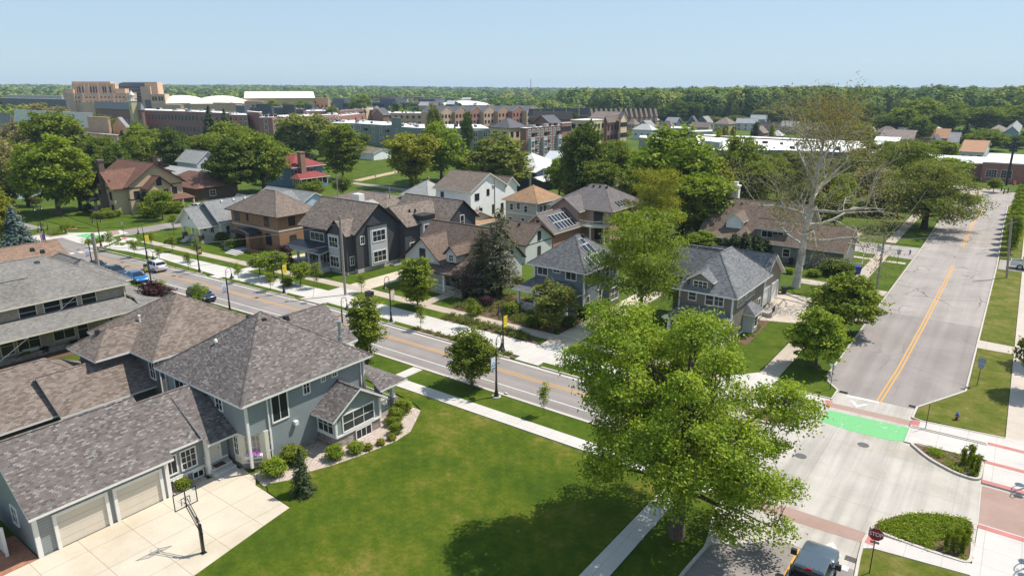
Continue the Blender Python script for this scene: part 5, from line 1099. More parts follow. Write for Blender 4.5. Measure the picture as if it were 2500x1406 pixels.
def blob(seed, H, z0, rx, ry=None, n=9, k=.5, top=.92, shape='round'):
    """lobes filling a crown from height z0 to H"""
    rs = np.random.RandomState(seed); ry = ry or rx; out = []; zc, rz = (H + z0) / 2, (H - z0) / 2
    for i in range(n):
        t = (i + .5) / n; zz = -1 + 2 * t
        if shape == 'round': w = math.sqrt(max(.05, 1 - (zz * .85) ** 2))
        elif shape == 'egg': w = math.sqrt(max(.05, 1 - (zz * .85) ** 2)) * (1 - .28 * zz)
        elif shape == 'vase': w = .45 + .55 * (t ** .8) * math.sqrt(max(.1, 1 - max(0, zz - .3) ** 2))
        elif shape == 'column': w = (1 - .45 * abs(zz) ** 2.2)
        else: w = 1.05 - t
        a = i * 2.4 + rs.rand() * .8; q = (1 - k) * w * (0.75 + .35 * rs.rand())
        out.append(((rx * q * math.cos(a), ry * q * math.sin(a), zc + zz * rz * (1 - k * .55)), (rx * k * w * (.85 + .35 * rs.rand()), ry * k * w * (.85 + .35 * rs.rand()), rz * k * (.7 + .3 * rs.rand()))))
    return out
def conifer(kind, seed, H, Rb, tiers, perTier, leaf, lsz=.28, dens=9, z0=.3, bark=None, droop=.25, gap=0.0, pw=.9):
    rs = np.random.RandomState(seed); P, Nn, rnd = [], [], []; b = MB(); b.tube([(0, 0, -.2), (0, 0, H * .5), (0, 0, H * .97)], [H * .022, H * .014, .02], 7)
    for t in range(tiers):
        f = t / tiers; z = z0 + (H - z0) * f; rr = Rb * (1 - f) ** pw * (.85 + .3 * rs.rand()) + .12
        for k in range(max(4, int(perTier * (1 - f * .6)))):
            if rs.rand() < gap: continue
            a = rs.rand() * 6.283; L0 = rr * (.75 + .4 * rs.rand()); cr = rs.rand()
            if rs.rand() < .4: b.tube([(0, 0, z), (L0 * .9 * math.cos(a), L0 * .9 * math.sin(a), z - droop * L0 * .8)], [.035, .01], 4, False)
            m = max(3, int(dens * L0))
            for j in range(m):
                s = (j + rs.rand()) / m; s = .15 + .85 * s; w = .35 * L0 * s * (1.15 - s)
                P.append((L0 * s * math.cos(a) + rs.normal() * w, L0 * s * math.sin(a) + rs.normal() * w, z - droop * L0 * s * s + .1 * L0 * s + rs.normal() * .1)); Nn.append((math.cos(a) * .6 + rs.normal() * .4, math.sin(a) * .6 + rs.normal() * .4, .8 + rs.normal() * .3)); rnd.append(min(1, max(0, cr * .5 + .5 * rs.rand())))
    P, Nn, rnd = np.array(P), np.array(Nn), np.array(rnd)
    cm = leaf_mesh(kind + "_crown", P, Nn, lsz * (.7 + .6 * rs.rand(len(P))), rnd, leaf, .45)
    return b.mesh(kind + "_trunk", bark or BARKD, smooth=True), cm
PROTO = {}
def proto(key, H, R, tm, cm):
    v = np.empty(len(cm.vertices) * 3, np.float32); cm.vertices.foreach_get("co", v); v = v.reshape(-1, 3)
    PROTO[key] = (np.percentile(v[:, 2], 99.7), np.percentile(np.hypot(v[:, 0], v[:, 1]), 97), tm, cm)      # as grown
def put(name, key, x, y, H, Rw, label, leaf=None, rot=None, group=None, z=0, cat="tree", bark=None):
    """one tree: root at its foot, trunk and crown as parts, scaled to height H and crown radius Rw"""
    ph, pr, tm, cm = PROTO[key]; s, sx = H / ph, Rw / pr
    e = bpy.data.objects.new(name, None); COL.objects.link(e); e.location = (x, y, z); e.empty_display_size = .3
    e.rotation_euler = (0, 0, (x * 7.3 + y * 3.1) % 6.283 if rot is None else rot); tag(e, label, cat, group)
    e.scale = (sx, sx, s)
    if tm:
        t = link("trunk", tm, e)
        if bark: t.material_slots[0].link = 'OBJECT'; t.material_slots[0].material = bark
    c = link("crown", cm, e)
    if leaf: c.material_slots[0].link = 'OBJECT'; c.material_slots[0].material = leaf
    return e
def pp(key, seed, H, z0, R_, n, k, shape, ncl, nlf, lsz, csz, leaf, tr, **kw):
    tw = kw.pop('twigs', 40); fork = kw.pop('fork', z0 * .9 + .3); bark = kw.pop('bark', None); lb = kw.pop('lobes', None) or blob(seed, H, z0, R_, None, n, k, shape=shape)
    proto(key, H, R_, *make_tree(key, seed, lb, ncl, nlf, lsz, csz, LF[leaf], tr, fork, bark, twigs=tw, **kw))
# prototypes
pp('round_a', 11, 12, 2.2, 5, 15, .46, 'round', 420, 26, .26, .42, 'mid', .32)
pp('round_b', 12, 12, 2.0, 5, 17, .42, 'egg', 420, 26, .26, .40, 'mid', .32)
pp('round_c', 13, 12, 2.4, 5, 13, .5, 'vase', 400, 26, .26, .45, 'mid', .32)
pp('loose', 14, 12, 3.0, 5, 18, .34, 'round', 330, 20, .27, .46, 'olive', .28, twigs=120)
pp('column', 15, 10, 1.2, 2.2, 14, .5, 'column', 300, 24, .16, .26, 'mid', .13)
pp('oval', 16, 8, 1.7, 2.8, 15, .47, 'egg', 430, 24, .15, .27, 'dark', .16)
pp('street', 17, 6, 1.8, 2.1, 10, .46, 'round', 230, 22, .13, .24, 'bright', .1)
pp('sapling', 18, 4, 1.4, .8, 8, .5, 'column', 70, 14, .085, .17, 'mid', .035, twigs=24)
pp('sapling_b', 19, 4, 1.3, .9, 7, .5, 'egg', 85, 15, .085, .19, 'bright', .035, twigs=24)
pp('shrub', 20, 1.5, .05, .85, 9, .55, 'round', 230, 22, .062, .11, 'mid', .04, twigs=10, fork=.2)
pp('ball', 21, .8, .03, .45, 6, .75, 'round', 170, 22, .034, .045, 'mid', .03, twigs=4, fork=.1)
pp('bush', 22, 3, .1, 2, 12, .5, 'round', 300, 22, .13, .24, 'dark', .08, twigs=14, fork=.4)
pp('weep', 23, 3.2, .6, 2.2, 12, .45, 'round', 300, 20, .11, .26, 'purple', .1, twigs=30, fork=.6, droop=.5)
# hero maple
rs = np.random.RandomState(3); ml = []
for i in range(52):
    t = (i + .5) / 52; zz = 2.9 + 12.0 * t; w = 7.5 * math.sqrt(max(.03, 1 - ((t - .36) / .70) ** 2)); a = i * 2.39996 + rs.rand() * .5
    q = w * (.52 + .45 * rs.rand()); r_ = .6 + .95 * rs.rand()
    if t < .22: zz += 3.0 if not (-.35 < ((a + 3.14) % 6.283) - 3.14 < 1.5) else -.9
    k = max(0, t - .5) / .5 * 2.3 - max(0, .3 - t) * 2.2      # the head leans left of the trunk, the skirt hangs right
    ml.append(((q * math.cos(a) - RT[0] * k, q * math.sin(a) - RT[1] * k, zz), (r_ * 1.35, r_ * 1.35, r_ * .85)))
for i in range(16): a = i * 2.4; q = 1.2 + 2.4 * rs.rand(); ml.append(((q * math.cos(a), q * math.sin(a), 5.0 + 6 * i / 16), (1.5, 1.5, 1.1)))
pp('hero_maple', 31, 15.4, 2.5, 7.3, 0, 0, '', 1900, 58, .10, .34, 'maple', .50, lobes=ml, fork=3.4, twigs=420, shell=.5, droop=.2)
# honey locust
rs = np.random.RandomState(8); ml = []
for i in range(26):
    t = (i + .5) / 26; zz = 3.6 + 7.8 * t; w = 4.6 * math.sqrt(max(.05, 1 - ((t - .42) / .68) ** 2)); a = i * 2.4 + rs.rand(); q = w * (.4 + .55 * rs.rand()); r_ = .75 + .8 * rs.rand()
    ml.append(((q * math.cos(a), q * math.sin(a), zz), (r_ * 1.7, r_ * 1.7, r_ * .5)))
pp('locust', 32, 12, 3, 5, 0, 0, '', 620, 28, .115, .36, 'bright', .22, lobes=ml, fork=3, twigs=160, shell=.1, droop=.25, updir=.7)
# wide elm with feathery foliage
rs = np.random.RandomState(9); ml = []
for i in range(34):
    t = (i + .5) / 34; zz = 3.0 + 9.5 * t; w = 7.8 * math.sqrt(max(.05, 1 - ((t - .36) / .72) ** 2)); a = i * 2.4 + rs.rand(); q = w * (.35 + .6 * rs.rand()); r_ = .9 + 1.0 * rs.rand()
    ml.append(((q * math.cos(a), q * math.sin(a), zz), (r_ * 1.6, r_ * 1.6, r_ * .75)))
pp('elm', 33, 13, 3, 8, 0, 0, '', 900, 26, .16, .5, 'olive', .55, lobes=ml, fork=2.6, twigs=200, shell=.15, droop=.35, bark=BARKD)
# pale barked sycamore: bare limbs with sparse small leaves
def sycamore():
    rs = np.random.RandomState(21); b = MB(); tips = []
    def grow(p, d, L0, r, dep):
        n = 4; path = [p]; rr = [r]; q = p
        for i in range(n):
            d = d + rs.normal(size=3) * .16; d[2] += .05; d = d / np.linalg.norm(d); q = q + d * L0 / n; path.append(q); rr.append(r * (1 - .45 * (i + 1) / n))
        b.tube([tuple(x) for x in path], rr, 7 if dep < 2 else 4, dep > 3)
        if dep >= 3: tips.append(q); tips.append(path[2])
        if dep >= 4: return
        for k in range(rs.randint(2, 4) + (2 if dep == 1 else 1 if dep == 2 else 0)):
            v = rs.normal(size=3); v = v - d * v.dot(d); v /= np.linalg.norm(v); nd = d * (.55 + .35 * rs.rand()) + v * (.55 + .4 * rs.rand()); nd[2] += .12
            grow(path[rs.randint(2, n + 1)], nd / np.linalg.norm(nd), L0 * (.55 + .22 * rs.rand()), rr[-1] * (.55 + .25 * rs.rand()), dep + 1)
    tr = [np.array(v, float) for v in ((0, 0, -.3), (.05, 0, .4), (.3, .1, 6), (.8, .2, 12), (1.1, .3, 17.5), (1.5, .4, 22), (1.9, .2, 26))]
    b.tube([tuple(v) for v in tr], [1.0, .68, .52, .43, .30, .17, .05], 12)
    for z, a, el, L0, r in ((7.0, 3.0, .15, 6.0, .20), (8.0, .2, -.02, 8.5, .26), (8.8, -.6, .05, 8.0, .24), (9.6, 2.2, .3, 7, .22), (10.4, .9, .12, 8, .26), (11.0, -1.3, .3, 7, .22), (11.8, 3.5, .4, 8, .24), (12.6, .1, .35, 8.5, .26), (13.4, 2.6, .5, 8, .26), (14.2, -.8, .5, 8, .24), (15.2, 1.4, .55, 7.5, .24), (16.2, 3.3, .6, 7.5, .22), (17.2, -.2, .65, 7, .2), (18.4, 2.2, .7, 6.5, .18), (19.4, -1.3, .75, 6, .16), (20.6, .7, .9, 5.5, .14), (21.8, 3.2, .95, 4.5, .11), (23, -.6, 1.1, 3.5, .08)):
        i = max(k for k in range(6) if tr[k][2] <= z); f = (z - tr[i][2]) / (tr[i + 1][2] - tr[i][2]); p = tr[i] * (1 - f) + tr[i + 1] * f
        grow(p, np.array([math.cos(a) * math.cos(el), math.sin(a) * math.cos(el), math.sin(el)]), L0, r, 1)
    tips = np.array(tips); P = np.repeat(tips, 8, 0); m = len(P); P = P + rs.normal(size=(m, 3)) * .8
    cm = leaf_mesh("sycamore_crown", P, rs.normal(size=(m, 3)) + np.array([0, 0, .6]), .14 * (.6 + .8 * rs.rand(m)), rs.rand(m), LF['tan'])
    proto('sycamore', 27, 9, b.mesh("sycamore_trunk", BARKW, smooth=True), cm)
sycamore()
proto('spruce', 10, 3.2, *conifer('spruce', 41, 10, 3.2, 34, 20, LF['blue'], .25, 10, .3, pw=.8))
proto('fir', 14, 3.4, *conifer('fir', 42, 14, 3.4, 36, 16, LF['fir'], .34, 7, .6, gap=.1))
proto('pine', 12, 2.4, *conifer('pine', 43, 12, 2.5, 40, 15, LF['pine'], .17, 11, 2.0, gap=.38, pw=.45, bark=BARK))
proto('small_spruce', 4.2, 1.1, *conifer('small_spruce', 44, 4.2, 1.15, 26, 13, LF['fir'], .13, 20, .15, gap=.12))
proto('cone', 4, 1.0, *conifer('cone', 45, 4, 1.0, 30, 18, LF['fir'], .16, 18, .05, pw=.5, droop=-.2))
rs = np.random.RandomState(77)
def twiggy(seed, H, R_):
    rs = np.random.RandomState(seed); b = MB(); tips = []
    for k in range(46):
        a = rs.rand() * 6.28; q = R_ * (.3 + .7 * rs.rand()); e = (q * math.cos(a), q * math.sin(a), H * (.35 + .65 * rs.rand())); p = limb_path(rs, (rs.normal() * .15, rs.normal() * .15, 0), e, .1, 4); b.tube(p, [.05, .04, .03, .02, .008], 4, False)
        for j in range(6):
            s = p[rs.randint(2, 5)]; t = (s[0] + rs.normal() * .6, s[1] + rs.normal() * .6, s[2] + rs.normal() * .45); b.tube([s, t], [.015, .004], 3, False); tips += [t, s]
    tips = np.array(tips); P = np.repeat(tips, 7, 0); m = len(P); P = P + rs.normal(size=(m, 3)) * .22
    return b.mesh("twig_trunk", BARK), leaf_mesh("twig_crown", P, rs.normal(size=(m, 3)), .07 * (.6 + .8 * rs.rand(m)), rs.rand(m), LF['dead'])
proto('bare_bush', 3.2, 2.0, *twiggy(5, 3.2, 2.0))
# ------------------------------------------------------------------ trees and shrubs where they stand
def depth_of(x, y, z): return (x * FW[0] + y * FW[1]) * cp - (z - CAM_H) * sp
def tpx(name, key, bx, by, ty, wpx, label, leaf=None, group=None, xy=None, **kw):
    x, y = xy or G(bx, by); H = hgt(x, y, ty); Rw = wpx / 2 * depth_of(x, y, H * .6) / FPX
    return put(name, key, x, y, H, Rw, label, LF[leaf] if leaf else None, group=group, **kw)
def tD(name, key, px, ty, D, wpx, label, leaf=None, group=None, **kw):
    x, y, z = GD(px, ty + 20, D * math.hypot(1, (px - 1250) / 1737)); return tpx(name, key, 0, 0, ty, wpx, label, leaf, group, (x, y), **kw)
MT = "maple_tree"
put("maple_tree", 'hero_maple', -13.6, 35.6, 14.6, 6.8, "huge bright green maple at the street corner in front, its trunk beside the lawn walk", rot=0)
tpx("street_tree", 'oval', 1152, 945, 803, 122, "dense dark green oval tree on the verge by the lawn walk", 'mid')
put("street_tree", 'column', *G(898, 884), hgt(*G(898, 884), 728), 1.9, "columnar maple at the kerb just right of the blue grey house roof", LF['mid'])
tpx("locust_tree", 'locust', 1562, 800, 515, 270, "tall feathery green locust between the slate blue house and the taupe house", 'bright')
tpx("locust_tree", 'locust', 1590, 610, 412, 150, "feathery pale olive tree before the broad bright green tree, behind the pink brick house", 'yellow')
tpx("sycamore_tree", 'sycamore', 1942, 703, 208, 440, "very tall pale barked tree with white bare limbs and sparse leaves near the right street", None, rot=-.5)
tpx("maple_tree", 'round_b', 1990, 900, 752, 140, "young maple with a pale trunk on the right verge left of the wide street", 'bright')
tpx("maple_tree", 'round_b', 2056, 812, 668, 165, "bushy round maple behind the young maple along the right street", 'mid')
tpx("elm_tree", 'elm', 2255, 560, 392, 250, "wide feathery olive elm leaning over the right street", None)
tpx("elm_tree", 'elm', 2200, 500, 345, 190, "dark limbed elm behind the wide olive elm at the right", 'mid')
tpx("ornamental_tree", 'street', 1350, 812, 690, 112, "small olive tree in the planted front yard of the slate blue house", 'olive')
tpx("maple_tree", 'column', 1020, 752, 632, 88, "slender bright green maple on the verge ahead of the white gable house", 'mid')
tpx("pine_tree", 'pine', 1222, 724, 512, 96, "tall brown green pine nearest the white gable house, the taller of the pair", None)
tpx("pine_tree", 'pine', 1178, 722, 560, 92, "ragged brown pine in front of the taller pine by the white gable house", 'pine')
tpx("bare_bush", 'bare_bush', 1138, 728, 640, 96, "grey leafless tangled bush left of the pines", None, cat="bush")
tpx("bare_bush", 'bare_bush', 1205, 722, 650, 80, "grey brown twiggy bush at the foot of the pines", None, cat="bush")
tpx("plum_tree", 'street', 380, 782, 690, 96, "maroon leaved tree behind the brown roofs beside the lamp post", 'purple')
tpx("spruce_tree", 'spruce', 50, 620, 508, 82, "blue spruce at the far left corner of the street", None)
tpx("maple_tree", 'round_a', 8, 600, 462, 85, "yellow green tree cut off by the left edge beside the blue spruce", 'yellow')
tpx("oak_tree", 'loose', 5, 520, 318, 105, "tall tan olive tree cut off by the left edge of the view", 'tan')
tpx("maple_tree", 'round_a', 145, 524, 335, 175, "largest spreading maple on the lawn left of the tudor house", 'bright')
tpx("maple_tree", 'round_b', 196, 512, 385, 105, "smaller maple close to the tudor house porch", 'mid')
tpx("maple_tree", 'round_c', 70, 505, 372, 100, "dark maple between the left edge and the largest lawn maple", 'dark')
tpx("ash_tree", 'round_c', 150, 440, 276, 125, "tall dark feathery tree behind the largest lawn maple at the left", 'mid')
tpx("ornamental_tree", 'street', 88, 506, 478, 36, "small round topped tree by the left lamp posts", 'olive')
tpx("maple_tree", 'street', 398, 538, 462, 62, "young bright tree in front of the tudor house side", 'bright')
tpx("spruce_tree", 'cone', 360, 520, 470, 34, "small dark spruce at the tudor house wall", 'fir')
tpx("bush", 'bush', 372, 530, 490, 60, "broad green bush at the tudor house corner", 'mid', cat="bush"); tpx("bush", 'bush', 428, 520, 492, 44, "green bush right of the young bright tree by the tudor house", 'mid', cat="bush")
tpx("japanese_maple", 'weep', 437, 478, 428, 44, "maroon japanese maple right of the tudor house", 'purple')
tpx("japanese_maple", 'street', 408, 450, 398, 30, "crimson small tree behind the tudor roof", 'purple')
tpx("plum_tree", 'round_a', 478, 410, 350, 58, "dark purple tree above the lavender house roof", 'purple')
tpx("maple_tree", 'round_b', 575, 478, 338, 120, "dark green maple right of the maroon roofed house", 'dark')
tpx("maple_tree", 'round_a', 645, 470, 332, 130, "large green maple left of the red roofed house", 'mid')
tpx("maple_tree", 'round_c', 610, 430, 320, 110, "tall maple between the two big maples by the red roof", 'mid')
tpx("maple_tree", 'round_b', 690, 400, 345, 48, "bright tree top rising behind the red roof", 'bright')
tpx("maple_tree", 'column', 838, 440, 305, 98, "dense dark green column shaped maple in the park", 'mid')
tpx("cypress_tree", 'cone', 768, 438, 378, 38, "small dark pointed tree beside the red roofed house", 'fir')
tpx("ornamental_tree", 'street', 838, 482, 430, 50, "small round tree beside the far street below the column maple", 'mid')
tpx("ornamental_tree", 'street', 765, 492, 440, 60, "low round tree in front of the red roofed house", 'mid')
tpx("bush", 'bush', 733, 478, 450, 26, "round bush at the red roofed house porch", 'mid', cat="bush")
tpx("honey_locust", 'round_c', 1005, 458, 328, 128, "bright lime green tree at the edge of the park, the nearer of two", 'yellow')
tpx("honey_locust", 'round_a', 1078, 442, 302, 118, "bright lime green tree beyond the nearer one in front of the grey green apartments", 'bright')
tpx("willow_tree", 'round_b', 1218, 470, 330, 165, "grey olive bushy tree left of the brown brick apartments", 'olive')
tpx("bush_tree", 'round_a', 1130, 430, 368, 60, "small green tree at the left foot of the grey olive tree", 'mid')
tpx("maple_tree", 'round_c', 745, 392, 280, 118, "wide olive tree before the red brick apartments", 'olive')
tpx("maple_tree", 'round_b', 705, 388, 305, 80, "dark green tree left of the wide olive tree", 'dark'); tpx("maple_tree", 'round_b', 790, 382, 298, 70, "dark green tree right of the wide olive tree", 'dark')
tpx("oak_tree", 'round_b', 1420, 490, 300, 130, "tall dark oak right of the brown brick apartments", 'dark')
tpx("oak_tree", 'round_c', 1495, 470, 345, 90, "lighter oak beside the tall dark oak", 'mid')
tpx("maple_tree", 'round_a', 1365, 478, 388, 70, "bright green tree in front of the tall dark oak", 'bright')
tpx("maple_tree", 'round_a', 1640, 545, 315, 215, "very broad bright green tree in the middle right", 'bright')
tpx("maple_tree", 'round_b', 1718, 530, 372, 135, "yellow green tree joined to the right of the very broad tree", 'yellow')
tpx("maple_tree", 'round_c', 1700, 590, 430, 150, "green tree in front of the very broad tree, over the small garage", 'bright')
tpx("ash_tree", 'loose', 1498, 350, 310, 85, "thin grey green tree in front of the white roofs", 'olive')
tpx("locust_tree", 'loose', 1800, 500, 335, 130, "loose dark limbed tree before the long white roof", 'mid')
tpx("maple_tree", 'round_c', 1835, 510, 395, 110, "green tree left of the tall pale barked tree", 'mid')
tpx("maple_tree", 'round_a', 1712, 618, 566, 84, "round light green tree behind the taupe house roof", 'bright', )
tpx("spruce_tree", 'fir', 1660, 590, 525, 46, "dark fir beside the locust behind the slate blue house", 'fir')
for i, (bx, by, ty) in enumerate(((1790, 640, 572), (1815, 640, 570), (1842, 638, 575), (1865, 636, 585), (1768, 640, 582))): tpx("arborvitae", 'cone', bx, by, ty, 46, "dark evergreen hedge tree behind the taupe house roof", 'fir', "row of dark evergreens behind the taupe house")
tpx("bush", 'bush', 2040, 672, 632, 78, "broad dark bush beside the blue recycling bin", 'dark', cat="bush")
for i, (bx, by, w, l) in enumerate(((1927, 668, 24, "small hosta clump left of the pale trunk"), (1985, 676, 34, "low leafy clump right of the pale trunk"), (1830, 808, 36, "bright green clump at the taupe house side wall"))): tpx("bush", 'shrub', bx, by, by - w * .55, w, l, 'bright', cat="bush")
tpx("maple_tree", 'round_c', 2290, 470, 385, 130, "bright green tree behind the wide olive elm beside the far brick building", 'bright')
tpx("maple_tree", 'street', 2425, 470, 435, 36, "small street tree near the far brick building", 'mid')
tpx("maple_tree", 'loose', 2130, 440, 345, 120, "thin tree in front of the long white roof right of the pale barked tree", 'olive')
tpx("ash_tree", 'loose', 2120, 520, 410, 130, "brownish thin tree near the right street behind the pale barked tree", 'tan')
for i, y in enumerate((140.5, 145.5, 151, 156.5, 162, 168, 174.5, 181, 188)): put("street_tree", 'column', .55, y, 6.6, 1.25, "slim tree in the row along the right kerb of the wide street", LF['bright'], group="row of slim trees along the right kerb")
tpx("maple_tree", 'round_a', 2530, 960, 780, 110, "tree cut off at the right edge over the east walk", 'mid'); put("maple_tree", 'round_a', 5.6, 84, 7.5, 2.3, "tree just outside the right edge shading the east walk", LF['mid'])
# young street trees along both verges: foot pixel, top row, width
YT = [("270", 613, 563, 28, 'b', "pale young tree by the left planter beside the green crossing"), ("330", 629, 584, 26, 'b', "young tree second from the left crossing on the kerb verge"), ("373", 608, 565, 22, 'a', "slim young tree beside the yellow banner lamp"), ("422", 616, 575, 25, 'a', "young tree in front of the white house lawn"),
      ("483", 640, 578, 30, 'b', "young golden tree beside the green banner lamp"), ("461", 662, 614, 24, 'a', "thin young tree on the kerb verge left of the green banner lamp"), ("391", 640, 600, 24, 'a', "thin young tree on the verge behind the white car"), ("584", 690, 641, 24, 'b', "leafy young tree near the driveway gap facing the brown brick house"),
      ("661", 711, 664, 28, 'a', "thin young tree on the verge between the two maples and the kerb"), ("775", 705, 640, 34, 'a', "thin young tree by the steps of the dark grey house"), ("883", 716, 668, 28, 'a', "young tree beside the tan driveway of the white gable house"), ("1028", 806, 745, 30, 'a', "sapling on the kerb verge right of the lamp"),
      ("1152", 800, 728, 32, 'a', "sapling among the planted verge grasses"), ("1328", 1016, 934, 34, 'a', "slim sapling on the front lawn verge left of the big maple"), ("425", 560, 522, 40, 'b', "young spreading tree at the west cross street corner")]
for bx, by, ty, w_, k, l in YT: tpx("young_tree", 'sapling' if k == 'a' else 'sapling_b', int(bx), by, ty, w_, l)
for bx, by, ty, w_, l in ((635, 672, 618, 52, "leftmost of three round street maples facing the brown brick house"), (670, 682, 612, 72, "middle and fullest of three round street maples"), (735, 698, 640, 52, "rightmost of three round street maples, before the dark grey house porch")): tpx("street_maple", 'street', bx, by, ty, w_, l)
tpx("street_tree", 'sapling_b', 490, 752, 690, 48, "leafy young tree half hiding the dark parked wagon", 'bright'); tpx("street_tree", 'sapling_b', 395, 735, 680, 40, "bright young tree beside the maroon tree", 'yellow')
tpx("plum_tree", 'shrub', 695, 655, 600, 46, "small purple tree at the corner of the brown brick house", 'purple')
tpx("spruce_tree", 'small_spruce', 740, 1207, 1098, 62, "small dark spruce on the lawn edge beside the sunroom", None)
# shrubs round the blue grey house
for x, y, r, h, k, lf, l in ((-39.9, 24.9, .95, 1.35, 'shrub', 'bright', "largest round bush in the gravel bed by the garage drive"), (-40.2, 26.6, 1.05, 1.45, 'shrub', 'mid', "wide bush behind the largest bush under the side window"), (-38.2, 29.0, .75, 1.15, 'shrub', 'bright', "round bush at the near corner of the sunroom"), (-37.7, 30.5, .65, .95, 'shrub', 'bright', "round bush in front of the sunroom, second from its corner"),
                              (-37.2, 31.4, .40, .62, 'ball', 'yellow', "clipped ball nearest the lawn before the sunroom"), (-36.95, 32.5, .38, .6, 'ball', 'yellow', "middle of three clipped balls before the sunroom"), (-36.85, 33.5, .38, .6, 'ball', 'yellow', "farthest of three clipped balls before the sunroom"), (-37.3, 34.5, .6, 1.0, 'shrub', 'mid', "bush at the far corner of the sunroom"),
                              (-39.0, 36.0, .75, 1.25, 'shrub', 'mid', "tall bush beside the porch railing of the blue grey house"), (-39.5, 37.5, .8, 1.3, 'shrub', 'bright', "bush at the front porch corner of the blue grey house"), (-38.5, 35.3, .6, .9, 'shrub', 'mid', "low bush between the sunroom and the porch"), (-43.6, 20.0, .55, .8, 'shrub', 'mid', "small dark bush at the wall beside the back steps")):
    put("bush", k, x, y, h, r, l, LF[lf], cat="bush")
put("petunias", 'ball', -41.75, 24.48, .34, .46, "purple pink and white petunias in the window box of the blue grey house", LF['flower'], z=1.2, cat="flowers")
for x, y, r, h, lf, l in ((-79.8, 23.0, .55, .8, 'mid', "green bush in the mulch bed nearest the left edge"), (-79.6, 24.6, .5, .9, 'purple', "brown red shrub in the mulch bed below the brick house"), (-79.5, 27.4, .5, .8, 'purple', "brown red shrub in the mulch bed right of the bay panels"), (-79.0, 29.2, .5, .7, 'bright', "bright bush at the right end of the mulch bed")): put("bush", 'shrub', x, y, h, r, l, LF[lf], cat="bush")
for bx, by, w_, lf, l in ((575, 610, 40, 'dark', "dark round bush left of the brown brick house entry"), (545, 590, 34, 'dark', "dark bush against the white house wall"), (705, 655, 36, 'dark', "dark bush right of the brown brick house entry"), (880, 655, 40, 'bright', "bright grassy bush at the near corner of the dark grey house"), (1002, 638, 20, 'bright', "small bush beside the black trailer"),
                          (1187, 750, 36, 'purple', "dome shaped red brown bush in the planted front yard"), (1158, 772, 40, 'mid', "upright green bush at the walk before the pines"), (1425, 775, 44, 'dark', "dark bush at the corner of the slate blue house"), (1250, 770, 44, 'mid', "leafy bush beside the stone path"), (1390, 800, 40, 'dark', "dark bush below the small olive tree"), (1300, 800, 40, 'dark', "dark bush left of the small olive tree"), (700, 700, 30, 'mid', "low bush by the house steps near the yellow banner lamp"),
                          (262, 530, 30, 'mid', "clipped end of the hedge left of the tudor chimney"), (215, 515, 24, 'mid', "round bush at the tudor porch"), (1265, 700, 34, 'mid', "green bush between the pines and the slate blue house"), (1795, 815, 22, 'dark', "small dark bush in the mulch at the taupe house corner")):
    tpx("bush", 'shrub', bx, by, by - w_ * .72, w_, l, lf, cat="bush")
for i, (bx, by) in enumerate(((240, 533), (255, 534), (270, 533), (286, 530))): tpx("hedge_bush", 'shrub', bx, by, by - 17, 26, "clipped hedge in front of the tudor chimney", 'mid', "clipped hedge before the tudor house", cat="hedge")
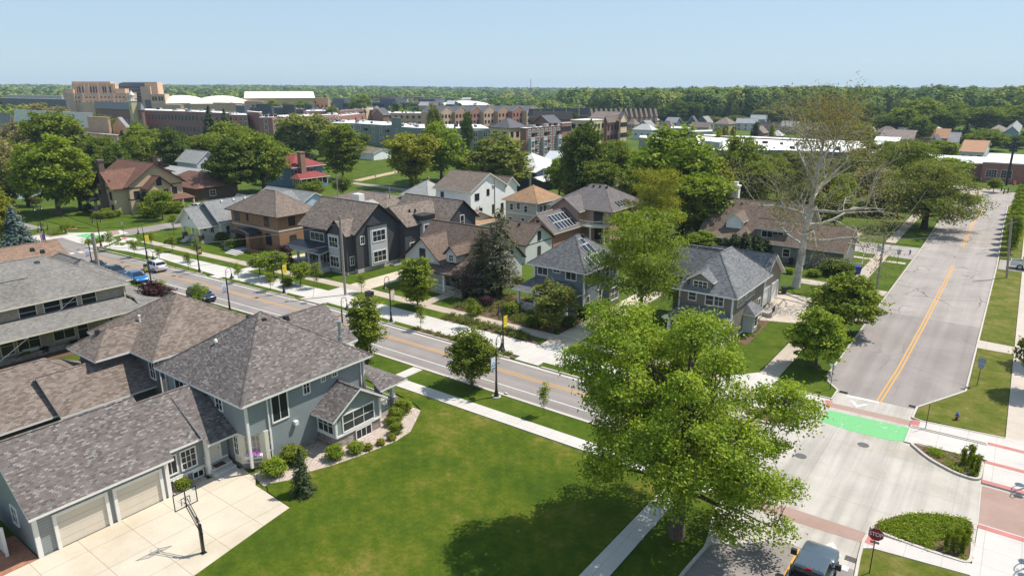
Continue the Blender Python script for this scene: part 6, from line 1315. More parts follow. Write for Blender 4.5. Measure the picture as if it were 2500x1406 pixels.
# pieces of the mid distance canopy
MID = [(45, 300, 250, 90, 'loose', 'tan'), (110, 255, 380, 120, 'round_a', 'tan'), (30, 275, 360, 70, 'round_b', 'mid'), (80, 262, 420, 80, 'round_c', 'mid'), (250, 335, 230, 95, 'round_b', 'dark'), (300, 322, 250, 70, 'fir', 'fir'), (345, 308, 240, 105, 'round_a', 'mid'), (420, 312, 225, 85, 'round_b', 'dark'), (395, 330, 260, 70, 'round_c', 'mid'),
       (510, 262, 285, 60, 'fir', 'fir'), (548, 270, 290, 52, 'fir', 'fir'), (500, 330, 235, 90, 'round_c', 'mid'), (560, 300, 250, 130, 'round_a', 'mid'), (610, 335, 215, 90, 'round_b', 'bright'), (470, 345, 260, 60, 'round_a', 'dark'), (330, 300, 330, 70, 'round_b', 'mid'), (270, 285, 350, 60, 'round_a', 'mid'), (235, 280, 380, 60, 'round_c', 'dark'),
       (1060, 258, 300, 48, 'round_b', 'olive'), (1140, 275, 290, 30, 'round_a', 'dark'), (1265, 300, 520, 20, 'round_a', 'mid'), (1405, 275, 380, 26, 'round_b', 'dark'), (1620, 262, 540, 50, 'round_a', 'dark'), (1655, 245, 540, 60, 'round_b', 'dark'), (1690, 250, 540, 50, 'round_c', 'dark'), (1740, 285, 540, 55, 'round_a', 'olive'), (1800, 282, 540, 60, 'round_b', 'mid'),
       (1770, 308, 290, 30, 'cone', 'yellow'), (1790, 310, 288, 26, 'cone', 'yellow'), (1755, 312, 286, 24, 'cone', 'yellow'), (1885, 306, 300, 22, 'cone', 'yellow'), (1845, 300, 310, 30, 'cone', 'fir'), (1900, 258, 540, 110, 'round_a', 'olive'), (1965, 262, 540, 80, 'round_b', 'mid'), (2110, 305, 330, 60, 'round_b', 'olive'), (2160, 282, 380, 60, 'round_c', 'dark'), (2210, 265, 380, 90, 'round_a', 'mid'),
       (2255, 240, 400, 110, 'round_b', 'mid'), (2305, 268, 390, 80, 'round_c', 'dark'), (2250, 290, 340, 60, 'round_a', 'dark'), (2360, 300, 330, 46, 'fir', 'fir'), (2340, 316, 320, 34, 'fir', 'fir'), (2410, 316, 310, 90, 'round_a', 'bright'), (2380, 328, 300, 50, 'round_b', 'mid'), (2475, 330, 320, 60, 'round_b', 'dark'), (2450, 345, 330, 50, 'bush', 'purple'), (2495, 325, 330, 50, 'fir', 'fir'),
       (2400, 262, 420, 90, 'round_c', 'mid'), (2470, 258, 430, 90, 'round_a', 'mid'), (2330, 250, 440, 90, 'round_b', 'bright'), (2125, 255, 430, 70, 'round_b', 'dark'), (2035, 300, 330, 60, 'loose', 'olive'), (2075, 295, 320, 80, 'round_c', 'mid'), (2180, 345, 250, 90, 'round_a', 'mid'), (2240, 350, 245, 80, 'loose', 'olive'), (2300, 345, 250, 70, 'round_c', 'mid'),
       (1880, 380, 190, 90, 'loose', 'tan'), (1950, 370, 210, 90, 'round_c', 'olive'), (2040, 390, 190, 100, 'loose', 'tan'), (2080, 410, 180, 90, 'loose', 'tan'), (660, 245, 560, 60, 'round_a', 'bright'), (700, 250, 560, 50, 'round_b', 'mid'), (740, 248, 600, 50, 'round_c', 'bright'), (640, 252, 600, 40, 'loose', 'olive'), (880, 232, 640, 60, 'round_a', 'bright'), (560, 252, 560, 46, 'round_b', 'olive'), (810, 258, 480, 40, 'round_b', 'mid')]
WHERE = lambda px: "left background before the campus" if px < 640 else "middle background among the apartments" if px < 1450 else "right background among the houses" if px < 2060 else "far right background beyond the elm"
HOW = dict(dark="dark green", mid="green", bright="bright green", olive="olive green", tan="thin tan green", fir="dark evergreen", yellow="golden green", purple="dark purple")
for px, ty, D, w_, k, lf in MID:
    lab = "%s %stree in the %s" % (HOW[lf], "pointed " if k in ('cone', 'fir') else "loose " if k == 'loose' else "round ", WHERE(px))
    tD("background_tree", k, px, ty, D, w_, lab, lf, "background trees, %s, %s" % (HOW[lf], WHERE(px)))
# hidden fill behind the streets so that no bare ground shows between the named trees
rs = np.random.RandomState(5)
FILL = [(-300, -215, 130, 215, 22, 7), (-260, -215, 60, 110, 14, 10), (-60, -26, 140, 200, 14, 9), (-88, -62, 130, 178, 10, 9), (-30, -18, 140, 200, 6, 8), (-200, -160, 40, 58, 3, 9), (-240, -205, 75, 98, 6, 10)]
for x0, x1, y0, y1, n, h in FILL:
    for i in range(n):
        x, y = x0 + (x1 - x0) * rs.rand(), y0 + (y1 - y0) * rs.rand(); H = h * (.75 + .5 * rs.rand())
        k = ['round_a', 'round_b', 'round_c'][rs.randint(3)]; lf = ['mid', 'dark', 'mid', 'olive'][rs.randint(4)]
        wh = "in the grove left of the park" if x < -200 else "on the left lawns" if x < -150 else "in the grove behind the pink brick house" if x > -90 else "in the grove"
        put("grove_tree", k, x, y, H, H * .40, "%s tree standing %s" % (HOW[lf], wh), LF[lf], group="%s trees %s" % (HOW[lf], wh))
# ------------------------------------------------------------------ the far wood: one mass to the horizon
def far_wood():
    rs = np.random.RandomState(99); cx, cy, H, Rr, nq = [], [], [], [], []
    def add(n, d0, d1, a0, a1, h0, h1, r0, r1, q):
        d = np.sqrt(d0 ** 2 + (d1 ** 2 - d0 ** 2) * rs.rand(n)); a = np.radians(a0 + (a1 - a0) * rs.rand(n) - 36.6)
        cx.append(d * np.sin(a)); cy.append(d * np.cos(a)); H.append(h0 + (h1 - h0) * rs.rand(n)); Rr.append(r0 + (r1 - r0) * rs.rand(n)); nq.append(np.full(n, q))
    add(190, 590, 700, 7, 27, 18, 25, 5.5, 10, 520); add(150, 500, 680, 26, 48, 15, 23, 5.5, 9.5, 520); add(620, 690, 1050, 4, 48, 17, 27, 6, 10.5, 260); add(160, 560, 800, -10, 6, 9, 15, 4, 6, 220)
    add(500, 760, 1000, -45, 4, 10, 16, 5, 8, 180); add(260, 560, 760, -46, -33, 9, 14, 4, 7, 200)
    add(1900, 1000, 1600, -48, 48, 11, 18, 6, 9, 90); add(2600, 1600, 2600, -48, 48, 12, 18, 8, 13, 50); add(3800, 2600, 4300, -48, 48, 12, 19, 11, 18, 30)
    cx, cy, H, Rr, nq = map(np.concatenate, (cx, cy, H, Rr, nq))
    keep = ~((cx > -90) & (cx < 60) & (cy > 455) & (cy < 570)); cx, cy, H, Rr, nq = cx[keep], cy[keep], H[keep], Rr[keep], nq[keep]
    base = np.array([rise(x, y) for x, y in zip(cx, cy)])
    t = np.repeat(np.arange(len(cx)), nq); m = len(t); d = unit(rs, m, .35); lump = .72 + .36 * rs.rand(m) + .12 * np.sin(d[:, 0] * 5 + t) * np.cos(d[:, 1] * 5 + t * 2)
    C0 = np.stack([cx[t], cy[t], base[t] + H[t] * .56], 1); P = C0 + d * np.stack([Rr[t], Rr[t], H[t] * .46], 1) * lump[:, None]
    Nn = d * .9 + np.array([0, 0, .35]) + rs.normal(size=(m, 3)) * .22
    tr = rs.rand(len(cx)); size = (Rr[t] * 3.4 / np.sqrt(nq[t])) * (.7 + .5 * rs.rand(m))
    rnd = np.clip(tr[t] * .82 + .18 * rs.rand(m), 0, 1)
    o = link("far_wood", leaf_mesh("far_wood", P, Nn, size, rnd, LF['far'], .8)); o["kind"] = "stuff"
    # dim wood floor under the crowns
far_wood()
# ------------------------------------------------------------------ planted beds
def blades(name, polys, n, h, lsz, leafs, seed, upright=False):
    rs = np.random.RandomState(seed); P, Nn, S, rr = [], [], [], []
    for (x0, x1, y0, y1, k, hh) in polys:
        c = np.stack([x0 + (x1 - x0) * rs.rand(k), y0 + (y1 - y0) * rs.rand(k), np.zeros(k)], 1); m = n
        p = np.repeat(c, m, 0) + rs.normal(size=(k * m, 3)) * np.array([.16, .16, 0]); p[:, 2] = .1 + hh * rs.rand(k * m) ** .8 * np.repeat(.6 + .6 * rs.rand(k), m)
        P.append(p); Nn.append(rs.normal(size=(k * m, 3)) + np.array([0, 0, .25 if upright else .8])); S.append(lsz * (.6 + .8 * rs.rand(k * m))); rr.append(np.clip(np.repeat(rs.rand(k), m) * .6 + .4 * rs.rand(k * m), 0, 1))
    o = link(name, leaf_mesh(name, np.concatenate(P), np.concatenate(Nn), np.concatenate(S), np.concatenate(rr), LF[leafs], .35)); o["kind"] = "stuff"; return o
def inside(p, x, y):
    c = False
    for i in range(len(p)):
        (x0, y0), (x1, y1) = p[i - 1], p[i]
        if (y0 > y) != (y1 > y) and x < (x1 - x0) * (y - y0) / (y1 - y0) + x0: c = not c
    return c
PSE = [(-3.75, 43.8), (-3.55, 44.5), (-2.3, 46.6), (-.6, 47.8), (1.0, 48.2), (1.15, 44.7), (1.1, 43.7), (-1, 43.6)]; PNE = [(-3.0, 57.4), (.9, 57.6), (1.0, 54.8), (-.2, 54.9), (-1.9, 56.0)]; PNW = [(-15.7, 54.9), (-15.2, 56.3), (-14, 56.7), (-11.4, 56.8), (-12.4, 55.2), (-13.6, 54.6)]
rs = np.random.RandomState(6)
def fill(p, n, h, ok=lambda x, y: True):
    out = []; xs, ys = [q[0] for q in p], [q[1] for q in p]
    while len(out) < n:
        x, y = min(xs) + (max(xs) - min(xs)) * rs.rand(), min(ys) + (max(ys) - min(ys)) * rs.rand()
        if inside(p, x, y) and ok(x, y): out.append((x, x, y, y, 1, h))
    return out
blades("bed_plants", fill(PSE, 330, .26, lambda x, y: not (x > -.6 and y < 45.3)) + fill(PSE, 40, .2), 30, .3, .085, 'bright', 1)
blades("bed_plants", fill(PNE, 60, .26) + fill(PNW, 60, .3), 30, .3, .085, 'bright', 2)
blades("bed_plants", [(-54, -41, 57.9, 59.7, 190, .5), (-55.5, -42, 62, 66, 190, .55), (-46.5, -40, 62.2, 65.5, 90, .6), (-54, -40, 53.05, 53.9, 60, .3), (-54, -49, 66, 70, 50, .5)], 34, .5, .11, 'yolive', 3)
blades("bed_plants", [(-149.4, -145.2, 49.7, 52.2, 60, .7), (-134.6, -131.8, 50.6, 54, 50, .7), (-154.5, -150.2, 55.1, 56, 24, .5), (-39.2, -37.6, 74.5, 79, 0, .4), (-40.0, -39.3, 69, 77, 40, .5), (-22.4, -21.4, 72, 80, 14, .3), (-128, -126.5, 53.6, 56, 20, .4), (-121, -113, 65, 66.5, 30, .4)], 30, .6, .12, 'bright', 4)
GR = [(0, 56.3), (.45, 56.7), (.6, 55.9), (.95, 55.4), (.05, 44.35), (.45, 44.2), (.9, 44.4), (.5, 44.95), (1.0, 45.3), (-14.2, 56.7), (-13.6, 56.9), (-147.5, 52.4), (-146.2, 52.6), (-145.6, 52.3), (-132.4, 53.4), (-133.2, 53.8)]
rs = np.random.RandomState(12); m = 260
P = np.stack([rs.normal(size=m) * .11, rs.normal(size=m) * .11, rs.rand(m) * 1.3], 1); P[:, :2] *= (.35 + P[:, 2:3] * .5)
gm = leaf_mesh("grass_blades", P, np.stack([rs.normal(size=m), rs.normal(size=m), rs.normal(size=m) * .12], 1), np.full(m, .16), rs.rand(m), LF['mid'], .22)
for x, y in GR:
    wh = "in the upper right planter" if (x > -4 and y > 50) else "in the lower right planter" if x > -4 else "in the planter behind the maple crown" if x > -20 else "in the left crossing planters"
    o = link("ornamental_grass", gm, None, (x, y, .1), rs.rand() * 6); s = .8 + .4 * rs.rand(); o.scale = (s, s, s); tag(o, "upright ornamental grass clump " + wh, "grass clump", "ornamental grasses " + wh)
def planter(name, pts, label, soil=MULCH):
    b = MB(); rp = rounded(pts, .9); kerbline(b, rp, .2, .17, True); t = Thing(name, label, "planter", (sum(p[0] for p in pts) / len(pts), sum(p[1] for p in pts) / len(pts))); t.part("kerb_ring", b, CONC_K)
    b = MB(); b.prism(rp, 0, .1); t.part("soil", b, soil)
planter("planter", [(-3.5, 57.5), (-3.1, 57.85), (1.25, 57.85), (1.2, 54.4), (-.2, 54.5), (-2.1, 55.7)], "curved planter bed with mulch and tufts at the upper right corner of the paving")
planter("planter", [(-4.0, 43.6), (-3.8, 44.6), (-2.4, 46.9), (-.6, 48.1), (1.2, 48.5), (1.4, 44.6), (1.35, 43.45), (-1, 43.35)], "rounded planter full of low green plants beside the stop sign")
planter("planter", [(-16.1, 54.4), (-15.6, 56.6), (-14.2, 57), (-10.7, 57.1), (-12, 55), (-13.6, 54.2)], "planter bed with mulch behind the big maple crown by the green crossing")
planter("planter", [(-148, 49.3), (-145, 50.0), (-144.8, 52.7), (-149.2, 53.2), (-150.2, 51.2)], "rounded planter bed at the far left crossing")
planter("planter", [(-131.3, 50.3), (-131.6, 53.2), (-134.8, 54.6), (-133.6, 52.2)], "planter bed right of the far left green crossing")
# ------------------------------------------------------------------ apartments, campus and far houses
BRICK_R = plain("red_far_brick", (.33, .155, .12), .9, .12, .6); BRICK_D = plain("dark_far_brick", (.25, .135, .11), .9, .12, .6); TANW = plain("tan_far_render", (.60, .46, .28), .9, .08, .4); TANB = plain("tan_far_brick", (.50, .345, .24), .9, .12, .5)
GREENW = plain("grey_green_siding", (.20, .23, .205), .8, .06); PALEG = plain("pale_green_siding", (.30, .33, .29), .8, .06); SLATEW = plain("slate_panel", (.12, .14, .175), .7, .06)
WROOF = plain("white_membrane_roof", (.74, .72, .70), .8, .06, .3); BROOF = plain("brown_far_roof", (.19, .145, .125), .9, .12, .5); DROOF = plain("charcoal_far_roof", (.105, .10, .11), .9, .1, .5); GROOF = plain("grey_far_roof", (.25, .245, .245), .9, .1, .5); CREAMR = plain("cream_far_roof", (.85, .74, .55), .8, .05, .2); OROOF = plain("orange_far_roof", (.33, .18, .10), .9, .1, .5); PROOF = plain("pale_far_roof", (.48, .46, .44), .9, .08, .5)
FARG = plain("far_window_glass", (.03, .035, .045), .15, .2, .3, spec=.6)
FW_CACHE = {}
def farwin(wd, h, fr):
    k = (round(wd, 1), round(h, 1), fr.name)
    if k not in FW_CACHE:
        b = MB(); t = .14; a = wd / 2
        b.box(-a - t, a + t, -.08, .02, -t, 0); b.box(-a - t, a + t, -.08, .02, h, h + t); b.box(-a - t, -a, -.08, .02, 0, h); b.box(a, a + t, -.08, .02, 0, h); b.box(-.05, .05, -.06, .02, 0, h); b.box(-a, -.05, -.05, .02, h * .5, h * .5 + .08); b.box(.05, a, -.05, .02, h * .5, h * .5 + .08)
        b.m = 1; b.poly([(-a, -.03, 0), (a, -.03, 0), (a, -.03, h), (-a, -.03, h)])
        FW_CACHE[k] = b.mesh("window", [fr, FARG])
    return FW_CACHE[k]
def wrow(T, a, b, z0, z1, cols, rows, wd, h, fr=None, skip=0.0, balcony=False):
    """windows spread over the wall from a to b (seen from outside, left to right)"""
    a, b = Vector(a), Vector(b); d = b - a; ang = math.atan2(d.y, d.x)
    for j in range(rows):
        z = z0 + (z1 - z0) * (j + .5) / rows - h / 2
        for i in range(cols):
            if T.nw >= 96: return
            p = a + d * ((i + .5) / cols); link("window", farwin(wd, h, fr or WHITE), T.e, (p.x - T.o[0], p.y - T.o[1], z), ang); T.nw += 1
            if balcony and i % 3 == 1:
                n = Vector((d.y, -d.x)).normalized(); m = MB(); u = d.normalized()
                q = [p - u * 1.0, p + u * 1.0, p + u * 1.0 + n * 1.0, p - u * 1.0 + n * 1.0]
                m.prism([(v.x, v.y) for v in q], z - .15, z + .75); T.part("balcony", m, DARKM)
def fac(name, label, cat, pts, z, depth, wall, roof, segs, zbase=0, fr=None, group=None, parapet=.5, walls=None, balcony=False):
    """flat roofed block whose front roof corners were surveyed from the photograph at height z"""
    F = [Vector(G(px, py, z)) for px, py in pts]; away = (F[0] + F[-1]).normalized(); B = [p + away * depth for p in F]
    T = Thing(name, label, cat, tuple(F[len(F) // 2]), group); P = F + B[::-1]
    b = MB(); b.prism([tuple(p) for p in P], zbase, z); T.part("wall", b, wall)
    c = sum(P, Vector((0, 0))) / len(P); b = MB(); b.prism([tuple(p + (c - p).normalized() * .35) for p in P], z - .2, z + .02); T.part("roof", b, roof)
    for i, sg in enumerate(segs):
        if not sg: continue
        cols, rows, wd, h = sg; n = (F[i + 1] - F[i]); o = Vector((n.y, -n.x)).normalized() * .02
        wrow(T, F[i] + o, F[i + 1] + o, 1.0, z - .6, cols, rows, wd, h, fr, balcony=balcony)
        if walls and walls[i]:
            b = MB(); e = o * 1.5; q = [F[i] + e * 0, F[i + 1] + e * 0, F[i + 1] + e, F[i] + e]; b.prism([tuple(v) for v in q], zbase, z - .3); T.part("wall_panel", b, walls[i])
    return T, F, B
def far2(name, label, cat, px0, pxc, px1, yt, D, kind, zr, wall, roof, wy=None, wx=None, depth=14, group=None, trim=None, oh=.5, ax=None, fr=None):
    """axis aligned building: nearest corner on image column pxc at distance D; -y face back to px0, +x face on to px1; roof edge at image row yt"""
    x1, y0, z = GD(pxc, yt, D)
    x0 = GY(px0, yt, y0)[0] if pxc - px0 > 1 else x1 - depth
    y1 = GX(px1, yt, x1)[0] if px1 - pxc > 1 else y0 + depth
    y1 = min(y1, y0 + 120); x0 = max(x0, x1 - 160)
    g = 0.0
    T = Thing(name, label, cat, ((x0 + x1) / 2, (y0 + y1) / 2, g), group)
    z = max(z, 2.6)
    if kind == 'flat': block(T, x0, x1, y0, y1, 0, z - .3, z, 'flat', 'x', .15, wall, roof, trim or wall)
    else: block(T, x0, x1, y0, y1, 0, z, z + zr, kind, ax or 'x', oh, wall, roof, trim or WHITE)
    if wy: wrow(T, (x0, y0 - .02), (x1, y0 - .02), .8, z - .4, wy[0], wy[1], wy[2], wy[3], fr)
    if wx: wrow(T, (x1 + .02, y0), (x1 + .02, y1), .8, z - .4, wx[0], wx[1], wx[2], wx[3], fr)
    return T, (x0, x1, y0, y1, z)
def rooftop(T, P, n, seed, zt):
    rs = np.random.RandomState(seed)
    for i in range(n):
        u, v = rs.rand(), .12 + .7 * rs.rand(); F, B = P; k = min(int(u * (len(F) - 1)), len(F) - 2); f = u * (len(F) - 1) - k
        p = (F[k] * (1 - f) + F[k + 1] * f) * (1 - v) + (B[k] * (1 - f) + B[k + 1] * f) * v; s = .5 + .5 * rs.rand()
        b = MB(); b.box(p.x - s, p.x + s, p.y - s * .7, p.y + s * .7, zt, zt + .7 + .5 * rs.rand()); T.part("rooftop_unit", b, [DARKM, PROOF, GROOF][rs.randint(3)])
# grey green apartments
T, F, B = fac("apartment_building", "long grey green apartment building with white roof full of vents", "apartment building", [(808, 300), (869, 301.5), (956, 307), (980, 310), (1022, 313), (1196, 314)], 9.8, 34, GREENW, WROOF, [(3, 3, 1.7, 1.7), (5, 3, 1.7, 1.7), (1, 3, 1.5, 1.7), None, (9, 3, 1.7, 1.7)], walls=[PALEG, None, None, None, None], balcony=True)
rooftop(T, (F, B), 46, 1, 9.82)
p = F[2]; b = MB(); b.prism([tuple(p), tuple(F[3]), tuple(F[3] + (B[3] - F[3]) * .22), tuple(p + (B[2] - p) * .22)], 9.7, 13.2); T.part("stair_tower", b, GREENW)
b = MB(); q = [p, F[3], F[3] + (B[3] - F[3]) * .24, p + (B[2] - p) * .24]; b.prism([tuple(v) for v in q], 13.2, 13.5); T.part("tower_roof", b, DROOF)
fac("apartment_wing", "low grey green wing with white roof at the right end of the long apartments", "apartment building", [(1148, 319), (1197, 318.5)], 9.0, 12, GREENW, WROOF, [(2, 3, 1.8, 1.8)])
# brown brick apartments with white bays
far2("tan_apartments", "tan block with charcoal hipped roof attached left of the brown brick apartments", "apartment building", 1198, 1243, 1284, 313, 252, 'hip', 3.2, TANW, DROOF, (2, 3, 1.6, 1.6), (3, 3, 1.4, 1.6), trim=DROOF, ax='y', fr=DF)
T, bb = far2("brick_apartments", "brown brick apartment building with white bay windows and iron balconies", "apartment building", 1270, 1285, 1369, 313, 250, 'flat', 0, BRICK_D, WROOF, None, None)
x0, x1, y0, y1, z = bb; wrow(T, (x1 + .02, y0 + .5), (x1 + .02, y1 - .5), 1.5, z - .3, 8, 4, 1.3, 1.9, balcony=True)
for f in (.12, .48, .92):
    y = y0 + (y1 - y0) * f; b = MB(); b.box(x1, x1 + 1.0, y - 1.2, y + 1.2, 2.4, z - 3.4); t = T.part("bay_wall", b, LG)
    for k in range(2): link("window", farwin(1.7, 2.2, WHITE), T.e, (x1 + 1.02 - T.o[0], y - T.o[1], 3.4 + k * 2.9), R(90))
rooftop(T, ([Vector((x1, y0)), Vector((x1, y1))], [Vector((x0, y0)), Vector((x0, y1))]), 12, 4, z)
for (px0, pxc, px1, yt, D, kd, zr, wl, rf, l, ax) in ((1300, 1345, 1372, 305, 275, 'gable', 3.5, BRICK_D, DROOF, "dark gabled roof block rising behind the brown brick apartments", 'y'), (1369, 1372, 1394, 300, 280, 'flat', 0, BRICK_R, WROOF, "narrow deep red brick block right of the brown brick apartments", 'x'), (1393, 1440, 1476, 294, 290, 'flat', 0, TANW, WROOF, "tan rendered flat roofed block right of the brick apartments", 'x'),
                                               (1476, 1482, 1514, 300, 300, 'gable', 2.6, BRICK_D, BROOF, "brown gabled block next to the tan tower", 'y'), (1512, 1516, 1531, 290, 305, 'gable', 3, TANW, DROOF, "slim tan gabled tower at the end of the apartment row", 'x'), (1300, 1393, 1400, 292, 320, 'gable', 3.2, BRICK_R, BROOF, "long brown roof behind the brown brick apartments", 'x'), (1440, 1500, 1530, 290, 340, 'gable', 3, BRICK_R, BROOF, "brown roof behind the tan tower", 'x')):
    far2("apartment_block", l, "apartment building", px0, pxc, px1, yt, D, kd, zr, wl, rf, (3, 3, 1.5, 1.6) if pxc - px0 > 20 else None, (4, 3, 1.3, 1.6) if px1 - pxc > 14 else None, trim=WHITE if kd == 'flat' else DROOF, ax=ax, fr=DF)
# red brick apartments at the left middle
T, F, B = fac("brick_apartments", "long shaded brown brick building with rows of dark windows left of the firs", "apartment building", [(344, 269), (474, 273), (560, 277)], 14, 30, BRICK_D, WROOF, [(16, 2, 1.6, 2.6), (7, 2, 1.6, 2.6)], fr=GREENW); rooftop(T, (F, B), 14, 2, 14.02)
T, F, B = fac("brick_apartments", "red brick apartment building with white windows right of the firs", "apartment building", [(535, 280), (604, 281)], 13, 24, BRICK_R, WROOF, [(6, 4, 1.7, 2.0)]); rooftop(T, (F, B), 10, 3, 13.02)
T, F, B = fac("brick_tower", "dark red brick stair tower between the two red brick apartment blocks", "tower", [(603, 272), (633, 275), (640, 274)], 14.5, 10, BRICK_D, WROOF, [None, None])
T, F, B = fac("brick_apartments", "red brick apartment building behind the wide olive tree", "apartment building", [(632, 287), (664, 287), (760, 283), (828, 280)], 13, 26, BRICK_R, WROOF, [(1, 4, 1.4, 2), (8, 4, 1.8, 2.0), (5, 4, 1.8, 2.0)], balcony=True); rooftop(T, (F, B), 26, 5, 13.02)
# brown commercial blocks behind
for (pts, z, dp, wl, rf, cols, l) in (([(610, 262), (690, 263)], 13, 30, DROOF, DROOF, 0, "charcoal flat roofed block behind the left brick tower"), ([(690, 266), (745, 268), (800, 266)], 12, 30, BRICK_D, DROOF, 6, "dark brick flat block with roof sheds in the middle distance"), ([(740, 272), (830, 270)], 12, 25, BRICK_R, WROOF, 8, "low red brick block with white roof edge in the middle distance"),
                                     ([(822, 284), (892, 277)], 11, 20, BRICK_R, WROOF, 4, "red brick block right behind the red brick apartments"), ([(826, 272), (890, 268), (930, 270)], 11, 30, BRICK_D, BROOF, 5, "dark brown brick block left of the orange brick block"), ([(930, 276), (1060, 277)], 10, 25, TANB, WROOF, 9, "orange brick block with many white roof units"), ([(893, 266), (925, 264)], 12, 18, TANW, WROOF, 0, "small tan cube behind the orange brick block")):
    T, F, B = fac("commercial_block", l, "building", pts, z, dp, wl, rf, [(cols, 2, 1.5, 1.7) if cols else None] + [None] * (len(pts) - 2), fr=DF); rooftop(T, (F, B), 12, len(l), z + .02)
far2("gabled_block", "brown gabled roof between the flat blocks and the grey green apartments", "building", 910, 935, 950, 280, 400, 'gable', 3.5, BRICK_D, DROOF, ax='y')
# modern block
for (pts, z, wl, cols, l) in (([(808, 250), (836, 250)], 14, BRICK_R, 4, "red brick left end of the dark modern block"), ([(836, 251), (905, 251)], 14, SLATEW, 9, "slate grey part of the dark modern block, left half"), ([(905, 250), (960, 250)], 14, SLATEW, 8, "slate grey part of the dark modern block, centre left"), ([(958, 251), (1050, 251)], 14, BRICK_D, 14, "dark brick part of the modern block, right half"), ([(1050, 250), (1070, 250)], 14, BRICK_R, 2, "red brick right end of the dark modern block")):
    fac("modern_block", l, "building", pts, z, 25, wl, DROOF, [(cols, 3, 2.0, 2.2)], fr=DF)
for a, c, yt in ((811, 840, 241), (927, 965, 241), (1020, 1062, 242)): far2("penthouse", "black rooftop storey on the modern block, %s" % ("left" if a < 900 else "middle" if a < 1000 else "right"), "building", a, c, c, yt, 668, 'flat', 0, SLATEW, DROOF, depth=14)
# townhouses
for i in range(7):
    a = 1076 + i * 35; far2("townhouse", ["tan brick", "pink brown", "red brick"][i % 3] + " gabled townhouse in the long brick row, number counted from its left end: " + ["first", "second", "third", "fourth", "fifth", "sixth", "seventh"][i], "townhouse", a - 1, a, a + 33, 275 - i * .6, 420 + i * 6, 'gable', 3.2, [TANB, plain("pink_brown_brick", (.42, .25, .18), .9), BRICK_R][i % 3], DROOF, None, (4, 3, 1.4, 1.7), trim=WHITE, ax='x', depth=16, fr=DF, oh=.2)
ORD = ["first", "second", "third", "fourth", "fifth", "sixth", "seventh", "eighth", "ninth", "tenth", "eleventh", "twelfth", "thirteenth", "fourteenth"]
for i in range(5):
    a = 1290 + i * 31; far2("townhouse", "dark roofed brick townhouse, %s from the left of the charcoal row" % ORD[i], "townhouse", a, a + 28, a + 31, 285 - i * .8, 400 + i * 8, 'gable', 4.2, BRICK_D, DROOF, (4, 2, 1.2, 1.6), None, trim=WHITE, ax='x', fr=DF, oh=.2)
for i in range(14):
    a = 1436 + i * 12; far2("townhouse", "steep brown gable with white edge in the comb like row, %s from the left" % ORD[i], "townhouse", a, a + 9, a + 13, 289 - i * .35, 390 + i * 7, 'gable', 5.2, BRICK_D, BROOF, (2, 2, 1.2, 1.6), None, trim=PROOF, ax='y', oh=.25)
# right middle: white roofed hall, small houses
T, F, B = fac("white_roof_hall", "very long low building with bright white roof behind the pale barked tree", "building", [(1640, 352), (1765, 368), (1900, 367), (2000, 370), (2284, 381)], 7.5, 55, SLATEW, WROOF, [None, None, None, None]); rooftop(T, (F, B), 14, 8, 7.52)
fac("grey_rooftop_box", "grey box with white top standing at the left end of the long white roof", "building", [(1719, 344), (1757, 348), (1765, 345)], 9.5, 6, GREENW, WROOF, [None, None])
fac("brick_parapet_block", "low dark red brick block with white parapet teeth behind the long white roof", "building", [(1715, 331), (1830, 336), (2000, 344)], 8, 8, BRICK_D, WROOF, [None, None])
fac("white_roof_hall", "low white roofed shed right of the dark trees, behind the broad green tree", "building", [(1560, 336), (1640, 340)], 7, 14, PALEG, WROOF, [None]); fac("white_roof_hall", "small flat white roof left of the yellow trees", "building", [(1637, 313), (1694, 314)], 6, 16, PALEG, WROOF, [None]); fac("white_roof_hall", "lower flat white roof just below the small one by the yellow trees", "building", [(1690, 322), (1740, 321)], 6, 12, PALEG, WROOF, [None])
BLW = plain("blue_grey_far_siding", (.25, .31, .36), .8, .08); WHW = plain("white_far_siding", (.60, .60, .60), .8, .05); TAW = plain("tan_far_siding", (.40, .33, .26), .8, .08)
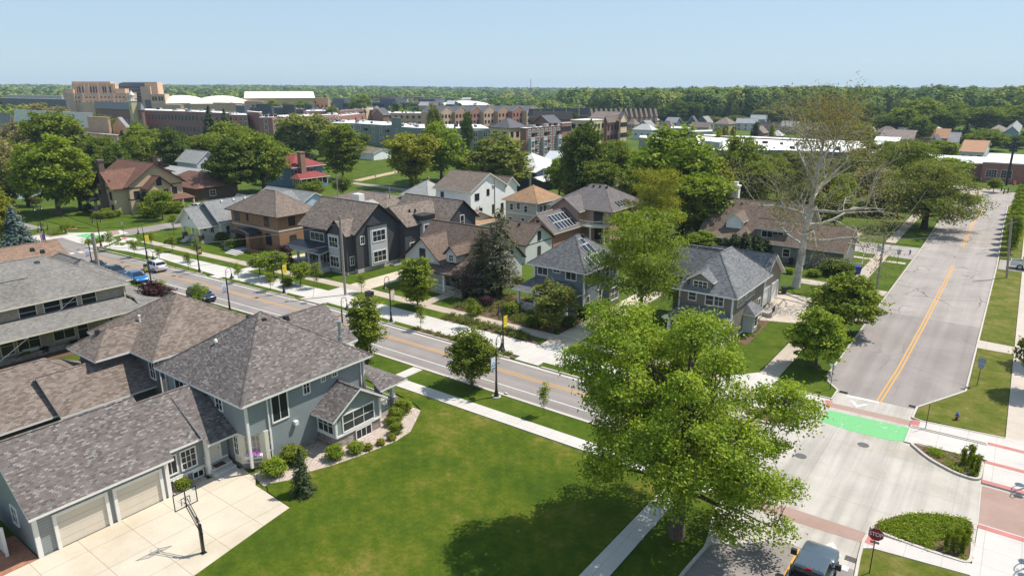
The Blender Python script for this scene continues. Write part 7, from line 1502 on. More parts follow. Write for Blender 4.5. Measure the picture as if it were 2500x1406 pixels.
HS = [(1530, 1548, 1562, 304, 330, 'hip', 3.5, TAW, BROOF, 'x', "brown hip roofed house at the left of the small house cluster"), (1556, 1585, 1600, 310, 325, 'gable', 3.5, BLW, GROOF, 'y', "blue grey gabled house, lowest of the small house cluster"), (1574, 1602, 1609, 294, 390, 'gable', 3.5, BLW, GROOF, 'y', "blue grey gabled house standing highest at the left of the cluster"), (1545, 1590, 1604, 318, 315, 'hip', 3, WHW, PROOF, 'x', "pale hip roof in front of the blue grey gables"),
      (1606, 1640, 1650, 312, 335, 'hip', 3.5, TAW, BROOF, 'x', "tan house with brown hip roof beside the white flat roof"), (1624, 1650, 1664, 300, 390, 'gable', 3.2, SLATEW, GROOF, 'x', "grey house with long dormer in the cluster"), (1676, 1702, 1706, 304, 385, 'gable', 5, SLATEW, DROOF, 'y', "tall dark gabled house with white edge in the cluster"), (1702, 1728, 1740, 300, 400, 'gable', 4, SLATEW, GROOF, 'y', "grey gabled house right of the tall dark one"), (1686, 1730, 1740, 311, 350, 'gable', 2.6, TAW, BROOF, 'x', "low brown roofed house in front of the grey gables"),
      (1744, 1778, 1797, 303, 360, 'hip', 4, TAW, BROOF, 'x', "wide tan hip roofed house behind the golden trees"), (1797, 1846, 1852, 302, 365, 'gable', 3, WHW, PROOF, 'x', "white house with pale roof and dark windows"), (1832, 1868, 1873, 292, 430, 'gable', 3, BLW, PROOF, 'x', "teal sided house behind the white house"), (1853, 1900, 1905, 315, 330, 'gable', 3.5, BRICK_D, BROOF, 'x', "house with long maroon brown roof beside the pale barked tree top"), (1832, 1862, 1874, 325, 300, 'gable', 3.2, BRICK_R, BROOF, 'y', "small red gabled house below the maroon roof"), (1878, 1905, 1915, 332, 300, 'hip', 2.5, PALEG, PROOF, 'x', "pale green hip roof right of the small red gable"),
      (1905, 1950, 1960, 310, 380, 'gable', 3, TAW, GROOF, 'x', "grey roofed house behind the pale limbs"), (1960, 2010, 2020, 318, 360, 'gable', 3, TAW, BROOF, 'x', "brown roofed house behind the pale limbs"), (2020, 2060, 2075, 312, 380, 'hip', 3, TAW, BROOF, 'x', "hip roofed house right of the pale limbs"),
      (2118, 2136, 2140, 326, 330, 'gable', 3, BLW, GROOF, 'y', "blue gabled house right of the pale barked tree"), (2134, 2190, 2196, 325, 345, 'hip', 3, SLATEW, BROOF, 'x', "blue house with wide brown hip roof"), (2192, 2228, 2232, 326, 350, 'gable', 2.6, SLATEW, DROOF, 'x', "charcoal roofed house beside the brown hip roof"), (2146, 2225, 2243, 340, 310, 'gable', 3.4, TAW, BROOF, 'x', "long brown roofed house in front of the blue ones"), (2136, 2192, 2200, 346, 295, 'gable', 1.6, WHW, WROOF, 'x', "low building with shining white metal roof"),
      (2237, 2312, 2320, 338, 320, 'gable', 4, BRICK_R, OROOF, 'x', "brick house with long orange roof"), (2316, 2338, 2343, 348, 318, 'gable', 4, TAW, GROOF, 'x', "grey roofed end joined to the orange roofed brick house"), (2262, 2292, 2300, 356, 290, 'gable', 4, TAW, DROOF, 'y', "pinkish gable with black roof edge in front of the orange roof"), (2343, 2402, 2414, 372, 300, 'gable', 3, WHW, OROOF, 'x', "white garage with orange roof in the garden"),
      (2273, 2300, 2306, 321, 420, 'hip', 2, WHW, PROOF, 'x', "white house beneath the tall steel pole"), (2415, 2448, 2454, 322, 400, 'hip', 2.6, TAW, BROOF, 'x', "brown roofed house in the far right trees"), (2453, 2486, 2494, 324, 400, 'gable', 3, BLW, GROOF, 'y', "grey gabled house at the far right edge"), (1812, 1836, 1842, 275, 470, 'gable', 2.6, WHW, PROOF, 'x', "pale roof peeping out of the far trees")]
for (a, c, e, yt, D, kd, zr, wl, rf, ax, l) in HS: far2("small_house", l, "house", a, c, e, yt, (CAM_H - (3.6 if yt > 335 else 4.8)) * 1737 / (yt - 215) * math.hypot(1, (c - 1250) / 1737), kd, zr, wl, rf, (3, 1 if yt > 315 else 2, 1.2, 1.3), (2, 1, 1.2, 1.3), ax=ax, depth=9)
# far brick building with white roofs at the end of the right street
T = Thing("school_building", "low red brick building with white roofs at the end of the wide right street", "building", (5, 262))
block(T, -10, 40, 250, 285, 0, 5.4, 5.8, 'flat', 'x', .1, BRICK_R, WROOF, PROOF); block(T, 1, 40, 258, 280, 5.8, 8.6, 9.0, 'flat', 'x', .1, PROOF, WROOF, PROOF); block(T, -40, -10, 256, 280, 0, 4.4, 4.8, 'flat', 'x', .1, BRICK_R, WROOF, PROOF)
for u in (-7.5, -3.8, 6.5, 10): T.win('-y', 250, u, 1.4, 2.6, 2.2, 4, 3)
# campus at far left
T, bb = far2("stone_hall", "large tan brick hall with a broad grey slate roof at the far left", "building", 40, 226, 236, 313, 350, 'gable', 6.2, TANB, plain("hall_slate", (.62, .6, .57), .9), (10, 1, 1.4, 2.5), None, ax='x', trim=TANB)
far2("hall_tower", "plain tan brick cube tower in front of the grey slate roof", "building", 212, 262, 268, 287, 330, 'flat', 0, TANB, TANB)
T, bb = far2("gabled_hall_front", "tan brick gable with stone edging right of the cube tower", "building", 275, 310, 318, 312, 325, 'gable', 4, TANB, GROOF, (1, 2, 1.8, 2.2), None, ax='y', trim=PROOF, oh=.2)
far2("hall_wing", "lower tan brick wing with an arch below the gable", "building", 195, 285, 292, 330, 315, 'flat', 0, TANB, PROOF, (6, 1, 1.6, 2.4), None); far2("hall_wing", "low tan brick wing with buttresses at the left edge of the slate roofed hall", "building", 20, 60, 64, 318, 345, 'flat', 0, TANB, GROOF, (2, 1, 1, 2)); far2("small_grey_roof", "pale grey roof at the very left beyond the trees", "building", -40, 28, 32, 305, 310, 'gable', 4, TANB, GROOF, ax='x')
far2("long_hall", "brick hall with long grey hip roof behind the pale clock tower", "building", 232, 345, 352, 268, 470, 'hip', 4, BRICK_D, GROOF, (14, 1, 1.4, 2), None, trim=PROOF)
x, y, z = GD(331, 300, 475); T = Thing("clock_tower", "pale yellow tower with a white domed cupola at the left", "tower", (x, y)); zt = 27 - (246 - 215) / 1737 * 420
b = MB(); b.box(x - 1.6, x + 1.6, y - 1.6, y + 1.6, 0, zt); T.part("shaft", b, plain("pale_yellow_stone", (.55, .45, .28), .9, .06)); b = MB(); b.box(x - 1.9, x + 1.9, y - 1.9, y + 1.9, zt, zt + .7); T.part("cornice", b, WHITE)
for k in range(8): a = k * math.pi / 4; b = MB(); b.lathe([(.22, zt + .7), (.22, zt + 3.2)], 6, (x + 1.05 * math.cos(a), y + 1.05 * math.sin(a))); T.part("column", b, WHITE)
b = MB(); b.lathe([(.7, zt + .7), (.7, zt + 3.2), (1.5, zt + 3.25), (1.5, zt + 3.6), (1.3, zt + 3.9), (.9, zt + 4.7), (.4, zt + 5.2), (.25, zt + 5.8), (.05, zt + 6.2)], 12, (x, y)); T.part("cupola", b, WHITE, smooth=False); wrow(T, (x - 1.6, y - 1.62), (x + 1.6, y - 1.62), 4, zt, 1, 2, .8, 1.4, TANW)
# stepped stadium building
x, y, z = GD(250, 260, 715); T = Thing("stadium_tower", "massive stepped tan brick tower building with a dark glass wing on the left skyline", "building", (x, y)); T.e.rotation_euler = (0, 0, R(36.6 + 12)); T.o = (0, 0, 0)
TB2 = plain("campus_brick", (.55, .38, .27), .9, .1, .2); k = 620 / FPX; zz = lambda yy: 27 - (yy - 215) / 1737 * 620
def tb(a, c, yt, y0, dp, mat=None, nm="wall", z0=0): b = MB(); b.box((a - 250) * k, (c - 250) * k, y0, y0 + dp, z0, zz(yt)); T.part(nm, b, mat or TB2)
tb(163, 186, 218, 8, 20); tb(172, 312, 227, 6, 22); tb(181, 274, 205, 12, 16); tb(179, 262, 200, 15, 10); tb(204, 298, 248, 0, 8); tb(273, 296, 217, 10, 16); tb(276, 345, 203, 22, 20, SLATEW, "glass_wing"); tb(280, 345, 201, 26, 12, PROOF, "glass_wing_roof"); tb(338, 366, 201, 14, 18); tb(330, 352, 212, 10, 12); tb(354, 386, 230, 4, 16); tb(338, 356, 244, 8, 10, SLATEW, "glass_wing")
for a in (190, 196, 203, 220, 226, 232, 247, 252, 262): b = MB(); b.box((a - 250) * k - .5, (a - 250) * k + .9, 11.85, 12, zz(228), zz(212)); T.part("window", b, FARG)
for r_, yt in ((0, 236), (1, 246)):
    for a in list(range(190, 300, 8)): b = MB(); b.box((a - 250) * k - .7, (a - 250) * k + .7, 5.85, 6, zz(yt + 3), zz(yt)); T.part("window", b, FARG)
for a in (187, 206, 240, 272, 300): b = MB(); b.box((a - 250) * k - .8, (a - 250) * k + .8, 5, 6, 0, zz(228)); T.part("pier", b, TB2)
for a in (189, 207, 216, 236, 256, 270): b = MB(); b.box((a - 250) * k - .5, (a - 250) * k + .5, 11.2, 12, zz(227), zz(206)); T.part("pier", b, TB2)
for yy in (212, 220, 228, 236): b = MB(); b.box((278 - 250) * k, (338 - 250) * k, 21.8, 22, zz(yy + 2.5), zz(yy)); T.part("window", b, FARG)
for a in (343, 350, 360, 366, 374, 380): b = MB(); b.box((a - 250) * k - .8, (a - 250) * k + .8, (13.85 if a < 352 else 3.85), (14 if a < 352 else 4), zz(246 if a > 352 else 226), zz(236 if a > 352 else 212)); T.part("window", b, FARG)
def facing(name, label, mid, yt, D):
    x, y, z = GD(mid, yt, D * math.hypot(1, (mid - 1250) / 1737)); T = Thing(name, label, "building", (x, y)); T.e.rotation_euler = (0, 0, HEAD - math.atan2(mid - 1250, 1737)); T.o = (0, 0, 0); return T
def barrel(name, label, a, c, yt, ye, D, dp, mat, wallm):
    """shallow vault rounded on every side, over a plain wall"""
    T = facing(name, label, (a + c) / 2, yt, D); w_ = (c - a) / 2 / FPX * D; zt, ze = 27 - (yt - 215) / 1737 * D, 27 - (ye - 215) / 1737 * D; n = 16; b = MB()
    def pt(i, j): u, v = -1 + 2 * i / n, -1 + 2 * j / n; return (w_ * u, dp / 2 * (1 + v), ze + (zt - ze) * (1 - u ** 2) ** .8 * (1 - v ** 2) ** .7)
    for i in range(n):
        for j in range(n): b.poly([pt(i, j), pt(i + 1, j), pt(i + 1, j + 1), pt(i, j + 1)])
    T.part("roof", b, mat, smooth=True); b = MB(); b.box(-w_ * .99, w_ * .99, .2, dp - .2, 0, ze); T.part("wall", b, wallm)
barrel("arena_dome", "broad cream vaulted arena roof, left of the pair", 380, 505, 233, 251, 640, 60, CREAMR, TANB); barrel("arena_dome", "broad cream vaulted arena roof, right of the pair", 470, 605, 234, 252, 620, 60, CREAMR, TANB); barrel("ice_arena", "wide low white vaulted roof right of the dark modern block", 1070, 1196, 246, 256, 640, 40, WROOF, TANB)
T = facing("field_house", "huge hall with a single cream pitched roof on the left skyline", 685, 239, 690); k = 690 / FPX
block(T, -79 * k, 76 * k, 0, 60, 0, 27 - 24 / 1737 * 690, 27 - 9 / 1737 * 690, 'gable', 'x', .8, TANB, CREAMR, PROOF)
far2("stadium_stand", "long dark grey stadium stand at the far left edge", "building", -120, 160, 168, 243, 640, 'flat', 0, plain("grey_concrete_stand", (.16, .15, .145), .9, .1, .1), PROOF, (24, 1, 2, 6), None); far2("far_white_roof", "thin white roofs behind the stadium stand", "building", -120, 150, 158, 234, 900, 'flat', 0, PROOF, WROOF)
for (a, c, e, yt, D, wl, rf, l) in ((596, 640, 652, 248, 600, TANB, PROOF, "tan block before the cream field house"), (520, 575, 590, 252, 560, TANB, PROOF, "tan stepped block in front of the right arena roof"), (575, 596, 604, 258, 520, SLATEW, PROOF, "dark turret block with pale roof near the arenas"), (400, 440, 448, 256, 520, TANB, WROOF, "tan and white rooftop block before the left arena roof"), (625, 662, 668, 255, 520, DROOF, DROOF, "charcoal rooftop box, left of three"), (690, 718, 722, 256, 520, DROOF, DROOF, "charcoal rooftop box, middle of three"), (745, 762, 766, 256, 520, DROOF, DROOF, "charcoal rooftop box, right of three"), (770, 800, 806, 240, 760, TANB, PROOF, "pale hall right of the cream field house"),
                                   (905, 1000, 1010, 237, 900, BRICK_D, BROOF, "far row of brown roofs beyond the modern block, left"), (1000, 1080, 1090, 238, 900, BRICK_D, PROOF, "far row of brown roofs beyond the modern block, right"), (1080, 1115, 1120, 240, 880, SLATEW, DROOF, "far grey roofed block at the end of the brown roofs"), (1235, 1262, 1268, 262, 640, SLATEW, PROOF, "far grey gabled block above the brick townhouses"), (1425, 1460, 1466, 233, 1100, TANB, OROOF, "far tan and red building rising out of the wood")):
    far2("far_building", l, "building", a, c, e, yt, D, 'flat', 0, wl, rf, (max(2, int((c - a) / 8)), 1, 2, 2.5), fr=DF)
# masts and power poles
def mast(name, label, px, yt, D, r, mat, cat="mast", arms=()):
    x, y, z = GD(px, yt, D); t = Thing(name, label, cat, (x, y, rise(x, y))); t.o = (0, 0, 0); H = z - rise(x, y); b = MB(); b.tube([(0, 0, -1), (0, 0, H * .5), (0, 0, H)], [r, r * .8, r * .55], 6); t.part("pole", b, mat)
    for f, w_ in arms: m = MB(); m.box(-w_, w_, -r, r, H * f - r, H * f + r); o = t.part("cross_arm", m, mat); t.e.rotation_euler = (0, 0, HEAD)
    return x, y, H
GALV = plain("grey_steel", (.30, .34, .36), .5, .05)
mast("radio_mast", "tall thin radio mast on the horizon right of centre", 1296, 193, 1500, 1.0, plain("dull_red_steel", (.28, .24, .25), .6), arms=((.55, 3), (.45, 4.5), (.38, 3.5)))
mast("radio_mast", "small thin mast on the horizon above the cream field house", 687, 204, 1700, .7, GALV); mast("radio_mast", "faint thin mast on the horizon left of the tall one", 1198, 208, 2000, .6, GALV)
mast("power_pole", "tall grey steel power pole rising before the right wood", 2281, 222, 560, .75, GALV, "power pole"); mast("power_pole", "grey steel power pole left of the pale barked tree", 1735, 248, 640, .7, GALV, "power pole", ((.9, 3),)); mast("power_pole", "small power pole beside the charcoal roofed houses at right", 2363, 300, 420, .18, GALV, "power pole", ((.9, 1.2),))
x, y, z = GD(1100, 215, 1900); T = Thing("water_tower", "small grey water tower on the horizon near the centre", "water tower", (x, y, rise(x, y))); T.o = (0, 0, 0); b = MB(); b.lathe([(1.5, 0), (1.2, 14), (2, 16), (5.5, 19), (6, 22), (4, 25), (.5, 26.5)], 12); T.part("tank", b, GALV)
rs = np.random.RandomState(31)
for i in range(26):
    px = 860 + 640 * rs.rand() if i < 16 else 1480 + 560 * rs.rand(); yt = 243 + 16 * rs.rand() if i < 16 else 250 + 22 * rs.rand(); D = (CAM_H - (9 + 5 * rs.rand() if i < 16 else 5)) * 1737 / (yt - 215) * math.hypot(1, (px - 1250) / 1737); w_ = 9 + 12 * rs.rand() + (6 if i > 15 else 0)
    far2("far_house", "small pale roof showing among the trees of the middle and right skyline", "building", px - w_, px, px + w_ * .5, yt, D, 'gable', 3, [TANB, WHW, BRICK_R, SLATEW][i % 4], [PROOF, BROOF, GROOF, WROOF][i % 4], (3, 1, 2, 2), group="small far roofs among the skyline trees", depth=10)
# ------------------------------------------------------------------ street lamps
def lamp_meshes():
    b = MB(); b.lathe([(.27, 0), (.27, .12), (.20, .2), (.17, .5), (.12, .62), (.10, 1.35), (.13, 1.38), (.13, 1.46), (.085, 1.5), (.07, 4.5)], 12)
    base = MB(); base.lathe([(.42, 0), (.42, .06)], 16)
    def arm(s):
        m = MB(); pts = [(0, 0, 4.45), (0, 0, 5.1)] + [(0, s * (.38 - .38 * math.cos(a)), 5.25 + .5 * math.sin(a)) for a in [math.pi * i / 9 for i in range(10)]] + [(0, s * .76, 4.95)]
        m.tube(pts, .032, 6); m.tube([(0, s * (.2 + .13 * math.cos(a)), 5.3 + .13 * math.sin(a)) for a in [6.283 * i / 10 for i in range(11)]], .014, 4); m.tube([(0, 0, 4.8), (0, s * .16, 5.18)], .014, 4); return m
    def bell(s):
        m = MB(); m.lathe([(.05, 4.98), (.07, 4.85), (.09, 4.7), (.17, 4.55), (.29, 4.42), (.30, 4.36), (.26, 4.33)], 12, (0, s * .76)); return m
    return b.mesh("pole", LAMPM, smooth=False), base.mesh("footing", CONC), {s: (arm(s).mesh("arm", LAMPM), bell(s).mesh("lamp_shade", LAMPM)) for s in (1, -1)}
LP, LB, LA = lamp_meshes()
BAN = dict(blue=((.60, .64, .70), (.08, .14, .36)), yellow=((.75, .60, .03), (.10, .09, .06)), green=((.02, .05, .045), (.70, .50, .05)), orange=((.62, .58, .52), (.60, .22, .04)))
BANM = {}
def banner(kind):
    if kind in BANM: return BANM[kind]
    c, d = BAN[kind]; b = MB(); y0, y1, z0, z1 = -.72, -.12, 2.75, 3.95
    b.box(-.008, .008, y0, y1, z0, z1); mk = MB()
    for s in (-.0105, .0105):
        def q(ya, yb, za, zb): mk.poly([(s, ya, za), (s, yb, za), (s, yb, zb), (s, ya, zb)])
        if kind == 'blue':
            q(y0 + .03, y1 - .03, z0 + .05, z0 + .22); q(y0 + .03, y1 - .03, z0 + .34, z0 + .46)
            for i in range(7):
                a, e = math.pi * i / 7, math.pi * (i + 1) / 7
                mk.poly([(s, -.42 + .20 * math.cos(a), z0 + .5 + .24 * math.sin(a)), (s, -.42 + .20 * math.cos(e), z0 + .5 + .24 * math.sin(e)), (s, -.42 + .13 * math.cos(e), z0 + .5 + .16 * math.sin(e)), (s, -.42 + .13 * math.cos(a), z0 + .5 + .16 * math.sin(a))])
        elif kind == 'yellow':
            for za in (.25, .55, .8): q(y0 + .14, y0 + .24, z0 + za, z0 + za + .16); q(y0 + .36, y0 + .46, z0 + za, z0 + za + .16)
        elif kind == 'green':
            q(y0 + .12, y0 + .24, z0 + .3, z0 + .8); q(y0 + .36, y0 + .48, z0 + .3, z0 + .8); q(y0 + .12, y0 + .48, z0 + .5, z0 + .62)
        else:
            q(y0, y1, z1 - .14, z1); q(y0 + .12, y0 + .5, z0 + .25, z0 + .3); q(y0 + .1, y0 + .2, z0 + .35, z0 + .8)
    rods = MB(); rods.tube([(0, 0, z0 - .02), (0, y0 - .03, z0 - .02)], .015, 5); rods.tube([(0, 0, z1 + .02), (0, y0 - .03, z1 + .02)], .015, 5)
    BANM[kind] = (b.mesh("banner", plain("banner_%s" % kind, c, .7, .04)), mk.mesh("banner_mark", plain("banner_mark_%s" % kind, d, .7, .04)), rods.mesh("banner_rod", DARKM)); return BANM[kind]
def lamp(x, y, rz, kind, label, sides=(1,), name="street_lamp", z=.1):
    e = bpy.data.objects.new(name, None); COL.objects.link(e); e.location = (x, y, z); e.rotation_euler = (0, 0, rz); tag(e, label, "street lamp", "street lamps along the road")
    link("footing", LB, e); link("pole", LP, e)
    for s in sides: a = link("arm", LA[s][0], e); link("lamp_shade", LA[s][1], e)
    if kind:
        f, m, r = banner(kind); o = link("banner", f, e); link("banner_mark", m, o); link("banner_rod", r, e)
    return e
PI = math.pi
lamp(-35.0, 44.75, 0, 'blue', "nearest street lamp with blue and white banner beside the dense oval tree")
lamp(-55.2, 44.2, 0, 'orange', "street lamp with faded banner rising just behind the blue grey house roof")
lamp(-76.3, 43.9, 0, 'blue', "street lamp with blue and white banner beside the dark parked wagon"); lamp(-93.6, 42.9, 0, 'green', "street lamp with green banner beside the maroon tree"); lamp(-110.1, 42.3, 0, 'blue', "street lamp with blue and white banner beyond the brick house roof")
lamp(-41.1, 53.75, PI, 'yellow', "street lamp with yellow banner at the planted verge facing the slate blue house"); lamp(-57.7, 53.45, PI, 'orange', "street lamp with white and orange banner facing the white gable house"); lamp(-78.1, 53.05, PI, 'yellow', "street lamp with yellow banner facing the dark grey house"); lamp(-97.8, 52.15, PI, 'green', "street lamp with green banner facing the white house"); lamp(-112.5, 51.5, PI, 'yellow', "street lamp with yellow banner nearest the green crossing at left")
lamp(-128.2, 51.2, .2, None, "double headed lamp at the corner beside the left green crossing", (1, -1)); lamp(-151.3, 50.3, .4, None, "double headed lamp farthest left, past the left crossing", (1, -1))
lamp(-19.4, 60.9, .7, None, "double headed lamp at the walk corner half hidden by the big maple", (1, -1)); lamp(5.0, 57.1, 0, None, "double headed lamp just outside the right edge that throws its shadow on the red bars", (1, -1)); lamp(5.4, 47.2, 0, None, "double headed lamp outside the right edge by the brick paving", (1, -1))
e = lamp(-127.7, 42.7, .2, None, "double headed lamp with a hanging american flag, beyond the rust roof", (1, -1))
fl = MB(); n = 13
for i in range(n): fl.m = i % 2; fl.poly([(.05 * math.sin(i * .9), -.1 - .045 * i, 1.4), (.05 * math.sin((i + 1) * .9), -.1 - .045 * (i + 1), 1.4), (.05 * math.sin((i + 1) * .9), -.1 - .045 * (i + 1), 3.9), (.05 * math.sin(i * .9), -.1 - .045 * i, 3.9)])
f = link("flag", fl.mesh("flag", [plain("flag_red", (.55, .06, .07), .8), plain("flag_white", (.75, .74, .72), .8)]), e)
cn = MB(); cn.poly([(.07, -.09, 2.9), (.07, -.42, 2.9), (.07, -.42, 3.92), (.07, -.09, 3.92)]); link("flag_canton", cn.mesh("flag_canton", plain("flag_blue", (.05, .07, .22), .8)), f)
# ------------------------------------------------------------------ signs and posts
def text_mesh(s, size, mat, ext=.004):
    cu = bpy.data.curves.new("lettering", 'FONT'); cu.body = s; cu.size = size; cu.align_x = 'CENTER'; cu.align_y = 'CENTER'; cu.extrude = ext; cu.offset = size * .02
    o = bpy.data.objects.new("lettering", cu); COL.objects.link(o); bpy.context.view_layer.update()
    me = bpy.data.meshes.new_from_object(o.evaluated_get(bpy.context.evaluated_depsgraph_get())); bpy.data.objects.remove(o); me.name = "lettering"; me.materials.clear(); me.materials.append(mat); return me
def post(name, label, cat, x, y, h, r=.03, mat=None, z=.1, rz=0, lean=0, group=None):
    t = Thing(name, label, cat, (x, y, z), group); t.o = (0, 0, 0); t.e.rotation_euler = (0, lean, rz); b = MB(); b.tube([(0, 0, -.1), (0, 0, h)], r, 8); t.part("post", b, mat or DARKM); return t
t = post("stop_sign", "red octagonal stop sign on a dark post beside the planter in the lower right", "stop sign", -3.25, 39.05, 2.95, rz=.12)
SR = plain("stop_sign_red", (.32, .018, .035), .4, .04); b = MB(); oc = [(.39 / math.cos(PI / 8) * math.cos(PI / 8 + k * PI / 4), 2.62 + .39 / math.cos(PI / 8) * math.sin(PI / 8 + k * PI / 4)) for k in range(8)]
b.yprism(oc[::-1], -.055, -.04); t.part("sign_plate", b, SR)
b = MB()
for k in range(8):
    (x0, z0), (x1, z1) = oc[k], oc[(k + 1) % 8]; i0 = (x0 * .93, 2.62 + (z0 - 2.62) * .93); i1 = (x1 * .93, 2.62 + (z1 - 2.62) * .93); f = .975
    b.poly([(x0 * f, -.0575, 2.62 + (z0 - 2.62) * f), (x1 * f, -.0575, 2.62 + (z1 - 2.62) * f), (i1[0], -.0575, i1[1]), (i0[0], -.0575, i0[1])])
t.part("sign_border", b, WHITE)
o = link("lettering", text_mesh("STOP", .30, WHITE), t.e, (0, -.058, 2.62), 0); o.rotation_euler = (R(90), 0, 0); o.scale = (.95, 1.15, 1)
b = MB(); b.box(-.23, .23, -.05, -.04, 2.03, 2.17); t.part("plaque", b, plain("dark_red_plaque", (.16, .03, .04), .5)); o = link("lettering", text_mesh("ALL WAY", .095, WHITE), t.e, (0, -.0525, 2.10), 0); o.rotation_euler = (R(90), 0, 0)
PL = plain("bare_metal_plate", (.42, .40, .40), .4, .05)
def plate_sign(label, x, y, h, wd, ht, rz, mat=None, tri=False, mark=None):
    t = post("road_sign", label, "road sign", x, y, h, rz=rz); b = MB()
    if tri: b.yprism([(-wd / 2, h), (wd / 2, h), (0, h - ht)][::-1], -.05, -.035)
    else: b.box(-wd / 2, wd / 2, -.05, -.035, h - ht, h)
    t.part("sign_plate", b, mat or PL); return t
plate_sign("back of a pale triangular give way sign left of the white yield marking", -11.0, 64.4, 2.5, .75, .66, PI * .95, WHITE, True)
t = plate_sign("blue grey double plate sign on the right verge near the kerb", -.1, 73.7, 2.75, .62, .5, .1, plain("blue_grey_plate", (.25, .30, .42), .5)); b = MB(); b.box(-.24, .24, -.05, -.035, 1.78, 2.2); t.part("sign_plate", b, MATS["blue_grey_plate"])
post("marker_post", "thin dark marker post on the concrete left of the green crossing", "post", -11.9, 57.4, 2.2, .028); post("marker_post", "thin dark marker post on the island right of the green crossing", "post", -2.9, 60.95, 2.25, .028)
plate_sign("square sign seen from behind at the left crosswalk", -122.5, 42.6, 3.0, .75, .75, 1.2); plate_sign("tall narrow sign at the corner of the tudor house lawn", -134.5, 58.0, 2.8, .5, .7, .3); plate_sign("small sign on the west street verge in front of the white house", -126.8, 63.6, 2.6, .4, .5, .3); plate_sign("small white sign by the far street near the sandy path", -152, 137.6, 2.6, .5, .7, .4, WHITE); plate_sign("small grey sign at the far street kerb", -158, 131, 2.4, .4, .5, .4); plate_sign("grey sign plate on the right verge of the side street corner", -13.6, 121, 2.2, .5, .6, .2); plate_sign("small grey sign near the utility pole on the right verge", -13.6, 96.5, 2.3, .45, .6, .2)
# ------------------------------------------------------------------ utility poles and wires
def upole(label, x, y, H, lean=0, rz=0, arm=False, trans=False, light=0, r=.15, mat=None):
    t = post("utility_pole", label, "utility pole", x, y, H, r, mat or WOOD, 0, rz, lean)
    if arm: b = MB(); b.box(-1.1, 1.1, -.06, .06, H - .5, H - .38); t.part("cross_arm", b, WOOD)
    if trans: b = MB(); b.lathe([(.1, H * .74), (.26, H * .74 + .05), (.26, H * .74 + .85), (.1, H * .74 + .95)], 12, (-.42, 0)); t.part("transformer", b, plain("transformer_grey", (.5, .54, .57), .5))
    if light: b = MB(); b.tube([(0, 0, H * .72), (light * .8, 0, H * .78), (light * 2.1, 0, H * .8)], .035, 6); a = t.part("light_arm", b, GALV); b = MB(); b.hexa([(light * 2.0 - .3, -.12, H * .79), (light * 2.0 + .3, -.12, H * .79), (light * 2.0 + .3, .12, H * .79), (light * 2.0 - .3, .12, H * .79), (light * 2.0 - .3, -.08, H * .79 + .12), (light * 2.0 + .3, -.08, H * .79 + .12), (light * 2.0 + .3, .08, H * .79 + .12), (light * 2.0 - .3, .08, H * .79 + .12)]); t.part("lamp_head", b, GALV)
    return Vector((x, y, H))
p1 = upole("thick weathered utility pole between the two houses at the left", -83.6, 32.7, 11.2, 0, r=.2); p2 = upole("tall bare utility pole on the walk by the tan driveway in the centre", -70.9, 57.6, 10.9, r=.17)
p3 = upole("utility pole with transformer and street light on the right verge", -13.2, 100.2, 8.3, trans=True, light=1, r=.13); p4 = upole("leaning utility pole on the grass right of the wide street", .7, 121.5, 8.9, -.1, r=.15)
p4 = Vector((1.6 - .9, 121.5, 8.6))
q = [upole(l, *G(bx, by), h, r=.12, **k) for bx, by, h, k, l in ((828, 520, 8.5, dict(light=1), "dark pole with street light behind the brown brick house"), (954, 530, 6.5, {}, "thin dark pole beside the long low house"), (1208, 545, 9.5, dict(trans=True), "dark pole with transformer against the white farmhouse"), (1434, 470, 9, {}, "pale wooden pole behind the pink brick house"), (397, 425, 10, {}, "pale pole above the tudor roof"), (308, 402, 7, {}, "thin pole behind the tudor chimney"))]
t = post("lamp_mast", "dark mast with stacked floodlights before the far brick building", "mast", -3.2, 243, 13.5, .3, DARKM, 0)
for i in range(4): b = MB(); b.box(-1.0 + .1 * i, 1.0 - .1 * i, -.3, .3, 9.6 + i * 1.05, 10.2 + i * 1.05); t.part("floodlight", b, DARKM)
def wire(name_label, a, b, sag, r=.02):
    m = MB(); a, b = Vector(a), Vector(b); n = 14
    m.tube([tuple(a + (b - a) * (i / n) - Vector((0, 0, sag * 4 * (i / n) * (1 - i / n)))) for i in range(n + 1)], r, 4, False)
    tag(link("power_line", m.mesh("power_line", plain("grey_cable", (.16, .16, .17), .6))), name_label, "power line", "power lines")
wire("cable from the thick left pole to the tall bare pole, upper of two", p1 - Vector((0, 0, 1.8)), p2 - Vector((0, 0, 1.0)), .7); wire("cable from the thick left pole to the tall bare pole, lower of two", p1 - Vector((0, 0, 4.6)), p2 - Vector((0, 0, 3.6)), .7)
wire("service cable from the tall bare pole to the dark grey house", p2 - Vector((0, 0, 4.2)), (-82.5, 65.2, 5.2), .35); wire("cable from the thick left pole down over the brown roofs", p1 - Vector((0, 0, 4.8)), (-30, -10, 8), 1.0)
wire("cable over the wide street from the transformer pole to the leaning pole", p3 - Vector((0, 0, .4)), p4, .8); wire("cable along the right verge from the transformer pole to the north", p3 - Vector((0, 0, .3)), (-14, 150, 8.5), .8); wire("cable from the leaning pole towards the right edge", p4, (12, 112, 8), .4)
a, b_, c = GD(2282, 285, 560), GD(2520, 290, 500), GD(1735, 268, 640); wire("high cable from the tall steel pole to the right edge", a, b_, 1.5, .09); wire("second high cable from the tall steel pole to the right edge", (a[0], a[1], a[2] - 9), (b_[0], b_[1], b_[2] - 9), 1.5, .06)
wire("cable behind the tudor roof between the pale poles", q[4], q[5], .6); wire("cable from the pale tudor pole to the right", q[4], (-205, 150, 9), .8); wire("cable between the dark poles behind the brown brick house", q[0], q[1], .5)
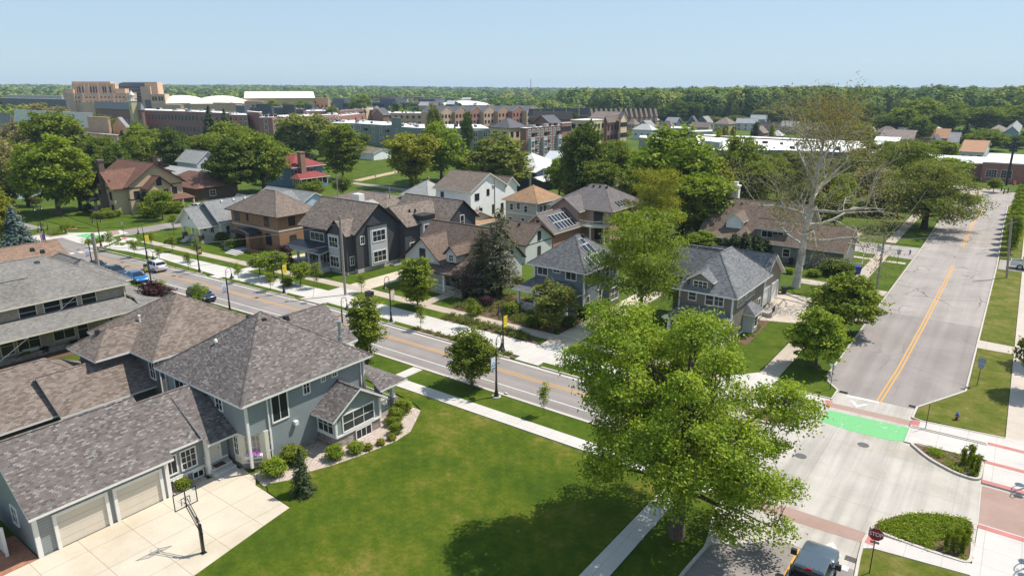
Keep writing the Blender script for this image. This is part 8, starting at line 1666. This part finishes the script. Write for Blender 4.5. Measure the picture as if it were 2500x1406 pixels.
# ------------------------------------------------------------------ basketball hoop
t = Thing("basketball_hoop", "black basketball hoop with a clear backboard standing on the driveway edge", "basketball hoop", (-35.85, 17.05, .1)); BK = plain("hoop_black", (.014, .013, .016), .4, .05, spec=.5)
ox, oy = -35.85, 17.05
b = MB(); b.box(ox - .08, ox + .08, oy - .08, oy + .08, .1, 2.1); b.box(ox - .16, ox + .16, oy - .16, oy + .16, .1, .13); t.part("pole", b, BK)
b = MB(); b.box(ox + .10, ox + .16, oy - .05, oy + .05, 1.1, 1.9); t.part("crank", b, BK)
for dz, dy in ((0, -.08), (0, .08), (.42, -.08), (.42, .08)):
    b = MB(); b.tube([(ox + .05 - dz * .3, oy + dy, 1.75 + dz), (ox - 1.2, oy + dy, 2.95 + dz)], .03, 6); t.part("arm", b, BK)
b = MB(); b.tube([(ox + .25, oy, 1.5), (ox - .3, oy, 2.5)], .045, 6); t.part("brace", b, BK)
bx = ox - 1.25; gm, nt_, bs_ = newmat("clear_acrylic"); bs_.inputs["Base Color"].default_value = (.85, .9, .9, 1); bs_.inputs["Alpha"].default_value = .16; bs_.inputs["Roughness"].default_value = .08
b = MB(); b.box(bx - .01, bx + .01, oy - .68, oy + .68, 2.85, 3.85); t.part("backboard", b, gm)
b = MB(); w_ = .035
for ya, yb, za, zb in ((-.72, -.67, 2.8, 3.9), (.67, .72, 2.8, 3.9), (-.67, .67, 2.8, 2.85), (-.67, .67, 3.85, 3.9), (-.28, -.25, 3.0, 3.45), (.25, .28, 3.0, 3.45), (-.25, .25, 3.42, 3.45), (-.03, .03, 2.85, 3.85)): b.box(bx - w_ / 2, bx + w_ / 2, oy + ya, oy + yb, za, zb)
t.part("backboard_frame", b, BK)
b = MB(); b.tube([(bx - .38 + .23 * math.cos(6.283 * i / 14), oy + .23 * math.sin(6.283 * i / 14), 3.05) for i in range(15)], .012, 5); b.box(bx - .16, bx - .02, oy - .06, oy + .06, 3.0, 3.06); t.part("rim", b, plain("rim_dark_red", (.12, .05, .04), .5))
# ------------------------------------------------------------------ hydrants, bins, boxes
def hydrant(x, y, label, body, capm):
    t = Thing("fire_hydrant", label, "fire hydrant", (x, y, .1)); b = MB(); b.lathe([(.16, .1), (.16, .16), (.10, .18), (.10, .58), (.13, .6), (.13, .64)], 12, (x, y)); t.part("body", b, body); b = MB(); b.lathe([(.13, .64), (.12, .72), (.06, .8), (.03, .86)], 12, (x, y)); t.part("cap", b, capm); b = MB(); b.box(x - .2, x + .2, y - .05, y + .05, .44, .54); b.box(x - .05, x + .05, y - .19, y, .42, .53); t.part("nozzle", b, capm)
hydrant(-1.0, 64.4, "dark red fire hydrant with blue cap on the right corner lawn", plain("hydrant_red", (.22, .025, .02), .5), plain("hydrant_blue", (.12, .22, .42), .5)); hydrant(-13.0, 130.2, "dark red fire hydrant at the side street corner", MATS["hydrant_red"], MATS["hydrant_blue"])
def wheelie(name, label, x, y, mat, h=1.05, lean=0, z=.1, s=.3):
    t = Thing(name, label, "bin", (x, y, z)); t.o = (0, 0, 0); t.e.rotation_euler = (lean, 0, .5); b = MB(); b.hexa([(-s * .8, -s * .8, .08), (s * .8, -s * .8, .08), (s * .8, s * .8, .08), (-s * .8, s * .8, .08), (-s, -s, h * .88), (s, -s, h * .88), (s, s, h * .88), (-s, s, h * .88)]); t.part("body", b, mat); b = MB(); b.hexa([(-s * 1.05, -s * 1.1, h * .885), (s * 1.05, -s * 1.1, h * .885), (s * 1.05, s * 1.15, h * .885), (-s * 1.05, s * 1.15, h * .885), (-s, -s, h * .95), (s, -s, h * .95), (s, s, h), (-s, s, h)]); t.part("lid", b, mat)
    for sx in (-1, 1): b = MB(); b.xprism([(s * .9 + .1 * math.cos(k), .1 + .1 * math.sin(k)) for k in [6.283 * i / 10 for i in range(10)]], sx * s * .75 - .03, sx * s * .75 + .03); t.part("wheel", b, DARKM)
wheelie("recycling_bin", "bright blue recycling bin standing at the walk of the grey garage", -17.6, 110.9, plain("bin_blue", (.02, .03, .24), .4), 1.25, s=.5); wheelie("trash_bin", "dark bin at the taupe garage door", -23.4, 93.6, plain("bin_black", (.03, .03, .035), .5)); wheelie("trash_bin", "beige bin in the side yard beside the garage gable", -45.4, 8.6, plain("bin_beige", (.33, .28, .22), .6)); wheelie("trash_bin", "dark bin at the wall below the white garage door of the dormered house", -27.2, 110.9, MATS["bin_black"])
x, y = G(903, 737); t = Thing("utility_cabinet", "dark utility cabinet on the verge right of the tall bare pole", "cabinet", (x, y, .1)); b = MB(); b.box(x - .5, x + .5, y - .35, y + .35, .1, 1.35); t.part("housing", b, plain("cabinet_dark", (.03, .028, .028), .5)); b = MB(); b.box(x - .54, x + .54, y - .39, y + .39, 1.35, 1.42); t.part("lid", b, DARKM); b = MB(); b.box(x - .6, x + .7, y - .5, y + .5, .1, .16); t.part("pad", b, CONC)
x, y = G(2130, 720); t = Thing("utility_post", "short green utility post beside the transformer pole", "post", (x, y, .1)); b = MB(); b.lathe([(.16, .1), (.16, .7), (.12, .75), (.05, .78)], 10, (x, y)); t.part("post_body", b, plain("utility_green", (.02, .06, .04), .5))
t = Thing("black_dumpster", "black open container heaped with white bags beside the tan driveway", "container", (-72.4, 77.8, .1)); DB = plain("dumpster_black", (.012, .012, .012), .5)
b = MB(); 
for a in ((-73.6, -71.2, 76.6, 76.75, .3, 2.2), (-73.6, -71.2, 79.0, 79.15, .3, 2.2), (-73.6, -73.45, 76.75, 79, .3, 2.2), (-71.35, -71.2, 76.75, 79, .3, 2.2), (-73.45, -71.35, 76.75, 79, .3, 1.9)): b.box(*a)
t.part("box", b, DB)
for x in (-73.2, -71.6): b = MB(); b.xprism([(77.2 + .28 * math.cos(k), .38 + .28 * math.sin(k)) for k in [6.283 * i / 12 for i in range(12)]], x - .1, x + .1); t.part("wheel", b, DARKM)
rs = np.random.RandomState(4)
for i in range(6): x, y = -73.1 + .35 * i, 77.2 + 1.4 * rs.rand(); b = MB(); b.lathe([(.2, 1.85), (.42, 2.1), (.38, 2.35), (.1, 2.5)], 8, (x, y)); tag(link("trash_bag", b.mesh("trash_bag", plain("pale_bag", (.62, .66, .68), .5, .1), smooth=True)), "pale bag heaped in the black container", "bag", "pale bags in the black container")
t = Thing("picket_gate", "white gate panel in the side yard at the lower left edge", "gate", (-47, 9.6)); b = MB(); b.box(-49.5, -45.0, 9.85, 9.9, .15, 1.5); t.part("panel", b, WHITE); b = MB()
for i in range(26): b.box(-49.45 + i * .17, -49.35 + i * .17, 9.84, 9.9, 1.5, 1.85)
b.box(-49.5, -45, 9.83, 9.91, 1.85, 1.93); t.part("pickets", b, WHITE)
for sx in (-45.0, -49.5): b = MB(); b.box(sx - .08, sx + .08, 9.8, 9.96, .1, 2.05); t.part("gate_post", b, WHITE)
b = MB(); b.box(-74.5, -73.9, 133.9, 134.1, .9, 1.0); 
# ------------------------------------------------------------------ vehicles
TYRE = plain("tyre_rubber", (.018, .018, .018), .8, .1); RIM = plain("alloy_rim", (.45, .46, .48), .3, .05, metal=.8); CARG = plain("car_glass", (.012, .015, .02), .05, .02, spec=.7); HEADL = plain("headlight_lens", (.65, .67, .7), .15, .02, spec=.6); TAILL = plain("tail_light_red", (.35, .01, .012), .25, .03)
def loft(b, rings):
    n = len(rings[0]); base = len(b.v)
    for r in rings: b.v += r
    for i in range(len(rings) - 1):
        for k in range(n): q = base + i * n; b.f.append((q + k, q + n + k, q + n + (k + 1) % n, q + (k + 1) % n)); b.uv.append(None); b.mi.append(b.m)
    b.f.append(tuple(base + k for k in range(n))); q = base + (len(rings) - 1) * n; b.f.append(tuple(q + k for k in range(n))[::-1]); b.uv += [None, None]; b.mi += [b.m, b.m]
def ring(s, w_, zl, zh): return [(s, -w_ * .9, zl), (s, -w_, zl + (zh - zl) * .3), (s, -w_ * .99, zl + (zh - zl) * .72), (s, -w_ * .93, zh - (zh - zl) * .06), (s, -w_ * .8, zh), (s, w_ * .8, zh), (s, w_ * .93, zh - (zh - zl) * .06), (s, w_ * .99, zl + (zh - zl) * .72), (s, w_, zl + (zh - zl) * .3), (s, w_ * .9, zl)]
def vehicle(name, label, cat, x, y, rz, col, kind='sedan', L0=4.75, W=.93, z=.015):
    t = Thing(name, label, cat, (x, y, z)); t.o = (0, 0, 0); t.e.rotation_euler = (0, 0, rz); h = L0 / 2; pm = col
    if kind == 'sedan': bod = [(-h, .78, .38, .85), (-h + .12, .88, .25, .98), (-h + .8, W, .22, 1.02), (-.9, W, .2, .98), (.5, W, .2, .96), (h - 1.0, W, .2, .9), (h - .25, .88, .22, .78), (h, .72, .3, .62)]; cab = [(-h + .55, .72, 1.0), (-h + 1.35, .60, 1.38), (.15, .60, 1.43), (1.05, .72, .97)]
    elif kind == 'suv': bod = [(-h, .8, .42, 1.0), (-h + .1, .9, .3, 1.1), (-h + .8, W, .26, 1.12), (-.9, W, .25, 1.08), (.6, W, .25, 1.05), (h - 1.0, W, .25, 1.02), (h - .2, .9, .28, .92), (h, .76, .36, .75)]; cab = [(-h + .12, .74, 1.1), (-h + .55, .64, 1.60), (.1, .66, 1.66), (1.15, .76, 1.06)]
    else: bod = None
    if bod:
        b = MB(); loft(b, [ring(*r) for r in bod]); t.part("body", b, pm, smooth=True)
        b = MB(); rr = []
        for s, w_, zt in cab: rr.append((s, w_, zt))
        (s0, w0, z0), (s1, w1, z1), (s2, w2, z2), (s3, w3, z3) = cab; wb = W * .86; zb = min(z0, z3) - .04
        V = [(s0, -wb, zb), (s3, -wb, zb), (s3, wb, zb), (s0, wb, zb), (s1, -w1, z1), (s2, -w2, z2), (s2, w2, z2), (s1, w1, z1)]; b.hexa(V); t.part("windows", b, CARG)
        b = MB(); b.hexa([(s1 - .08, -w1 - .03, z1 - .04), (s2 + .1, -w2 - .03, z2 - .05), (s2 + .1, w2 + .03, z2 - .05), (s1 - .08, w1 + .03, z1 - .04), (s1 + .05, -w1 + .06, z1 + .05), (s2 - .05, -w2 + .06, z2 + .05), (s2 - .05, w2 - .06, z2 + .05), (s1 + .05, w1 - .06, z1 + .05)]); t.part("car_roof", b, pm)
        b = MB()
        for sg in (-1, 1):
            for (a, c) in (((s0, wb * sg, zb), (s1, w1 * sg, z1)), ((s3, wb * sg, zb), (s2, w2 * sg, z2)), (((s1 + s2) / 2 - .15, wb * sg, zb), ((s1 + s2) / 2 - .1, w1 * sg, z1))): b.tube([a, c], .045, 4)
        t.part("pillar", b, pm)
        wr, zt = (.33 if kind == 'sedan' else .36), bod[0][3]
        wx = (-h + .85, h - .85)
        for sg in (-1, 1):
            b = MB(); b.box(h - .32, h - .1, sg * .72 - .13, sg * .72 + .13, .6 if kind == 'sedan' else .7, .76 if kind == 'sedan' else .88); t.part("headlight", b, HEADL); b = MB(); b.box(-h - .015, -h + .12, sg * .66 - .16, sg * .66 + .16, zt - .12, zt + .04); t.part("tail_light", b, TAILL); b = MB(); b.box(.62, .82, sg * (W + .08) - .09, sg * (W + .08) + .09, .98, 1.12); t.part("mirror", b, pm)
        b = MB(); b.box(h - .02, h + .012, -.5, .5, .34, .52); t.part("grille", b, DARKM); b = MB(); b.box(-h - .02, -h + .03, -.26, .26, zt - .32, zt - .2); t.part("number_plate", b, WHITE)
    else:  # pickup
        W = 1.0; b = MB(); loft(b, [ring(*r) for r in ((.55, W, .45, 1.15), (1.6, W, .45, 1.16), (h - .5, .98, .45, 1.14), (h - .1, .92, .48, 1.05), (h, .85, .5, .9))]); t.part("hood", b, pm, smooth=True)
        b = MB(); b.box(-1.25, .56, -W, W, .45, 1.2); t.part("cab", b, pm); b = MB(); b.hexa([(-1.25, -.93, 1.2), (1.15, -.93, 1.18), (1.15, .93, 1.18), (-1.25, .93, 1.2), (-1.1, -.76, 1.84), (.35, -.78, 1.86), (.35, .78, 1.86), (-1.1, .76, 1.84)]); t.part("windows", b, CARG)
        b = MB(); b.hexa([(-1.2, -.8, 1.82), (.45, -.82, 1.83), (.45, .82, 1.83), (-1.2, .8, 1.82), (-1.1, -.7, 1.93), (.3, -.72, 1.94), (.3, .72, 1.94), (-1.1, .7, 1.93)]); r_ = t.part("car_roof", b, pm)
        for k in range(5): b = MB(); b.box(-1.0, .25, -.5 + .24 * k, -.46 + .24 * k, 1.935, 1.955); t.part("roof_rib", b, pm, r_)
        b = MB(); b.box(-1.22, -1.12, -.14, .14, 1.84, 1.92); t.part("brake_light", b, TAILL)
        b = MB(); b.tube([(1.05, -.8, 1.24), (1.12, 0, 1.22), (1.05, .8, 1.24)], .03, 5); t.part("wiper", b, DARKM)
        b = MB(); b.box(-h, -1.3, -W, -W + .1, .5, 1.3); b.box(-h, -1.3, W - .1, W, .5, 1.3); b.box(-h, -h + .1, -W + .1, W - .1, .5, 1.25); b.box(-h + .1, -1.3, -W + .1, W - .1, .5, .72); t.part("bed", b, pm); b = MB(); b.box(-h + .12, -1.32, -W + .12, W - .12, .72, .76); t.part("bed_liner", b, DARKM)
        for sg in (-1, 1):
            b = MB(); b.box(.55, .75, sg * 1.18 - .16, sg * 1.18 + .16, 1.2, 1.52); b.tube([(.62, sg * .95, 1.2), (.62, sg * 1.1, 1.28)], .04, 4); t.part("mirror", b, DARKM); b = MB(); b.box(h - .2, h - .02, sg * .72 - .14, sg * .72 + .14, .8, 1.0); t.part("headlight", b, HEADL); b = MB(); b.box(.55, 1.35, sg * .955 - .02, sg * .955 + .02, 1.17, 1.2); t.part("pillar", b, pm)
            for ss in (.9,): b = MB(); b.box(-1.3, -1.2, sg * .9 - .05, sg * .9 + .05, 1.2, 1.85); t.part("pillar", b, pm)
        wr = .42; wx = (-h + 1.25, h - 1.0)
    for s in wx:
        for sg in (-1, 1):
            b = MB(); yy = sg * (W - .1); b.m = 0
            pr = [(math.cos(k) * wr, wr + math.sin(k) * wr) for k in [6.283 * i / 18 for i in range(18)]]
            b.yprism([(s + a, c) for a, c in pr][::-1], yy - .12, yy + .12); o = t.part("tyre", b, TYRE); b = MB(); b.yprism([(s + a * .62, wr + (c - wr) * .62) for a, c in pr][::-1], yy - .125, yy + .125); t.part("rim", b, RIM, o)
    return t
vehicle("parked_car", "bright blue sedan parked at the kerb, last of the parked row", "car", -101.0, 44.3, -.045, paint("car_blue", (.012, .17, .45), .22, .4)); vehicle("parked_car", "dark blue sedan parked behind the bright blue one", "car", -106.8, 44.05, -.045, paint("car_navy", (.015, .035, .075), .22, .4)); vehicle("parked_car", "dark slate sedan at the front end of the parked row, left", "car", -112.2, 43.8, -.045, paint("car_slate", (.03, .045, .07), .22, .4))
vehicle("driving_car", "white hatchback driving away in the far lane", "car", -105.0, 49.1, PI - .045, paint("car_white", (.72, .72, .72), .25, .1), 'suv', 4.5); vehicle("parked_wagon", "dark navy wagon parked at the kerb half hidden by a young tree", "car", -84.6, 44.9, -.02, paint("car_midnight", (.01, .018, .04), .2, .4), 'suv', 4.8)
vehicle("pickup_truck", "blue grey pickup truck cut off by the bottom edge beside the stop sign", "pickup", -5.75, 36.0, R(91), paint("car_steel", (.115, .15, .18), .25, .6), 'pickup', 5.7); vehicle("pickup_truck", "white pickup truck at the right edge on the side street", "pickup", 3.6, 129.8, R(2), paint("truck_white", (.70, .70, .70), .3, .1), 'pickup', 5.6)
vehicle("parked_car", "black car parked behind the tudor house", "car", -148.2, 80.5, .4, paint("car_black", (.01, .01, .012), .2, .4)); vehicle("parked_car", "white car parked behind the tudor house beside the black one", "car", -151.5, 82.5, .4, MATS["car_white"]); x, y, z = GD(2468, 330, 395); vehicle("parked_car", "silver car on the distant lawn drive at the far right", "car", x, y, .6, paint("car_silver", (.4, .43, .47), .3, .5))
# construction barrel and bollards near the far brick building
for i, (bx, by, l) in enumerate(((2476, 452, "orange construction barrel near the far brick building"),)):
    x, y = G(bx, by); t = Thing("traffic_barrel", l, "barrel", (x, y)); b = MB(); b.lathe([(.5, 0), (.5, .08), (.36, .1), (.3, 1.2)], 10, (x, y)); t.part("body", b, plain("barrel_orange", (.65, .12, .03), .5))
    b = MB(); b.lathe([(.36, .5), (.35, .65)], 10, (x, y)); t.part("stripe", b, WHITE)
for i, (bx, by) in enumerate(((2444, 468), (2450, 474), (2460, 472))): x, y = G(bx, by); tag(post("bollard", "dark bollard by the far crossing island", "bollard", x, y, 1.3, .14).e, "dark bollard by the far crossing island", "bollard", "bollards by the far crossing island")
slab("crossing_island", [[(-30, 206), (-14, 207), (-11.5, 213), (-18, 217), (-30, 219)]], LAWN2, .12); slab("crossing_walk", [[(-50, 221), (-10, 214.5), (-3, 226), (-6, 228.5), (-14, 219), (-50, 226)]], CONC_T, .09)
# ------------------------------------------------------------------ air
hz = MB(); hz.box(-4600, 4600, -1200, 4700, -1, 75)
m = bpy.data.materials.new("pale_air"); m.use_nodes = True; nt = m.node_tree; nt.nodes.clear(); out = N(nt, "OutputMaterial"); pv = N(nt, "VolumePrincipled"); pv.inputs["Color"].default_value = (.62, .8, 1, 1); pv.inputs["Density"].default_value = HAZE; pv.inputs["Anisotropy"].default_value = .1; L(nt, pv.outputs[0], out.inputs["Volume"])
if HAZE > 0:
    o = link("haze", hz.mesh("haze", m)); o["kind"] = "stuff"
